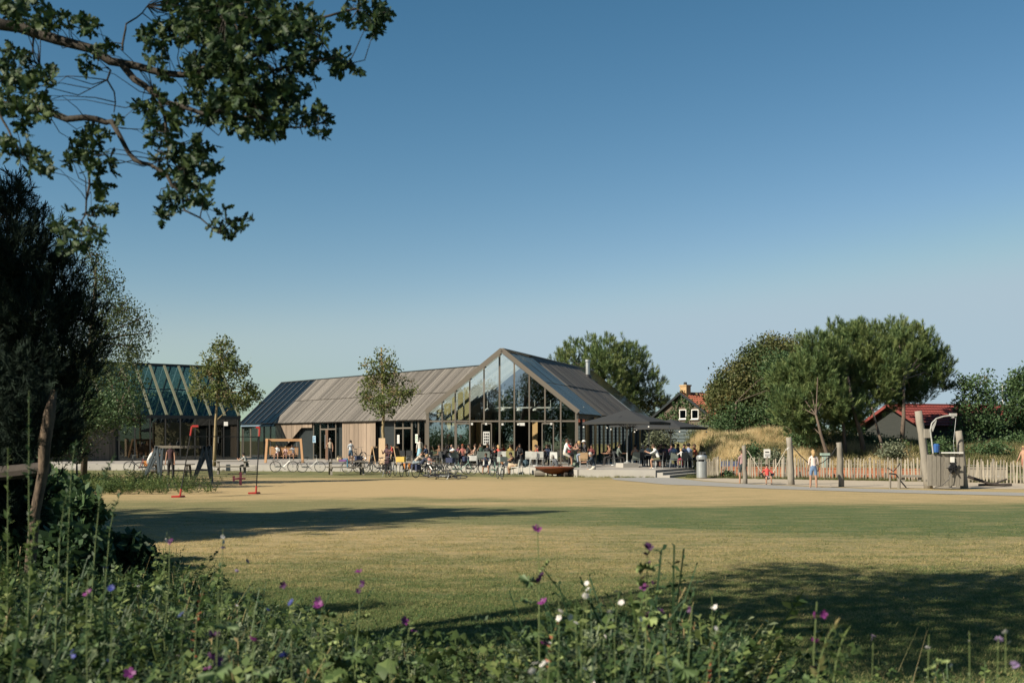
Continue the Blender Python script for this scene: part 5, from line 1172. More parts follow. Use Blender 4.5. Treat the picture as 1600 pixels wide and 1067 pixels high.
wild_plant('mallow_plant', 'mallow with two pink blooms beside the nearest leafy one', 'flower', 402, 3.7, 945, 12, 4, [FLP], [PL], 7, .04, (.8, 1.4), (.7, 1.0), 1, mal)
wild_plant('mallow_plant', 'mallow with one dark bloom seen against the tree shadow on the left', 'flower', 264, 5.4, 838, 7, 2, [FLD, FLP], [PL], 8, .05, (.7, 1.2), (.97, 1.0), 0, mal)
wild_plant('mallow_plant', 'broad pale leaved mallow without blooms at the bottom centre', 'plant', 610, 3.1, 1010, 20, 0, [FLP], [PLL, PL], 9, .05, (1.2, 2.0), (.5, 1), 3, mal)
wild_plant('mallow_plant', 'mallow with a purple bloom low among the weeds on the far left', 'flower', 138, 4.2, 895, 9, 2, [FLP, FLD], [PL], 10, .05, (.8, 1.3), (.9, 1.0), 1, mal)
wild_plant('mallow_plant', 'thin mallow with small magenta blooms against the shaded lawn on the right', 'flower', 1276, 4.2, 940, 6, 5, [FLP], [PL], 11, .03, (.6, 1.0), (.6, .95), 0, mal)
wild_plant('mallow_plant', 'mallow with a dark bloom among reddish stems right of centre', 'flower', 1080, 4.0, 945, 10, 2, [FLD], [PL, PLL], 12, .03, (.7, 1.3), (.9, 1.0), 1, mal)
camp = 'white flowering stems in the near flower bed'
for i, (px, yt, D, lab) in enumerate(((912, 908, 4.4, 'white flowering stem between the two tall mallows, leftmost of its trio'), (920, 918, 4.6, 'white flowering stem with a paired head between the two tall mallows'), (965, 914, 4.4, 'single white bloom just left of the dark mallow spike'), (872, 940, 4.2, 'low white bloom right of the tall thin mallow'), (900, 945, 4.1, 'drooping white bloom right of the tall thin mallow'), (832, 1036, 3.3, 'white bloom low at the foot of the tall thin mallow'), (850, 1030, 3.4, 'cluster of small white blooms at the foot of the tall thin mallow'), (1450, 990, 4.0, 'white flowering stem with round green buds against the shaded lawn'), (1515, 985, 4.1, 'white flowering stem beside the lilac tuft on the right'), (1575, 985, 4.2, 'white flowering stem nearest the right picture edge'), (259, 830, 6.0, 'small pale bloom above the dark mallow on the left'), (347, 825, 6.2, 'thin stem with tiny white buds against the tree shadow'), (1112, 930, 4.6, 'small white bloom above the reddish stems'), (1126, 965, 4.2, 'low white bloom beside the reddish stems'))):
    wild_plant('campion_stem', lab, 'flower', px, D, yt, 5, 4, [FLW], [PLL], 30 + i, .03, (.3, .7), (.93, 1.0), 2, camp, .0025, .02)
for i, (px, yt, D, lab) in enumerate(((165, 885, 5.0, 'blue cornflower in front of the thin bark trunk'), (173, 915, 4.6, 'blue cornflower just below the one by the thin trunk'), (172, 968, 3.9, 'blue cornflower low in the left of the bed'), (282, 955, 3.8, 'brightest blue cornflower left of the nearest mallow'), (457, 942, 4.3, 'pale blue cornflower among the mallow leaves'), (1052, 1045, 3.4, 'blue cornflower at the bottom right of centre'), (388, 872, 6.0, 'small blue cornflower at the lawn edge on the left'))):
    wild_plant('cornflower', lab, 'flower', px, D, yt, 4, 2, [FLB], [PL], 50 + i, .03, (.25, .5), (.98, 1.0), 1, 'blue cornflowers in the near flower bed', .0022, .008)
for i, (px, yt, D, lab) in enumerate(((1362, 990, 4.2, 'lilac tufted flower on a straight stem on the shaded lawn'), (1560, 995, 4.1, 'lilac tufted flower by the white stems on the right'), (350, 852, 6.0, 'pale lilac tuft at the lawn edge on the left'), (1590, 1035, 3.6, 'lilac tufted flower low in the right corner'))):
    wild_plant('scabious', lab, 'flower', px, D, yt, 4, 3, [FLL], [PL], 60 + i, .03, (.25, .5), (.98, 1.0), 1, 'lilac flowers in the near flower bed', .0022, .008)
# nodding seed-head stalks and the fleabane-like spires on the left
def spire(label, px, D, ytop, droop, m_, seed, nl=60, L=.07, name='tall_weed', ybot=None):
    r = np.random.default_rng(seed); b = gp(px, D); H = ZY(ytop, D) - b.z; t = thing(name, label, 'plant', b); m = MB(); P = []
    for i in range(9):
        f = i / 8; P.append(Vector((droop * f ** 3, 0, H * (f - (.12 * max(0, f - .8) * 5 if droop else 0)))))
    m.tube(P, [.006 * (1.1 - .9 * i / 8) for i in range(9)], 5); m.build('stem', STEM, t)
    k = r.uniform(.25, 1, nl); pos = np.array([P[min(7, int(f * 8))].lerp(P[min(7, int(f * 8)) + 1], f * 8 - min(7, int(f * 8))) for f in k]); a = r.uniform(0, 6.28, nl); e = r.uniform(.1, 1.1, nl)
    d = np.stack([np.cos(a) * np.cos(e), np.sin(a) * np.cos(e), np.sin(e)], 1); R_ = frame_rot(d, a); R_ = R_[:, :, [0, 2, 1]]
    V, Fi = stamp(LEAF * np.array([.6, 1, 1]), LEAF_F, pos, R_, L * r.uniform(.5, 1.2, nl) * (1.25 - .8 * k)); link('foliage', np_mesh('foliage', V, 4, Fi, m_, r.random(nl)), t); return t
spire('tall stalk bent over at its tip with narrow yellow leaves, right of centre', 1262, 4.0, 918, .10, WY, 1, 46)
spire('tall stalk with drooping leafy tip beside the bent yellow one', 1290, 4.1, 925, .09, WG, 2, 46)
spire('thin green spire rising highest in front of the black pine', 45, 5.4, 610, .0, FERN, 3, 120, .06)
spire('feathery spire right of the thin bark trunk', 103, 5.6, 620, .05, FERN, 4, 130, .06)
spire('feathery spire leaning right, just above the left picnic table', 140, 5.8, 650, .12, FERN, 5, 120, .06)
spire('feathery spire in front of the planked dark wall', 85, 5.0, 700, .06, FERN, 6, 120, .06)
spire('short leafy spire in front of the left lawn', 160, 6.0, 720, .09, FERN, 7, 110, .06)
spire('leafy spire at the far left picture edge', 12, 5.4, 700, .0, WG, 8, 120, .07)
spire('leafy spire under the dark wooden rail', 40, 5.0, 760, .05, WG, 9, 120, .08)
# red and brown dock stalks
for i, (px, yt, D, lab) in enumerate(((850, 925, 4.3, 'rusty red dock stalk behind the tall thin mallow'), (1095, 950, 3.9, 'rusty dock stalk among the pale leaves right of centre'), (300, 880, 5.0, 'orange brown dry stalk leaning over the left of the bed'))):
    spire(lab, px, D, yt, .05, mat('dock_rust', (.25, .07, .03), (.18, .05, .025), .8), 20 + i, 50, .035, 'dock_stalk')
# thin trunk, sunlit patches put into its bark colour, with a dark rail behind it
tr_ = thing('thin_tree', 'thin leaning trunk with peeling bark, sun patches in its colour, in the left bed', 'tree', gp(48, 11.5)); m = MB(); o0 = Vector(tr_.location)
zt = [U(46, 11.5, ZY(895, 11.5)), U(55, 11.5, ZY(800, 11.5)), U(68, 11.5, ZY(735, 11.5)), U(70, 11.5, ZY(690, 11.5)), U(77, 11.5, ZY(650, 11.5)), U(84, 11.6, ZY(610, 11.5))]
m.tube([Vector((0, 0, -.1))] + [p - o0 for p in zt], [.065, .055, .05, .052, .062, .06, .03], 9)
m.build('trunk', mat('sun_patched_peeling_bark', (.15, .105, .07), (.014, .012, .010), .9, 9, (2, 2, .7), bump=1.0, detail=8), tr_, smooth=True)
P, own = crown_points([B3(30, 600, 11.6, 40, 40), B3(20, 660, 11.6, 40, 30)], 50, np.random.default_rng(5), .2)
n = len(P) * 8; r5 = np.random.default_rng(6); pos = np.repeat(P, 8, 0) + r5.normal(size=(n, 3)) * .13 - np.array(o0); V, Fi = stamp(TUFTN[0], TUFTN[1], pos, rand_rot(r5, n), r5.uniform(.10, .17, n))
link('crown', np_mesh('crown', V, 4, Fi, PINE_SHADED, r5.random(n * len(TUFTN[1]))), tr_)
rail = thing('log_rail', 'dark wooden log rail behind the thin trunk at the left edge', 'rail', gp(-60, 12.5)); o0 = Vector(rail.location); m = MB()
m.tube([U(-120, 12.6, ZY(750, 12.6)) - o0, U(30, 12.4, ZY(737, 12.4)) - o0, U(74, 12.3, ZY(731, 12.3)) - o0], [.09, .08, .07], 9); m.build('log', mat('dark_log', (.05, .04, .035), (.03, .025, .02), .9, bump=.5), rail)
m = MB(); m.tube([Vector((0, 0, -.1)), Vector((0, 0, 1.6))], .08, 8); m.build('post', MATS['dark_log'], rail)

# ivy over the gable of the brick house
iv = thing('ivy', 'dark ivy growing over the gable of the brick house', 'ivy', hc_); r6 = np.random.default_rng(8); n = 5200
u = r6.uniform(0, 8.2, n); zz = r6.uniform(.8, 6.4, n); lim = 4.05 + (1 - np.abs(u - 4.1) / 4.1) * 2.5; dn = np.sin(u * 1.9) + np.sin(zz * 2.3 + u) * .8 + np.where(u > 1.4, 1.0, -.2) - np.where(zz > lim - .5, .9, 0)
ok = (zz < lim - .1) & (dn + r6.normal(size=n) * .35 > 0)
wx = (np.abs(((hc_.x - sd_.x * u) / (hc_.y - sd_.y * u) * F + 800) - 1068) < 6.5) | (np.abs(((hc_.x - sd_.x * u) / (hc_.y - sd_.y * u) * F + 800) - 1087) < 6.5); ok &= ~(wx & (np.abs(zz - 4.25) < .7))
u, zz = u[ok], zz[ok]; n = len(u); pos = np.stack([-sd_.x * u - rd_.x * r6.uniform(.03, .16, n), -sd_.y * u - rd_.y * r6.uniform(.03, .16, n), zz], 1)
V, Fi = stamp(LEAF, LEAF_F, pos, rand_rot(r6, n), r6.uniform(.16, .3, n)); link('leaves', np_mesh('leaves', V, 4, Fi, GREEN, r6.random(n)), iv)['kind'] = 'stuff'
m = MB(); m.tube([-sd_ * 5 + Vector((0, 0, .5)) - rd_ * .1, -sd_ * 4.6 + Vector((0, 0, 3)) - rd_ * .1, -sd_ * 5.4 + Vector((0, 0, 5)) - rd_ * .1], .03, 5); m.build('stem', BARK, iv)

bush('dark fine leaved shrub filling the left picture edge under the black pine', -20, 760, 13, 60, 60, PINE_SHADED, 75, 700, 3, .2, .1, 'tuftn')
bush('dark shrub between the black pine and the thin lit trunk', 55, 670, 22, 60, 44, PINE_SHADED, 76, 500, 3, .2, .1, 'tuftn')

for i, (px, y, D, r1, r2) in enumerate(((30, 830, 13.5, 60, 46), (110, 862, 12.6, 40, 20), (120, 800, 17, 30, 14), (-10, 770, 17, 70, 50), (95, 772, 18, 34, 24), (185, 868, 13.5, 30, 11))):
    bush(('dark leafy undergrowth at the left edge behind the rail', 'dark undergrowth right of the foot of the thin trunk', 'low dark shrub at the edge of the long tree shadow', 'dark tangled shrub at the far left below the black pine', 'small dark shrub above the rail end', 'low leafy shrub at the right end of the dark undergrowth')[i], px, y, D, r1, r2, FERN if i % 2 else GREEN, 90 + i, 130, 14, .16, .085)
# ------------------------------------------------------------------ paling fence
PALE = [mat('chestnut_pale', (.285, .25, .195), (.14, .125, .10), .85, 5, (5, 5, .8), bump=.5, rand=.3)]
fence = thing('paling_fence', 'rustic split chestnut paling fence along the sand', 'fence', (0, 0, 0)); pal = []; r = random.Random(9)
for v in range(6):
    m = MB(); h = 1.04 + .035 * v; w0 = .034 + .007 * (v % 3); b_ = r.uniform(-.02, .02)
    pts = [(-w0, 0), (w0, 0), (w0 + b_, h * .5), (w0 * .8 + b_, h - .04), (w0 * .1 + b_, h), (-w0 * .7 + b_, h - .06), (-w0 + b_, h * .5)]
    n = len(pts); m.add([(x, -.014, z - .05) for x, z in pts] + [(x, .014, z - .05) for x, z in pts], [tuple(range(n)), tuple(reversed(range(n, 2 * n)))] + [((i + 1) % n, i, i + n, (i + 1) % n + n) for i in range(n)]); pal.append(m.mesh('pale', PALE))
fl = [U(1104, 62.5), U(1122, 59.9), U(1360, 56.2), U(1605, 52.3), U(1800, 49.4)]
wires = [MB(), MB()]; tot = 0
for a, b in zip(fl, fl[1:]):
    L = (b - a).length; s = 0; d = (b - a) / L
    while s < L:
        p = a + d * s; sink = .22 * max(0, 1 - (p - fl[0]).length / 3.0)
        o = link('pale', r.choice(pal), fence, (p.x, p.y + r.uniform(-.02, .02), float(HT(p.x, p.y)) - sink)); o.rotation_euler = (r.uniform(-.04, .04), r.uniform(-.05, .05), math.atan2(d.y, d.x) + r.uniform(-.15, .15)); s += r.uniform(.10, .20); tot += 1
    for k, z in enumerate((.3, .8)): wires[k].beam(a + Vector((0, .03, z)), b + Vector((0, .03, z)), .012, .012)
for w_ in wires: w_.build('wire', METAL, fence)
for k, p in enumerate([fl[1], fl[1].lerp(fl[2], .45), fl[2], fl[2].lerp(fl[3], .4), fl[2].lerp(fl[3], .8), fl[3]]):
    m = MB(); m.tube([p + Vector((0, .08, -.1)), p + Vector((0, .08, 1.12))], .06, 7); m.build('post', GREYW, fence)
# rusty raised planter wall behind the palings
RUST = mat('rusty_edging', (.34, .13, .06), (.20, .075, .04), .85, 3, bump=.3)
m = MB(); a, b = U(1128, 61.2), U(1440, 56.3); m.beam(a + Vector((0, 0, .28)), b + Vector((0, 0, .28)), .5, .5); m.beam(a + Vector((0, 0, .55)), b + Vector((0, 0, .55)), .56, .05)
tag(m.build('raised_edging', RUST), 'long rusty brown raised edging seen through the palings', 'edging')
m = MB(); a, b = U(1128, 62.2), U(1158, 61.8); m.beam(a + Vector((0, 0, .62)), b + Vector((0, 0, .62)), .6, .3); m.beam(a + Vector((0, 0, .8)), b + Vector((0, 0, .8)), .7, .06)
tag(m.build('play_trough', mat('dark_blue_paint', (.04, .06, .14), None, .6)), 'dark blue trough behind the left end of the palings', 'trough')
m = MB(); a, b = U(1512, 56.4), U(1575, 55.6); m.beam(a + Vector((0, 0, .3)), b + Vector((0, 0, .3)), .4, .6); m.beam(a + Vector((0, 0, .63)), b + Vector((0, 0, .63)), .5, .06)
tag(m.build('timber_box', GREYW), 'low pale timber box behind the palings at the right', 'box')

# ------------------------------------------------------------------ swing posts
def log_post(px0, y0, px1, y1, rad, label, D=None, name='timber_post', cat='post', seed=1, group=None):
    D = D or GD(y0); b = U(px0, D); t = U(px1, D, ZY(y1, D)); r = random.Random(seed); P = []; Rr = []
    for i in range(8): f = i / 7; p = b.lerp(t, f) - b; P.append(p + Vector((r.uniform(-.02, .02), r.uniform(-.02, .02), -.15 if i == 0 else 0))); Rr.append(rad * (1.06 - .16 * f) * r.uniform(.95, 1.05))
    m = MB(); m.tube(P, Rr, 10); o = m.build(name, GREYW, smooth=True); o.location = b; return tag(o, label, cat, group)
sg_ = 'weathered posts of the rope swings'
log_post(1165, 756, 1162, 696, .10, 'shortest weathered swing post, beside the boy in the striped top', seed=1, group=sg_)
log_post(1237, 757.5, 1233, 683, .14, 'weathered swing post between the hanging seat and the girl', seed=2, group=sg_)
log_post(1315, 760.5, 1311.5, 691, .12, 'weathered swing post right of the girl, dark at its foot', seed=3, group=sg_)
ROPE = mat('pale_rope', (.50, .46, .38), None, .9, 40); ROPEB = mat('black_rope', (.02, .02, .02), None, .8, 40)
D1 = GD(757); hz_ = ZY(744, D1)
hm = thing('rope_seat', 'hanging rope seat with a child, slung between two posts', 'swing', U(1199, D1)); o0 = Vector(hm.location)
for a, y0, b, y1 in ((1168, 704, 1190, 738), (1229, 700, 1208, 738)):
    for off in (-.06, .06): m = MB(); m.tube([U(a, D1 + off, ZY(y0, D1)) - o0, U(b, D1 + off * 4, ZY(y1, D1)) - o0], .014, 5); m.build('rope', ROPE, hm)
m = MB(); vs = []; nn = 7
for i in range(nn):
    for j in range(5):
        u = i / (nn - 1) * 2 - 1; v = j / 4 * 2 - 1; vs.append((u * .30, v * .28, ZY(738, D1) - .26 * (1 - u * u) - .05 * (1 - v * v)))
m.add(vs, [(i * 5 + j, (i + 1) * 5 + j, (i + 1) * 5 + j + 1, i * 5 + j + 1) for i in range(nn - 1) for j in range(4)]); m.build('net_seat', BLACK, hm)
m = MB(); D2 = GD(759)
bs = thing('slack_rope', 'black rope sagging between the two right hand swing posts', 'rope', U(1275, D2)); o0 = Vector(bs.location)
m.tube([U(px, D2, ZY(y, D2)) - o0 for px, y in ((1239, 698), (1250, 711), (1262, 722), (1274, 727), (1286, 722), (1298, 712), (1308, 697))], .022, 6); m.build('rope', ROPEB, bs)
for px, y in ((1230, 701), (1308, 696)): m = MB(); c = U(px, D2, ZY(y, D2)) - o0; m.tube([c + Vector((-.04, -.1, -.05)), c + Vector((0, -.14, .03)), c + Vector((.06, -.1, .05))], .02, 6); m.build('shackle', WHITE, bs)
# signs behind the fence
s1 = thing('small_sign', 'small white sign on a post behind the palings above the hanging seat', 'sign', U(1198, 60)); m = MB(); m.beam((0, 0, 0), (0, 0, 1.1), .12, .08, up=(0, 1, 0)); m.build('post', GREYW, s1); m = MB(); m.box((0, -.07, 1.28), (.34, .03, .46)); m.build('plate', WHITE, s1); m = MB(); m.box((0, -.09, 1.36), (.2, .012, .05)); m.build('print', BLACK, s1); m = MB(); m.box((0, -.09, 1.2), (.24, .012, .12)); m.build('print', mat('grey_print', (.4, .4, .4)), s1)
s2 = thing('small_sign', 'pale green lidded post behind the palings beside the girl', 'post', U(1289, 58.5)); m = MB(); m.box((0, 0, .6), (.26, .2, 1.2)); m.build('post', mat('pale_green_paint', (.32, .42, .36), None, .6), s2); m = MB(); m.box((0, 0, 1.26), (.44, .3, .12)); m.build('lid', mat('pale_green_paint', (.32, .42, .36), None, .6), s2)

# ------------------------------------------------------------------ water play frame
Dw = GD(764.3)
log_post(1451, 763, 1435.5, 642, .165, 'taller leaning weathered post of the water play frame', seed=5, name='play_post')
log_post(1507, 763, 1497.5, 673, .15, 'shorter leaning weathered post of the water play frame', seed=6, name='play_post')
wp = thing('water_play_panel', 'panel of upright weathered planks between two leaning posts', 'play panel', U(1478, Dw)); r = random.Random(2)
x = -.76
while x < .58:
    w_ = r.uniform(.13, .19); m = MB(); z0, z1 = .12 + r.uniform(-.03, .03), 1.42 + r.uniform(-.02, .03); m.box((x + w_ / 2, r.uniform(-.012, .012), (z0 + z1) / 2), (w_ - .018, .045, z1 - z0)); m.build('plank', GREYW, wp); x += w_
for z in (.35, 1.2): m = MB(); m.box((-.08, .06, z), (1.45, .05, .1)); m.build('batten', GREYW, wp)
m = MB(); m.box((.22, .02, 1.48), (.85, .34, .05)); m.build('shelf', WHITE, wp)
m = MB(); c = Vector((.24, -.1, .86)); m.lathe([(.0, -.03), (.17, -.03), (.2, 0), (.17, .03), (0, .03)], 14, (0, 0, 0)); m.v = [tuple(c + Vector((v[0], -v[2], v[1]))) for v in m.v]; wh = m.build('wheel', BLACK, wp)
for k in range(6): a = k * math.pi / 3; m = MB(); m.beam(c + Vector((0, -.05, 0)), c + Vector((math.cos(a) * .27, -.05, math.sin(a) * .27)), .06, .03); m.build('paddle', BLACK, wh)
m = MB(); m.box((.24, -.06, 1.2), (.14, .08, .22)); m.build('tap', WHITE, wp)
m = MB(); m.tube([c + Vector((-.08, -.06, -.12)), c + Vector((-.2, -.1, -.45)), c + Vector((-.5, -.1, -.72)), c + Vector((-.75, -.1, -.76))], .014, 5); m.build('hose', BLACK, wp)
ch_ = MB(); ch_.tube([(.3, -.12, 1.4), (.26, -.12, 1.9), (.34, -.12, 2.7), (.36, -.12, 2.95)], .009, 4); ch_.build('chain', METAL, wp)
PGW = mat('dull_white_pipe', (.38, .38, .36), None, .5)
sh = thing('shower_arm', 'bent white water pipe with a shower head over the plank panel', 'shower', U(1456, Dw)); o0 = Vector(sh.location); m = MB()
m.tube([U(px, Dw - .1, ZY(y, Dw)) - o0 for px, y in ((1458, 708), (1456, 690), (1453.5, 672), (1456, 661), (1463, 654), (1474, 650.5), (1484, 649))], .03, 7); m.build('pipe', PGW, sh)
m = MB(); c = U(1489, Dw - .1, ZY(648, Dw)) - o0; m.box(c, (.26, .16, .12)); m.lathe([(.05, -.05), (.08, -.12), (.0, -.12)], 8, c); m.build('shower_head', PGW, sh)
m = MB(); a = [U(px, Dw - .1, ZY(y, Dw)) - o0 for px, y in ((1455, 668), (1463, 656), (1461, 664), (1457, 674))]; m.slab(a, .05); m.build('funnel', PGW, sh)
m = MB(); c = U(1449.5, Dw + .0, ZY(677, Dw)) - o0; m.box(c, (.27, .2, .36)); m.build('box', GREYW, sh)
m = MB(); m.lathe([(.15, 0), (.16, .28), (.1, .34), (.0, .34)], 10, (0, 0, 0)); o = m.build('bucket', mat('blue_plastic', (.03, .10, .30), None, .4)); o.location = U(1462, Dw - .02, 1.5); tag(o, 'blue plastic bucket on the edge of the water play panel', 'bucket')
pb = thing('hand_pump', 'small black hand pump on a forked stand in the sand', 'pump', U(1400, GD(763))); r = random.Random(3)
for dx, dz in ((-.25, .62), (.14, .95), (.10, .6)): m = MB(); m.tube([(dx, 0, -.05), (dx + .02, .02, dz)], .045, 6); m.build('stand_leg', GREYW, pb)
m = MB(); m.tube([(-.28, 0, .62), (.0, 0, .58), (.2, .0, .3), (.42, 0, .04)], .03, 6); m.build('spout', BLACK, pb); m = MB(); m.tube([(-.35, 0, .85), (-.1, 0, .7), (.18, 0, 1.05)], .02, 6); m.build('handle', BLACK, pb)
m = MB(); a, b = U(1404, GD(760) + .8), U(1444, GD(760) + .8); m.beam(a + Vector((0, 0, .42)), b + Vector((0, 0, .42)), .3, .09); m.beam(a + Vector((.2, 0, .2)), a + Vector((.2, 0, .39)), .12, .12); m.beam(b + Vector((-.2, 0, .2)), b + Vector((-.2, 0, .39)), .12, .12)
tag(m.build('plank_bench', GREYW), 'thick pale plank on blocks left of the water play posts', 'bench')
lr = thing('leaning_log', 'dark logs lying on the sand right of the water play frame', 'log', U(1535, 49)); m = MB(); m.tube([(-.55, .2, .42), (.3, .0, .12), (.9, -.1, .05)], [.07, .06, .05], 7); m.build('log', MATS['dark_log'], lr); m = MB(); m.tube([(-.1, .15, .05), (1.3, .1, .07)], .06, 7); m.build('log', MATS['dark_log'], lr); m = MB(); m.tube([(.5, .3, .05), (1.2, .35, .3)], .04, 7); m.build('log', MATS['dark_log'], lr)
mast = thing('flag_mast', 'thin white mast standing among the dark trees at the right', 'mast', U(1570, 88, 1.0)); m = MB(); m.tube([(0, 0, 0), (-.2, 0, ZY(603, 88) - 1)], [.07, .045], 8); m.build('pole', WHITE, mast); m = MB(); m.lathe([(.0, .1), (.08, 0), (0, -.1)], 8, (-.2, 0, ZY(603, 88) - .9)); m.build('finial', WHITE, mast)

# ------------------------------------------------------------------ litter bin, fire bowl
bn_ = thing('litter_bin', 'galvanised round litter bin with a slotted top by the steps', 'bin', U(1096.5, GD(747.5)))
m = MB(); m.lathe([(.0, .03), (.26, .03), (.275, .06), (.275, .86), (.26, .88)], 22); m.build('body', METAL, bn_, smooth=False); m = MB(); m.lathe([(.20, .86), (.20, 1.02)], 14); m.build('liner', BLACK, bn_)
m = MB(); m.lathe([(.285, .99), (.29, 1.12), (.24, 1.2), (0, 1.23)], 22); m.lathe([(.2, .99), (.285, .99)], 22); m.build('lid', METAL, bn_)
for k in range(4): a = k * math.pi / 2 + .5; m = MB(); m.beam((.25 * math.cos(a), .25 * math.sin(a), .84), (.25 * math.cos(a), .25 * math.sin(a), 1.02), .05, .03, up=(0, 1, 0)); m.build('strut', METAL, bn_)
fb = thing('fire_bowl', 'wide shallow rusty steel fire bowl on short legs at the lawn edge', 'fire bowl', U(867, 62.3)); RB = mat('rusty_steel', (.22, .065, .03), (.10, .035, .02), .6, 4, bump=.3, metal=.3)
m = MB(); m.lathe([(0, .10), (.3, .12), (.7, .24), (1.0, .40), (1.09, .49), (1.10, .52), (1.06, .52), (.98, .44), (.68, .30), (.3, .19), (0, .17)], 36); m.build('bowl', RB, fb, smooth=True)
for k in range(4): a = k * math.pi / 2 + 1.2; m = MB(); m.beam((.42 * math.cos(a), .42 * math.sin(a), -.02), (.42 * math.cos(a), .42 * math.sin(a), .2), .07, .07, up=(0, 1, 0)); m.build('leg', RB, fb)
for k, (px, rr, l) in enumerate(((843, .17, 'cut log lying under the left side of the fire bowl'), (893, .13, 'dark round stone under the right side of the fire bowl'), (884, .12, 'small dark stone behind the fire bowl leg'))):
    m = MB(); m.tube([(-.28 + .1 * k, 0, rr), (.28 - .1 * k, .05, rr)], rr, 9); o = m.build('log_piece', GREYW if k == 0 else MATS['dark_log']); o.location = U(px, 62 - .3 * k); tag(o, l, 'log')

# ------------------------------------------------------------------ picnic tables
def picnic_table(label, loc, rz, m_, L=1.9, group='timber picnic tables'):
    t = thing('picnic_table', label, 'table', loc, rz, group)
    for k in range(5): m = MB(); m.box((0, -.32 + k * .16, .75), (L, .145, .04)); m.build('top_plank', m_, t)
    for sg in (-1, 1):
        for k in (0, 1): m = MB(); m.box((0, sg * (.66 + k * .15), .44), (L, .135, .04)); m.build('seat_plank', m_, t)
        x = sg * (L / 2 - .25)
        for q in (-1, 1): m = MB(); m.beam((x + q * .0, q * .28, .73), (x, q * .72, 0), .05, .11, up=(1, 0, 0)); m.build('leg', m_, t)
        m = MB(); m.beam((x - .05 * sg, -.8, .40), (x - .05 * sg, .8, .40), .05, .10); m.build('cross_bar', m_, t)
        m = MB(); m.beam((x - .05 * sg, -.36, .71), (x - .05 * sg, .36, .71), .05, .08); m.build('bearer', m_, t)
    return t
pt = picnic_table('grey picnic table with a purple cloth, its sunlit end toward the left', U(541, 65.2), R(14), GREYW, 2.3)
DKW = mat('dark_table_wood', (.10, .09, .075), (.06, .055, .045), .85, 5, (.7, 6, 6), bump=.4, rand=.15)
picnic_table('picnic table with white painted legs left of the swing bench', U(362, 66.3), R(12), GREYW, 2.0)
picnic_table('dark picnic table in the shade beside the standing man', U(268, 58), R(4), DKW, 2.2)
# cloth and bags on the table
m = MB(); c = U(537, 65, .775); m.box((0, 0, .05), (.5, .34, .10)); m.box((.1, .05, .13), (.25, .2, .08)); o = m.build('folded_cloth', mat('purple_cloth', (.22, .10, .30), None, .9)); o.location = c; tag(o, 'folded purple cloth on the grey picnic table', 'cloth')
m = MB(); m.box((0, 0, -.1), (.04, .3, .5)); m.box((-.12, 0, .14), (.26, .3, .05)); o = m.build('towel', mat('blue_cloth', (.12, .30, .42), None, .9)); o.location = U(543, 64.6, .78); tag(o, 'light blue towel hanging over the table edge', 'towel')
for k, (px, l, c_) in enumerate(((529, 'small cream bag on the grey picnic table', (.55, .45, .3)), (533, 'small brown basket on the grey picnic table', (.30, .2, .1)))):
    m = MB(); m.lathe([(.08, 0), (.11, .1), (.10, .2), (0, .22)], 8); m.tube([(-.09, 0, .18), (0, 0, .32), (.09, 0, .18)], .012, 4); o = m.build('bag', cmat(c_)); o.location = U(px, 65.1, .78); tag(o, l, 'bag')
# A frames, the tree shade over them darkened into the wood colour
NEW = mat('shade_dark_blue_grey_wood', (.06, .08, .10), (.035, .05, .06), .8, 4, rand=.1)
af = thing('swing_frame', 'blue grey timber frame of two A shaped ends with a hanging bench in shade', 'swing', U(275, 54)); o0 = Vector(af.location)
for (pxs, D) in (((237, 223, 250), 55), ((316, 301, 331), 52.5)):
    top = U(pxs[0] + (4 if pxs[0] > 300 else 8), D, ZY(697, D)) - o0
    for q in (1, 2):
        for off in (0, .9): m = MB(); m.beam(top + Vector((0, off, 0)), U(pxs[q], D + off, 0) - o0, .12, .12, up=(0, 1, 0)); m.build('leg', NEW, af)
    m = MB(); m.beam(U(pxs[1] + 6, D, .62) - o0, U(pxs[2] - 6, D, .62) - o0, .1, .08); m.build('cross_bar', NEW, af)
m = MB(); m.beam(U(243, 55.4, ZY(698, 55.4)) - o0, U(318, 53, ZY(698, 53)) - o0, .12, .12); m.build('top_beam', DKW, af)
# timber bench swing with children
Ds = 79.5; bsw = thing('bench_swing', 'warm brown timber swing bench frame on the terrace with three children', 'swing', U(444, Ds, DK)); o0 = Vector(bsw.location); BR = mat('new_brown_timber', (.42, .24, .12), (.32, .18, .085), .7, 4, (6, 6, 1), rand=.1)
tz = ZY(685.5, Ds)
for px, fx in ((417.5, -3.0), (470, 3.5)):
    for off in (-.55, .55): m = MB(); m.beam(U(px, Ds + off * .3, tz) - o0, U(px + fx * .9, Ds + off, DK) - o0, .15, .15, up=(0, 1, 0)); m.build('leg', BR, bsw)
m = MB(); m.beam(U(415, Ds, tz - .08) - o0, U(472, Ds, tz - .08) - o0, .16, .18); m.build('beam', BR, bsw)
for k in range(4): m = MB(); a, b = U(421, Ds + .30, 1.02 + k * .15) - o0, U(466, Ds + .30, 1.02 + k * .15) - o0; m.beam(a, b, .04, .13); m.build('back_plank', BR, bsw)
for k in range(3): m = MB(); a, b = U(421, Ds - .2 + k * .16, .88) - o0, U(466, Ds - .2 + k * .16, .88) - o0; m.beam(a, b, .14, .04); m.build('seat_plank', BR, bsw)
for px in (423, 464): m = MB(); m.tube([U(px, Ds, tz - .1) - o0, U(px, Ds, .9) - o0], .015, 5); m.build('chain', METAL, bsw)

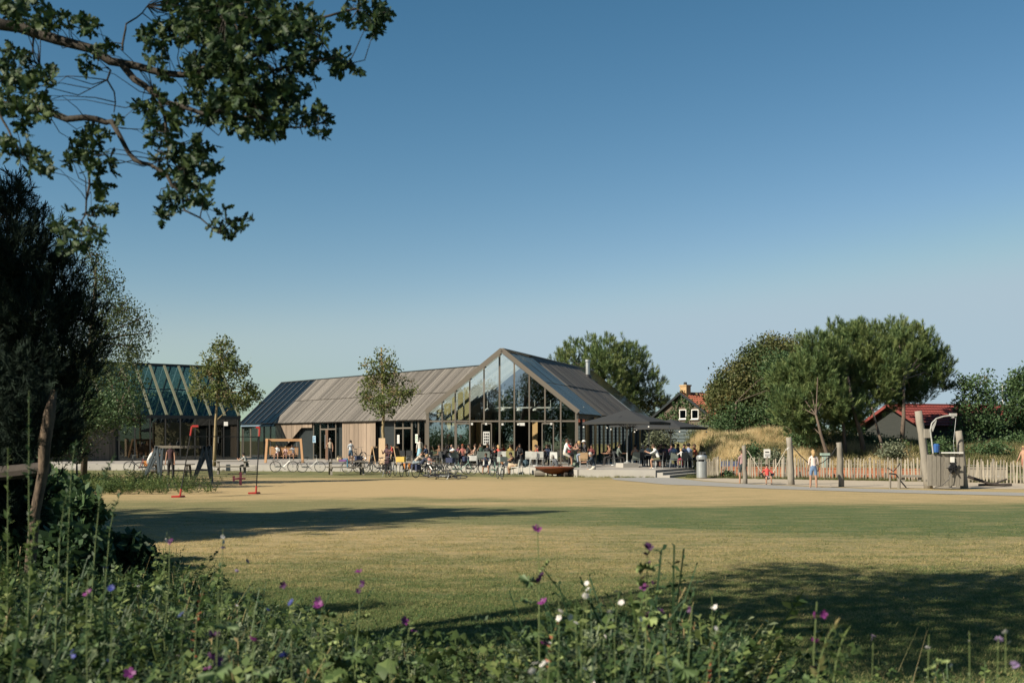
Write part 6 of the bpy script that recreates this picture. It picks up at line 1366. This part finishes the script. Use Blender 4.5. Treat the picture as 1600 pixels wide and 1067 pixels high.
# ------------------------------------------------------------------ net
Dn1, Dn2 = GD(777), GD(771.5); RED = mat('red_plastic', (.36, .03, .025), (.28, .025, .02), .5)
nt_ = thing('badminton_net', 'portable net on two thin leaning black poles with red ends', 'net', U(281, Dn1)); o0 = Vector(nt_.location)
ends = []
for (pb_, yb, ptx, yt, D) in ((281, 776, 300, 666, Dn1), (400, 770.5, 406, 668, Dn2)):
    b = U(pb_, D) - o0; t = U(ptx, D, ZY(yt, D)) - o0; ends.append((b, t)); m = MB(); m.tube([b.lerp(t, .10), b.lerp(t, .88)], .022, 7); pl = m.build('pole', BLACK, nt_)
    m = MB(); m.tube([b.lerp(t, .87), t], .034, 7); m.tube([t, t + Vector((.22 if pb_ < 300 else -.14, 0, .0))], .04, 6); m.build('pole_top', RED, nt_)
    m = MB(); m.tube([b, b.lerp(t, .12)], .034, 7); m.tube([b + Vector((0, 0, .03)), b + Vector((-.28, -.05, .02))], .045, 6); m.tube([b + Vector((0, 0, .03)), b + Vector((.05, .35, .02))], .045, 6); m.build('pole_foot', RED, nt_)
(b0, t0), (b1, t1) = ends; netm = MB()
Q = lambda u, v: (b0.lerp(t0, v)).lerp(b1.lerp(t1, v), u) - Vector((0, 0, .12 * u * (1 - u) * 4))
for i in range(61): netm.beam(Q(i / 60, .18), Q(i / 60, .42), .007, .007)
for j in range(9): netm.beam(Q(0, .18 + j * .03), Q(.5, .18 + j * .03), .007, .007); netm.beam(Q(.5, .18 + j * .03), Q(1, .18 + j * .03), .007, .007)
netm.build('netting', BLACK, nt_)['kind'] = 'stuff'
m = MB(); m.beam(Q(0, .86), Q(1, .86), .012, .03); m.build('top_tape', BLACK, nt_)
pl_ = thing('toy_glider', 'dark red toy glider standing on its nose in the grass by the net', 'toy', U(376, 50)); DR = mat('dark_red_foam', (.12, .012, .03), None, .6)
m = MB(); m.tube([(-.32, 0, .28), (-.1, 0, .3), (.22, 0, .3)], [.03, .05, .03], 6); m.build('fuselage', DR, pl_); m = MB(); m.box((0, 0, .3), (.11, .04, .56)); m.build('wing', DR, pl_); m = MB(); m.box((-.3, 0, .3), (.09, .03, .24)); m.build('tail', DR, pl_)

# ------------------------------------------------------------------ chairs and tables
def make_chair(label, c, legc, loc, rz, back=.88):
    t = thing('chair', label, 'chair', loc, rz, 'chairs on the terrace')
    m = MB(); m.box((0, 0, .44), (.44, .44, .035)); m.build('seat', c, t)
    m = MB(); m.slab([(-.22, -.21, .50), (.22, -.21, .50), (.21, -.27, back), (-.21, -.27, back)], .03); m.build('backrest', c, t)
    for x in (-.19, .19):
        for y in (-.19, .19): m = MB(); m.tube([(x, y, .43), (x * 1.12, y * 1.1, 0)], .014, 5); m.build('leg', legc, t)
        m = MB(); m.tube([(x, -.19, .42), (x, -.22, .55)], .012, 5); m.build('back_post', legc, t)
    return t
WC = mat('white_chair_shell', (.62, .62, .58), None, .5); GC = mat('grey_green_chair_shell', (.16, .19, .17), None, .5); DC = mat('dark_chair_shell', (.05, .055, .06), None, .5); WOODC = mat('light_wood_chair', (.45, .30, .17), None, .6)
protoc = {}
def chair(label, px, D, face, kind='w', z=DK):
    c = {'w': WC, 'g': GC, 'd': DC, 'o': WOODC}[kind]; l = U(px, D, z)
    if kind in protoc: return dup(protoc[kind], l, R(face), label)
    protoc[kind] = make_chair(label, c, METAL, l, R(face)); return protoc[kind]
tabp = {}
def cafe_table(label, px, D, topm, kind, z=DK, h=.74, s=1.0):
    l = U(px, D, z)
    if kind in tabp: return dup(tabp[kind], l, 0, label, scale=s)
    t = thing('cafe_table', label, 'table', l, 0, 'tables on the terrace'); m = MB(); m.box((0, 0, h), (.8, .8, .03)); m.build('table_top', topm, t); m = MB(); m.tube([(0, 0, .02), (0, 0, h)], .03, 7); m.lathe([(.25, 0), (.24, .02), (.04, .05)], 10); m.build('pedestal', METAL, t); tabp[kind] = t; return t
def ppl(label, px, D, face, pose, z=0.0, **k): person(label, U(px, D, z), face, pose, **k)
W_, NAVY, BLK, REDC, GRY = (.72, .72, .70), (.03, .045, .09), (.02, .02, .022), (.50, .06, .05), (.28, .29, .30)
def kid(pose, k=.78): q = dict(pose); q['hz'] = pose.get('hz', .93) * k if 'hz' in pose else None; q = {a: b for a, b in q.items() if b is not None}; return q
def seated(label, px, D, face, pose=P_SIT, ch=None, chl=None, z=DK, **k):
    ppl(label, px, D, face, pose, z, **k)
    if ch: chair(chl, px, D, face, ch, z)
# left side
ppl('person in a white T-shirt sitting on the dark table behind the left bikes', 231, 61.5, -80, dict(P_SIT3, hz=.80), 0, H=1.65, top=W_, bot=(.30, .31, .33), hair='brown')
ppl('person in dark clothes and a cap standing in the shade by the dark table', 267, 57, 175, P_STAND, 0, H=1.8, top=(.05, .02, .025), bot=BLK, hair='dark', sleeve=.1)
ppl('person crouching in a grey patterned top at the far end of the left picnic tables', 386, 66.5, 60, P_SIT3, 0, H=1.6, top=(.40, .40, .36), bot=(.10, .11, .10), hair='dark')
ppl('child in white on the left of the swing bench', 433, 79.4, 180, dict(P_SIT2, hz=.62), DK, H=1.35, top=W_, bot=(.3, .2, .2), legs='shorts', hair='dark')
ppl('child in pale pink in the middle of the swing bench', 447, 79.4, 175, dict(P_SIT, hz=.60), DK, H=1.15, top=(.6, .42, .38), bot=(.5, .3, .3), legs='shorts', hair='blond')
ppl('child with bare legs on the right of the swing bench', 459, 79.3, 165, dict(P_SIT3, hz=.64), DK, H=1.4, top=(.40, .42, .46), bot=(.5, .35, .3), legs='shorts', hair='brown')
ppl('woman in a tan sleeveless top and black trousers in the left doorway', 516, 85, 168, P_HIP, DK, H=1.68, top=(.36, .32, .25), bot=BLK, hair='grey', sleeve=.05)
ppl('boy in a grey T-shirt and blue shorts seen from behind by the bikes', 548, 76, 8, P_PHONE, DK, H=1.55, top=(.50, .53, .56), bot=(.05, .10, .16), legs='shorts', hair='dark')
ppl('woman in a dark floral dress carrying a child by the young tree', 606, 66.6, 150, P_PHONE, 0, H=1.75, top=(.09, .05, .06), bot=(.08, .04, .05), hair='brown', skirt=True, legs='none')
ppl('small child in red carried on the arm of the woman in the dark dress', 614, 66.3, 100, dict(P_SIT, hz=.30), .95, H=.95, top=REDC, bot=(.12, .05, .06), hair='brown')
ppl('person in a white top and blue patterned skirt by the green poster', 656, 77, 10, P_STAND, DK, H=1.7, top=(.62, .60, .56), bot=(.28, .50, .62), hair='grey', skirt=True, legs='none')
ppl('person in a dark jacket bending over the bikes', 655, 64.2, -60, P_CROUCH, .15, H=1.75, top=(.03, .04, .07), bot=(.35, .33, .28), hair='blond')
ppl('person in a beige jumper stooping beside the yellow crate bike', 647, 65.6, -80, P_CROUCH, .3, H=1.7, top=(.50, .42, .33), bot=(.25, .30, .34), hair='brown', sleeve=1)
ppl('child in a red top and sun hat by the bikes', 671, 65.5, 170, P_STAND, 0, H=1.1, top=(.55, .25, .22), bot=(.6, .58, .55), hair='none', hat=(.62, .6, .56), legs='shorts')
seated('person in black with a pony tail on the left of the first terrace table', 693, 70.0, -60, P_SIT3, 'd', 'dark chair at the left end of the first terrace table', H=1.7, top=BLK, bot=BLK, hair='dark', long=True)
seated('bald man in navy at the first terrace table', 702, 72.2, -90, P_SIT, 'd', 'dark chair under the bald man in navy', H=1.78, top=NAVY, bot=GRY, hair='none')
seated('dark haired woman in white with her back turned at the first table', 709, 70.6, 15, P_SIT3, 'g', 'grey green chair under the dark haired woman in white', H=1.68, top=W_, bot=(.25, .32, .42), hair='dark')
seated('woman with red hair and a patterned top at the first terrace table', 724, 71.6, 165, P_SIT, 'd', 'dark chair under the red haired woman', H=1.68, top=(.40, .14, .12), bot=NAVY, hair='red', sleeve=.1)
seated('woman in a pale dress with one hand at her face, right of the redhead', 741, 71.4, 80, P_SIT2, 'w', 'pale chair under the woman in the pale dress', H=1.66, top=(.45, .42, .36), bot=(.5, .48, .42), hair='brown', sleeve=.05, skirt=True, legs='none')
seated('man in a black top seen from behind below the poster on the glass', 761, 70.8, -10, P_SIT, 'g', 'grey green chair behind the man in black', H=1.8, top=BLK, bot=NAVY, hair='brown')
seated('long haired blond woman in a coral top on the terrace', 781, 71.2, 20, P_SIT3, 'w', 'pale chair under the woman in the coral top', H=1.68, top=(.58, .09, .07), bot=GRY, hair='blond', long=True)
seated('young person in navy and light shorts leaning forward at the lawn edge', 760, 65.3, 175, P_SIT3, 'w', 'pale folding chair at the lawn edge left of the small bike', 0.0, H=1.6, top=NAVY, bot=(.50, .50, .56), legs='shorts', hair='brown')
seated('child in an orange top with a white cloth at the lawn edge', 785, 65.8, 150, P_SIT, 'w', 'pale chair of the child in orange', 0.0, H=1.3, top=(.55, .22, .06), bot=W_, hair='brown', legs='shorts')
seated('woman in a black vest and beige skirt leaning forward at the lawn edge', 806, 65.0, 75, P_SIT3, 'w', 'white folding chair under the woman in the black vest', 0.0, H=1.7, top=BLK, bot=(.48, .38, .26), hair='dark', sleeve=.05, skirt=True, legs='none', skin=1)
seated('person in a red jumper at the table in front of the right doorway', 834, 71.5, -80, P_SIT3, 'w', 'white chair beside the right doorway', H=1.55, top=(.45, .06, .05), bot=BLK, hair='brown')
seated('dark haired person leaning on one hand in front of the right doorway', 845, 72.0, 95, P_SIT3, 'd', 'dark chair in front of the right doorway', H=1.7, top=(.08, .05, .05), bot=BLK, hair='dark', sleeve=1)
ppl('man in a white T-shirt and light shorts on a stool at the round table', 882, 66.3, -80, dict(P_SIT, hz=.80, th=(70, 60), kn=(62, 58)), DK, H=1.8, top=W_, bot=(.62, .58, .50), legs='shorts', hair='brown', skin=0)
ppl('woman in a red top behind the man in the white T-shirt', 890, 68.4, -60, dict(P_SIT2, hz=.75), DK, H=1.65, top=(.42, .05, .06), bot=BLK, hair='brown', sleeve=.1, skin=1)
ppl('person with bare shoulders behind the round table', 901, 69.0, 180, dict(P_SIT, hz=.72), DK, H=1.65, top=(.5, .3, .25), bot=BLK, hair='dark', sleeve=.05)
ppl('blond woman in a black top leaning on the round table', 913, 66.4, 80, dict(P_SIT3, hz=.78), DK, H=1.68, top=BLK, bot=(.28, .34, .42), hair='blond', sleeve=.3)
ppl('person in a white sun hat right of the round table', 916.5, 68.0, 100, dict(P_SIT, hz=.78), DK, H=1.68, top=(.05, .05, .06), bot=(.4, .3, .22), hair='grey', hat=(.75, .73, .68))
seated('grey haired man in a grey shirt reclining behind the fire bowl', 872, 64.7, -70, P_LOUNGE, None, None, .1, H=1.72, top=(.13, .14, .16), bot=(.4, .36, .3), hair='grey', skin=0)
ppl('grey haired man in a dark shirt sitting on the terrace edge with legs stretched out', 929, 61.6, 88, dict(P_GROUND, hz=.50, th=(66, 74), kn=(10, 50)), 0, H=1.78, top=(.035, .05, .07), bot=(.60, .56, .48), legs='shorts', hair='grey')
for i, (px, D, f, l, c_, hr_) in enumerate(((668, 69.5, 60, 'person in a dark blue top half hidden by the bikes left of the facade', (.03, .05, .1), 'brown'), (685, 71.8, 120, 'person in a brown top behind the dark pony tail', (.18, .10, .06), 'dark'), (716, 72.3, 190, 'person in plum facing the lawn between white and red haired women', (.16, .05, .09), 'dark'), (733, 72.5, 170, 'person in black behind the red haired woman', BLK, 'dark'), (751, 72.8, 180, 'person in dark green by the poster door', (.04, .08, .06), 'brown'), (769, 72.6, 200, 'person in charcoal right of the poster', (.05, .05, .06), 'dark'), (796, 72.2, -20, 'person in mustard left of the right doorway', (.32, .22, .06), 'brown'), (812, 72.6, 170, 'person in black behind the white chairs', BLK, 'dark'), (858, 71.8, 150, 'person in navy inside the right doorway', NAVY, 'brown'), (893, 70.8, 175, 'person in dark grey at the corner post of the hall', (.07, .07, .08), 'dark'), (924, 70.2, 160, 'person in maroon beside the side glazing', (.16, .04, .04), 'dark'))):
    seated(l, px, D, f, (P_SIT, P_SIT2, P_SIT3)[i % 3], 'd', ('dark chair left of the facade', 'dark chair behind the pony tail', 'dark chair of the person in plum', 'dark chair behind the red haired woman', 'dark chair by the poster door', 'dark chair right of the poster', 'dark chair left of the right doorway', 'dark chair behind the white chairs', 'dark chair in the right doorway', 'dark chair at the corner post', 'dark chair beside the side glazing')[i], H=1.62 + .03 * (i % 5), top=c_, bot=BLK, hair=hr_, sleeve=(.3, .55, 1)[i % 3], skin=i % 3)
# under the parasols
seated('woman with bare shoulders seen from behind left of the parasol group', 993, 66.8, 5, P_SIT, 'g', 'grey green chair under the woman with bare shoulders', H=1.66, top=(.55, .36, .28), bot=BLK, hair='dark', sleeve=.0)
seated('person in a pale top and dark skirt at the parasol table', 1003, 67.5, -30, P_SIT, 'd', 'dark chair second from the left under the parasols', H=1.66, top=(.55, .52, .46), bot=BLK, hair='grey')
seated('person in a white vest behind the parasol table', 1012, 69.2, 170, P_SIT2, 'd', 'dark chair behind the middle parasol pole', H=1.66, top=W_, bot=BLK, hair='dark')
seated('man in a white T-shirt and olive shorts with his hand at his mouth', 1030, 64.4, 78, P_SIT3, 'd', 'dark chair under the man in olive shorts', H=1.85, top=(.78, .78, .76), bot=(.14, .14, .08), legs='shorts', hair='brown', shoe=(.5, .4, .3))
ppl('person in a tan top facing the man in olive shorts', 1021, 66.5, -90, dict(P_SIT3, hz=.53), DK, H=1.6, top=(.48, .30, .20), bot=(.2, .1, .08), hair='brown')
seated('person with a dark pattern top right of the man in white', 1042, 67.0, 30, P_SIT, 'd', 'dark chair right of the man in white', H=1.66, top=(.12, .08, .11), bot=BLK, hair='dark')
seated('man in a light blue shirt seen from behind at the second parasol table', 1053, 65.6, 0, P_SIT, 'g', 'grey green chair behind the man in light blue', H=1.75, top=(.28, .34, .48), bot=NAVY, hair='dark')
seated('dark haired person between the two light blue shirts', 1059, 68.6, 180, P_SIT, 'd', 'dark chair between the two light blue shirts', H=1.75, top=(.07, .08, .12), bot=BLK, hair='dark')
seated('child in a white hood and red top turning round on the terrace', 1067, 64.6, 20, P_SIT3, 'd', 'dark red chair of the hooded child', H=1.3, top=(.62, .60, .58), bot=(.3, .03, .06), hair='blond', sleeve=1)
seated('man in a blue checked shirt and black hat seen from behind', 1076, 66.0, -5, P_SIT, 'd', 'dark chair under the man in the black hat', H=1.80, top=(.25, .32, .48), bot=NAVY, hair='dark', hat=(.02, .02, .02), sleeve=.9)
seated('person in a dark top in front of the dune grass', 1069, 69.5, 170, P_SIT, None, None, H=1.72, top=(.04, .05, .09), bot=BLK, hair='dark')
seated('person in a rust orange top nearest the litter bin', 1089, 66.4, 75, P_SIT, 'd', 'dark chair nearest the litter bin', H=1.72, top=(.40, .10, .05), bot=BLK, hair='brown')
for i, (px, D, l, c_) in enumerate(((955, 72, 'shadowed person in brown inside the parasol shade by the hall columns', (.25, .13, .08)), (964, 71.6, 'shadowed person in grey green beside the hall columns', (.14, .17, .15)), (1034, 69.8, 'shadowed person in black behind the man in olive shorts', (.04, .04, .05)), (1048, 70.5, 'shadowed person in plum beyond the light blue shirt', (.14, .06, .10)))):
    seated(l, px, D, (100, -80, 160, 190)[i], P_SIT, 'd', ('dark chair by the hall columns', 'second dark chair by the hall columns', 'dark chair deep in the parasol shade', 'dark chair beyond the light blue shirt')[i], H=1.7, top=c_, bot=BLK, hair='dark')
# playground
ppl('boy in a striped top and black shorts holding the short swing post', 1160, GD(755.5), 5, dict(P_REACH, sh=(10, 120), ab=(5, 18)), 0, H=1.52, top=(.34, .22, .22), bot=(.03, .045, .05), legs='shorts', hair='brown', shoe=(.5, .32, .22))
ppl('child in a red T-shirt sitting in the hanging rope seat', 1199, D1, 180, P_HAMM, ZY(738, D1) - .27 - .26, H=1.25, top=(.62, .08, .07), bot=(.30, .28, .28), hair='dark', legs='shorts')
ppl('girl in a white T-shirt and denim shorts with fair hair seen from behind', 1271, GD(762), -5, dict(P_STAND, sh=(12, 8), ab=(6, 12)), 0, H=1.56, top=(.72, .60, .56), bot=(.14, .22, .36), legs='shorts', hair='blond', long=True, shoe=(.5, .32, .22))
ppl('person with bare skin half out of the picture at the right edge', 1600, 54.2, 120, P_WALK, .1, H=1.45, top=(.50, .30, .20), bot=(.45, .2, .15), hair='blond', sleeve=0, legs='shorts')

ptab = ((700, 71.0, 'table with drinks between the bald man and the woman in white'), (716, 71.0, 'table in front of the red haired woman'), (750, 71.9, 'table left of the man in black'), (772, 71.4, 'table left of the coral top'), (838, 70.6, 'white table in front of the right doorway'), (1008, 67.8, 'table under the first parasol, left'), (1022, 64.8, 'table in front of the man in olive shorts'), (1055, 67.2, 'table under the second parasol'), (1075, 67.6, 'table nearest the litter bin'), (960, 72, 'table in shade by the hall columns'))
for i, (px, D, l) in enumerate(ptab): cafe_table(l, px, D, WC if i in (4,) else DC, 'w' if i == 4 else 'd')
rt = thing('barrel_table', 'green cast iron pedestal table between the drinking guests', 'table', U(899, 66.6, DK)); m = MB(); m.lathe([(.30, 0), (.20, .15), (.10, .5), (.09, .9), (.14, .98)], 12); m.build('pedestal', mat('green_iron', (.10, .14, .10), None, .5), rt); m = MB(); m.lathe([(0, .98), (.38, .98), (.38, 1.02), (0, 1.02)], 16); m.build('table_top', DC, rt)
for k, (px, D, f, kd, l) in enumerate(((826, 71, 0, 'w', 'white chair seen from behind at the white table'), (833, 69.6, 0, 'w', 'second white chair in front of the white table'), (843, 69.7, 4, 'w', 'white chair nearest the hall door'), (822, 65.2, 90, 'w', 'white folding chair alone at the lawn edge with a dark cloth'), (865, 66.3, 180, 'w', 'white chair left of the man on the stool'), (912, 65.0, 0, 'o', 'pale wooden chair with its back to the lawn'), (789, 70.6, 0, 'w', 'white chair right of the coral top'), (797, 70.2, 10, 'w', 'white chair with a yellow jacket'), (751, 70.2, 0, 'g', 'empty grey green chair left of the man in black'), (628, 78, 0, 'd', 'dark chair at the glass door'), (640, 77.5, 0, 'd', 'dark chair right of the glass door'), (1100, 67.2, -30, 'd', 'dark chair behind the litter bin'))): chair(l, px, D, f, kd, DK if D > 66.2 else 0.0 if px < 900 else DK)
m = MB(); m.slab([(-.25, -.30, .48), (.25, -.30, .48), (.25, -.34, .92), (-.25, -.34, .92)], .06); m.box((0, -.1, .9), (.46, .3, .05)); o = m.build('jacket', cmat((.34, .32, .14))); o.location = U(797, 70.2, DK); tag(o, 'yellow jacket over a white chair back', 'jacket')
m = MB(); m.lathe([(.0, .0), (.16, .04), (.2, .18), (.13, .36), (0, .42)], 9); o = m.build('rucksack', cmat((.05, .09, .12))); o.location = U(821, 65.1, .46); tag(o, 'dark blue rucksack on the lone folding chair', 'rucksack')
for k, (px, D, l) in enumerate(((776, 71.4, 'glass bottle on the table left of the coral top'), (701, 71, 'glass bottle on the table by the bald man'), (838, 70.6, 'glass bottle on the white table'), (899, 66.6, 'brown bottle on the green pedestal table'), (1022, 64.8, 'glass bottle on the table of the man in olive shorts'))):
    m = MB(); m.lathe([(.035, 0), (.038, .16), (.014, .2), (.014, .27), (0, .27)], 8); o = m.build('bottle', mat('green_bottle', (.05, .12, .05), None, .15)); o.location = U(px, D, DK + (1.02 if px == 899 else .755)); tag(o, l, 'bottle')
# sign boards and the timber slab by the tree
def easel(label, px, D, rz):
    t = thing('sandwich_board', label, 'sign board', U(px, D, DK), R(rz), 'menu boards on the terrace')
    for sg in (-1, 1):
        for x in (-.28, .28): m = MB(); m.beam((x, sg * .28, 0), (x, sg * .03, 1.15), .05, .04, up=(1, 0, 0)); m.build('leg', WOODC, t)
        m = MB(); m.slab([(-.25 * 1, sg * .24, .16), (.25, sg * .24, .16), (.25, sg * .05, 1.08), (-.25, sg * .05, 1.08)], .02); m.build('board', BLACK, t)
    m = MB(); m.beam((-.3, 0, 1.14), (.3, 0, 1.14), .07, .05); m.build('top_rail', WOODC, t)
easel('black menu board on wooden legs left of the tall timber block', 585.5, 76, 62); easel('black menu board on wooden legs right of the woman in the dark dress', 618, 74, 64)
m = MB(); m.box((0, 0, .88), (.40, .22, 1.76)); m.box((0, 0, .03), (.6, .5, .06)); o = m.build('timber_block', mat('fresh_pale_timber', (.62, .46, .30), (.52, .38, .24), .7, 3, (7, 7, .6))); o.location = U(597, 72.6, DK * 0 + .35); tag(o, 'tall fresh timber block standing at the young tree', 'timber block')
for k, (px, D, l) in enumerate(((471.0, 74, 'dark planter tub by the left end of the terrace wall'), )):
    pass

# ------------------------------------------------------------------ bicycles
TYRE = mat('tyre_rubber', (.02, .02, .02), None, .8, 20); CHROME = mat('chrome', (.55, .56, .57), None, .25, 5, metal=.9)
def bicycle(label, loc, rz, framem, rot=None, step=True, basket=None, bags=None, crate=None, whitefender=False, k=1.0, group='bicycles parked along the terrace'):
    t = thing('bicycle', label, 'bicycle', loc, rz, group)
    if rot: t.rotation_euler = rot
    if k != 1.0: t.scale = (k,) * 3
    for x, nm in ((-.54, 'rear'), (.54, 'front')):
        w_ = link('wheel', wheel_me, t, (x, 0, .345)); link('rim', rim_me, w_); link('spokes', spoke_me, w_)
        link('mudguard', fend_me[whitefender], t, (x, 0, .345))
    m = MB(); bb = Vector((-.08, 0, .30)); st = Vector((-.22, 0, .78)); ra = Vector((-.54, 0, .345)); hb = Vector((.36, 0, .72)); ht = Vector((.33, 0, .88))
    m.tube([bb, st], .018, 6); m.tube([bb, hb], .022, 6)
    if not step: m.tube([st + Vector((.01, 0, -.05)), ht - Vector((0, 0, .05))], .018, 6)
    m.tube([hb, ht], .022, 6)
    for s_ in (-.06, .06): m.tube([ra + Vector((0, s_, 0)), bb], .011, 5); m.tube([ra + Vector((0, s_, 0)), st - Vector((0, 0, .12))], .010, 5)
    m.build('frame', framem, t)
    m = MB()
    for s_ in (-.05, .05): m.tube([hb + Vector((0, s_, 0)), Vector((.54, s_, .345))], .012, 5)
    m.build('fork', framem, t)
    m = MB(); m.tube([ht, ht + Vector((-.03, 0, .16))], .013, 5); hh = ht + Vector((-.03, 0, .16)); m.tube([hh + Vector((-.20, -.28, .0)), hh + Vector((-.06, -.22, .02)), hh + Vector((.05, 0, 0)), hh + Vector((-.06, .22, .02)), hh + Vector((-.20, .28, 0))], .012, 5); m.build('handlebar', CHROME, t)
    m = MB(); m.tube([st, st + Vector((-.03, 0, .14))], .012, 5); c = st + Vector((-.03, 0, .16)); m.add([c + Vector(v) for v in ((-.14, -.09, 0), (-.14, .09, 0), (.02, .05, .01), (.14, .015, 0), (.14, -.015, 0), (.02, -.05, .01), (-.14, -.09, -.05), (-.14, .09, -.05), (.14, 0, -.03))], [(0, 5, 2, 1), (5, 4, 3, 2), (6, 7, 8), (0, 1, 7, 6), (1, 2, 3, 8, 7), (0, 6, 8, 4, 5), (3, 4, 8)]); m.build('saddle', BLACK, t)
    m = MB(); m.beam(bb + Vector((.06, .045, .02)), ra + Vector((0, .045, 0)), .02, .09); m.build('chain_guard', BLACK, t)
    m = MB(); m.tube([bb + Vector((0, -.1, 0)), bb + Vector((0, .1, 0))], .02, 6)
    for s_ in (-1, 1): e = bb + Vector((.12 * s_, .1 * s_, -.12 * s_)); m.tube([bb + Vector((0, .1 * s_, 0)), e], .01, 5); m.box(e + Vector((0, .05 * s_, 0)), (.09, .09, .02))
    m.build('crank', BLACK, t)
    m = MB(); 
    for s_ in (-.06, .06): m.tube([Vector((-.22, s_, .74)), Vector((-.76, s_, .74))], .007, 4); m.tube([Vector((-.70, s_, .74)), Vector((-.54, s_ * 1.2, .345))], .007, 4)
    for q in range(4): m.tube([Vector((-.30 - q * .13, -.06, .74)), Vector((-.30 - q * .13, .06, .74))], .006, 4)
    m.build('rack', BLACK, t)
    m = MB(); m.tube([Vector((-.25, .1, .30)), Vector((-.32, .2, .01))], .009, 4); m.build('kickstand', CHROME, t)
    def bx(nm, c, sz, m_, op=True):
        q = MB(); x, y, z = sz
        if op:
            q.box(c + Vector((0, 0, -z / 2)), (x, y, .015))
            for s_ in (-1, 1): q.box(c + Vector((s_ * x / 2, 0, 0)), (.015, y + .012, z)); q.box(c + Vector((0, s_ * y / 2, 0)), (x - .017, .015, z - .004))
        else: q.box(c, sz)
        q.build(nm, m_, t)
    if crate: bx('crate', Vector((.62, 0, .95)), (.34, .44, .28), crate)
    if basket: bx('basket', Vector((-.52, 0, .90)), (.38, .32, .26), basket)
    if bags:
        for s_ in (-1, 1): bx('pannier', Vector((-.54, s_ * .14, .56)), (.34, .12, .32), bags, False)
    return t
def ring(r_, w_, n=22, k=4):
    m = MB()
    for i in range(n):
        a = 2 * math.pi * i / n
        for j in range(k): b_ = 2 * math.pi * j / k + .785; rr = r_ + w_ * math.cos(b_); m.v.append((rr * math.cos(a), w_ * math.sin(b_), rr * math.sin(a)))
    for i in range(n):
        for j in range(k): a, b_ = i * k + j, i * k + (j + 1) % k; c, d = ((i + 1) % n) * k + (j + 1) % k, ((i + 1) % n) * k + j; m.f.append((a, b_, c, d)); m.m.append(0)
    return m
wheel_me = ring(.33, .020).mesh('tyre', TYRE); rim_me = ring(.305, .009).mesh('rim', CHROME)
m = MB()
for i in range(14): a = i * 2 * math.pi / 14; m.tube([(.03 * math.cos(a + .5), .02 * (-1) ** i, .03 * math.sin(a + .5)), (.30 * math.cos(a), 0, .30 * math.sin(a))], .0022, 3, cap=False)
m.tube([(0, -.05, 0), (0, .05, 0)], .03, 8); spoke_me = m.mesh('spokes', CHROME)
fend_me = {}
for kf, mm in ((False, BLACK), (True, WHITE)):
    m = MB(); vs = []
    for i in range(13): a = R(20 + 150 * i / 12); vs += [(.365 * math.cos(a), -.03, .365 * math.sin(a)), (.365 * math.cos(a), .03, .365 * math.sin(a))]
    m.add(vs, [(2 * i, 2 * i + 1, 2 * i + 3, 2 * i + 2) for i in range(12)]); fend_me[kf] = m.mesh('mudguard', mm)
BF = mat('black_bike_paint', (.02, .02, .022), None, .35); WF = mat('white_bike_paint', (.60, .60, .56), None, .35); SF = mat('silver_bike_paint', (.34, .36, .36), None, .35, metal=.3); GF = mat('green_bike_paint', (.20, .34, .28), None, .35); RF = mat('red_bike_paint', (.28, .03, .03), None, .4)
ORB = mat('orange_bag', (.55, .22, .06), None, .8); NAVB = mat('navy_bag', (.025, .035, .08), None, .8); YEL = mat('yellow_crate', (.60, .42, .09), None, .6); WHC = mat('white_crate', (.68, .68, .66), None, .5)
B_ = lambda px, y: U(px, GD(y))
bicycle('bicycle with an orange pannier at the left end of the terrace steps', B_(216, 738), R(185), BF, bags=ORB)
bicycle('red bicycle beside the one with the orange pannier', B_(233, 740), R(200), RF)
bicycle('black town bicycle with a white front tube, broadside before the swing bench', B_(444, 737.5), R(3), WF)
bicycle('pale bicycle with white mudguards left of the grey picnic table', B_(486, 738), R(10), WF, whitefender=True)
bicycle('black bicycle half hidden behind the grey picnic table', U(556, 68.3), R(-8), BF, step=False)
bicycle('bicycle with full black panniers behind the end of the grey picnic table', B_(573, 738.5), R(28), BF, basket=NAVB, bags=mat('black_bag', (.02, .02, .02), None, .9))
bicycle('black bicycle right of the packed one, its rear wheel toward the timber block', B_(588, 739.5), R(175), BF)
bicycle('dark bicycle parked against the planked wall', U(560, 84.5, DK), R(-40), BF)
bicycle('bicycle seen nearly end on in front of the woman in the dark dress', B_(603, 745), R(96), BF, bags=mat('black_bag', (.02, .02, .02), None, .9))
bicycle('bicycle seen end on left of the yellow crate one', B_(613, 743.5), R(80), SF)
bicycle('bicycle with a yellow front crate seen nearly end on', B_(632, 744.5), R(-102), BF, crate=YEL, bags=ORB)
bicycle('black bicycle with navy panniers in front of the bending person', B_(660, 746), R(55), BF, bags=NAVB)
bicycle('silver bicycle leaning behind the bending person', B_(675, 744), R(140), SF, step=False)
bicycle('black bicycle lying on its side on the grass', U(686, GD(748), .09), 0, SF, rot=(R(82), R(4), R(12)), step=False)
bicycle('black bicycle with a navy rear box right of the fallen one', B_(690, 744.5), R(158), BF, basket=NAVB)
bicycle('dark bicycle fallen over toward the lawn', U(700, GD(749), .09), 0, BF, rot=(R(-80), R(3), R(-20)), step=False)
bicycle('green bicycle with a white front crate and a large spoked wheel', B_(722, 742), R(8), GF, crate=WHC)
bicycle('dark bicycle with a pale saddle behind the white crate', U(742, 66.4), R(25), BF, basket=NAVB)
bicycle('small child bicycle seen end on beside the person in navy', B_(781, 748), R(-75), WF, k=.8)
bicycle('bicycle behind the child bicycle with a grey crate', B_(776, 744), R(-60), GF, crate=mat('grey_crate', (.28, .32, .30), None, .6))
build_people()
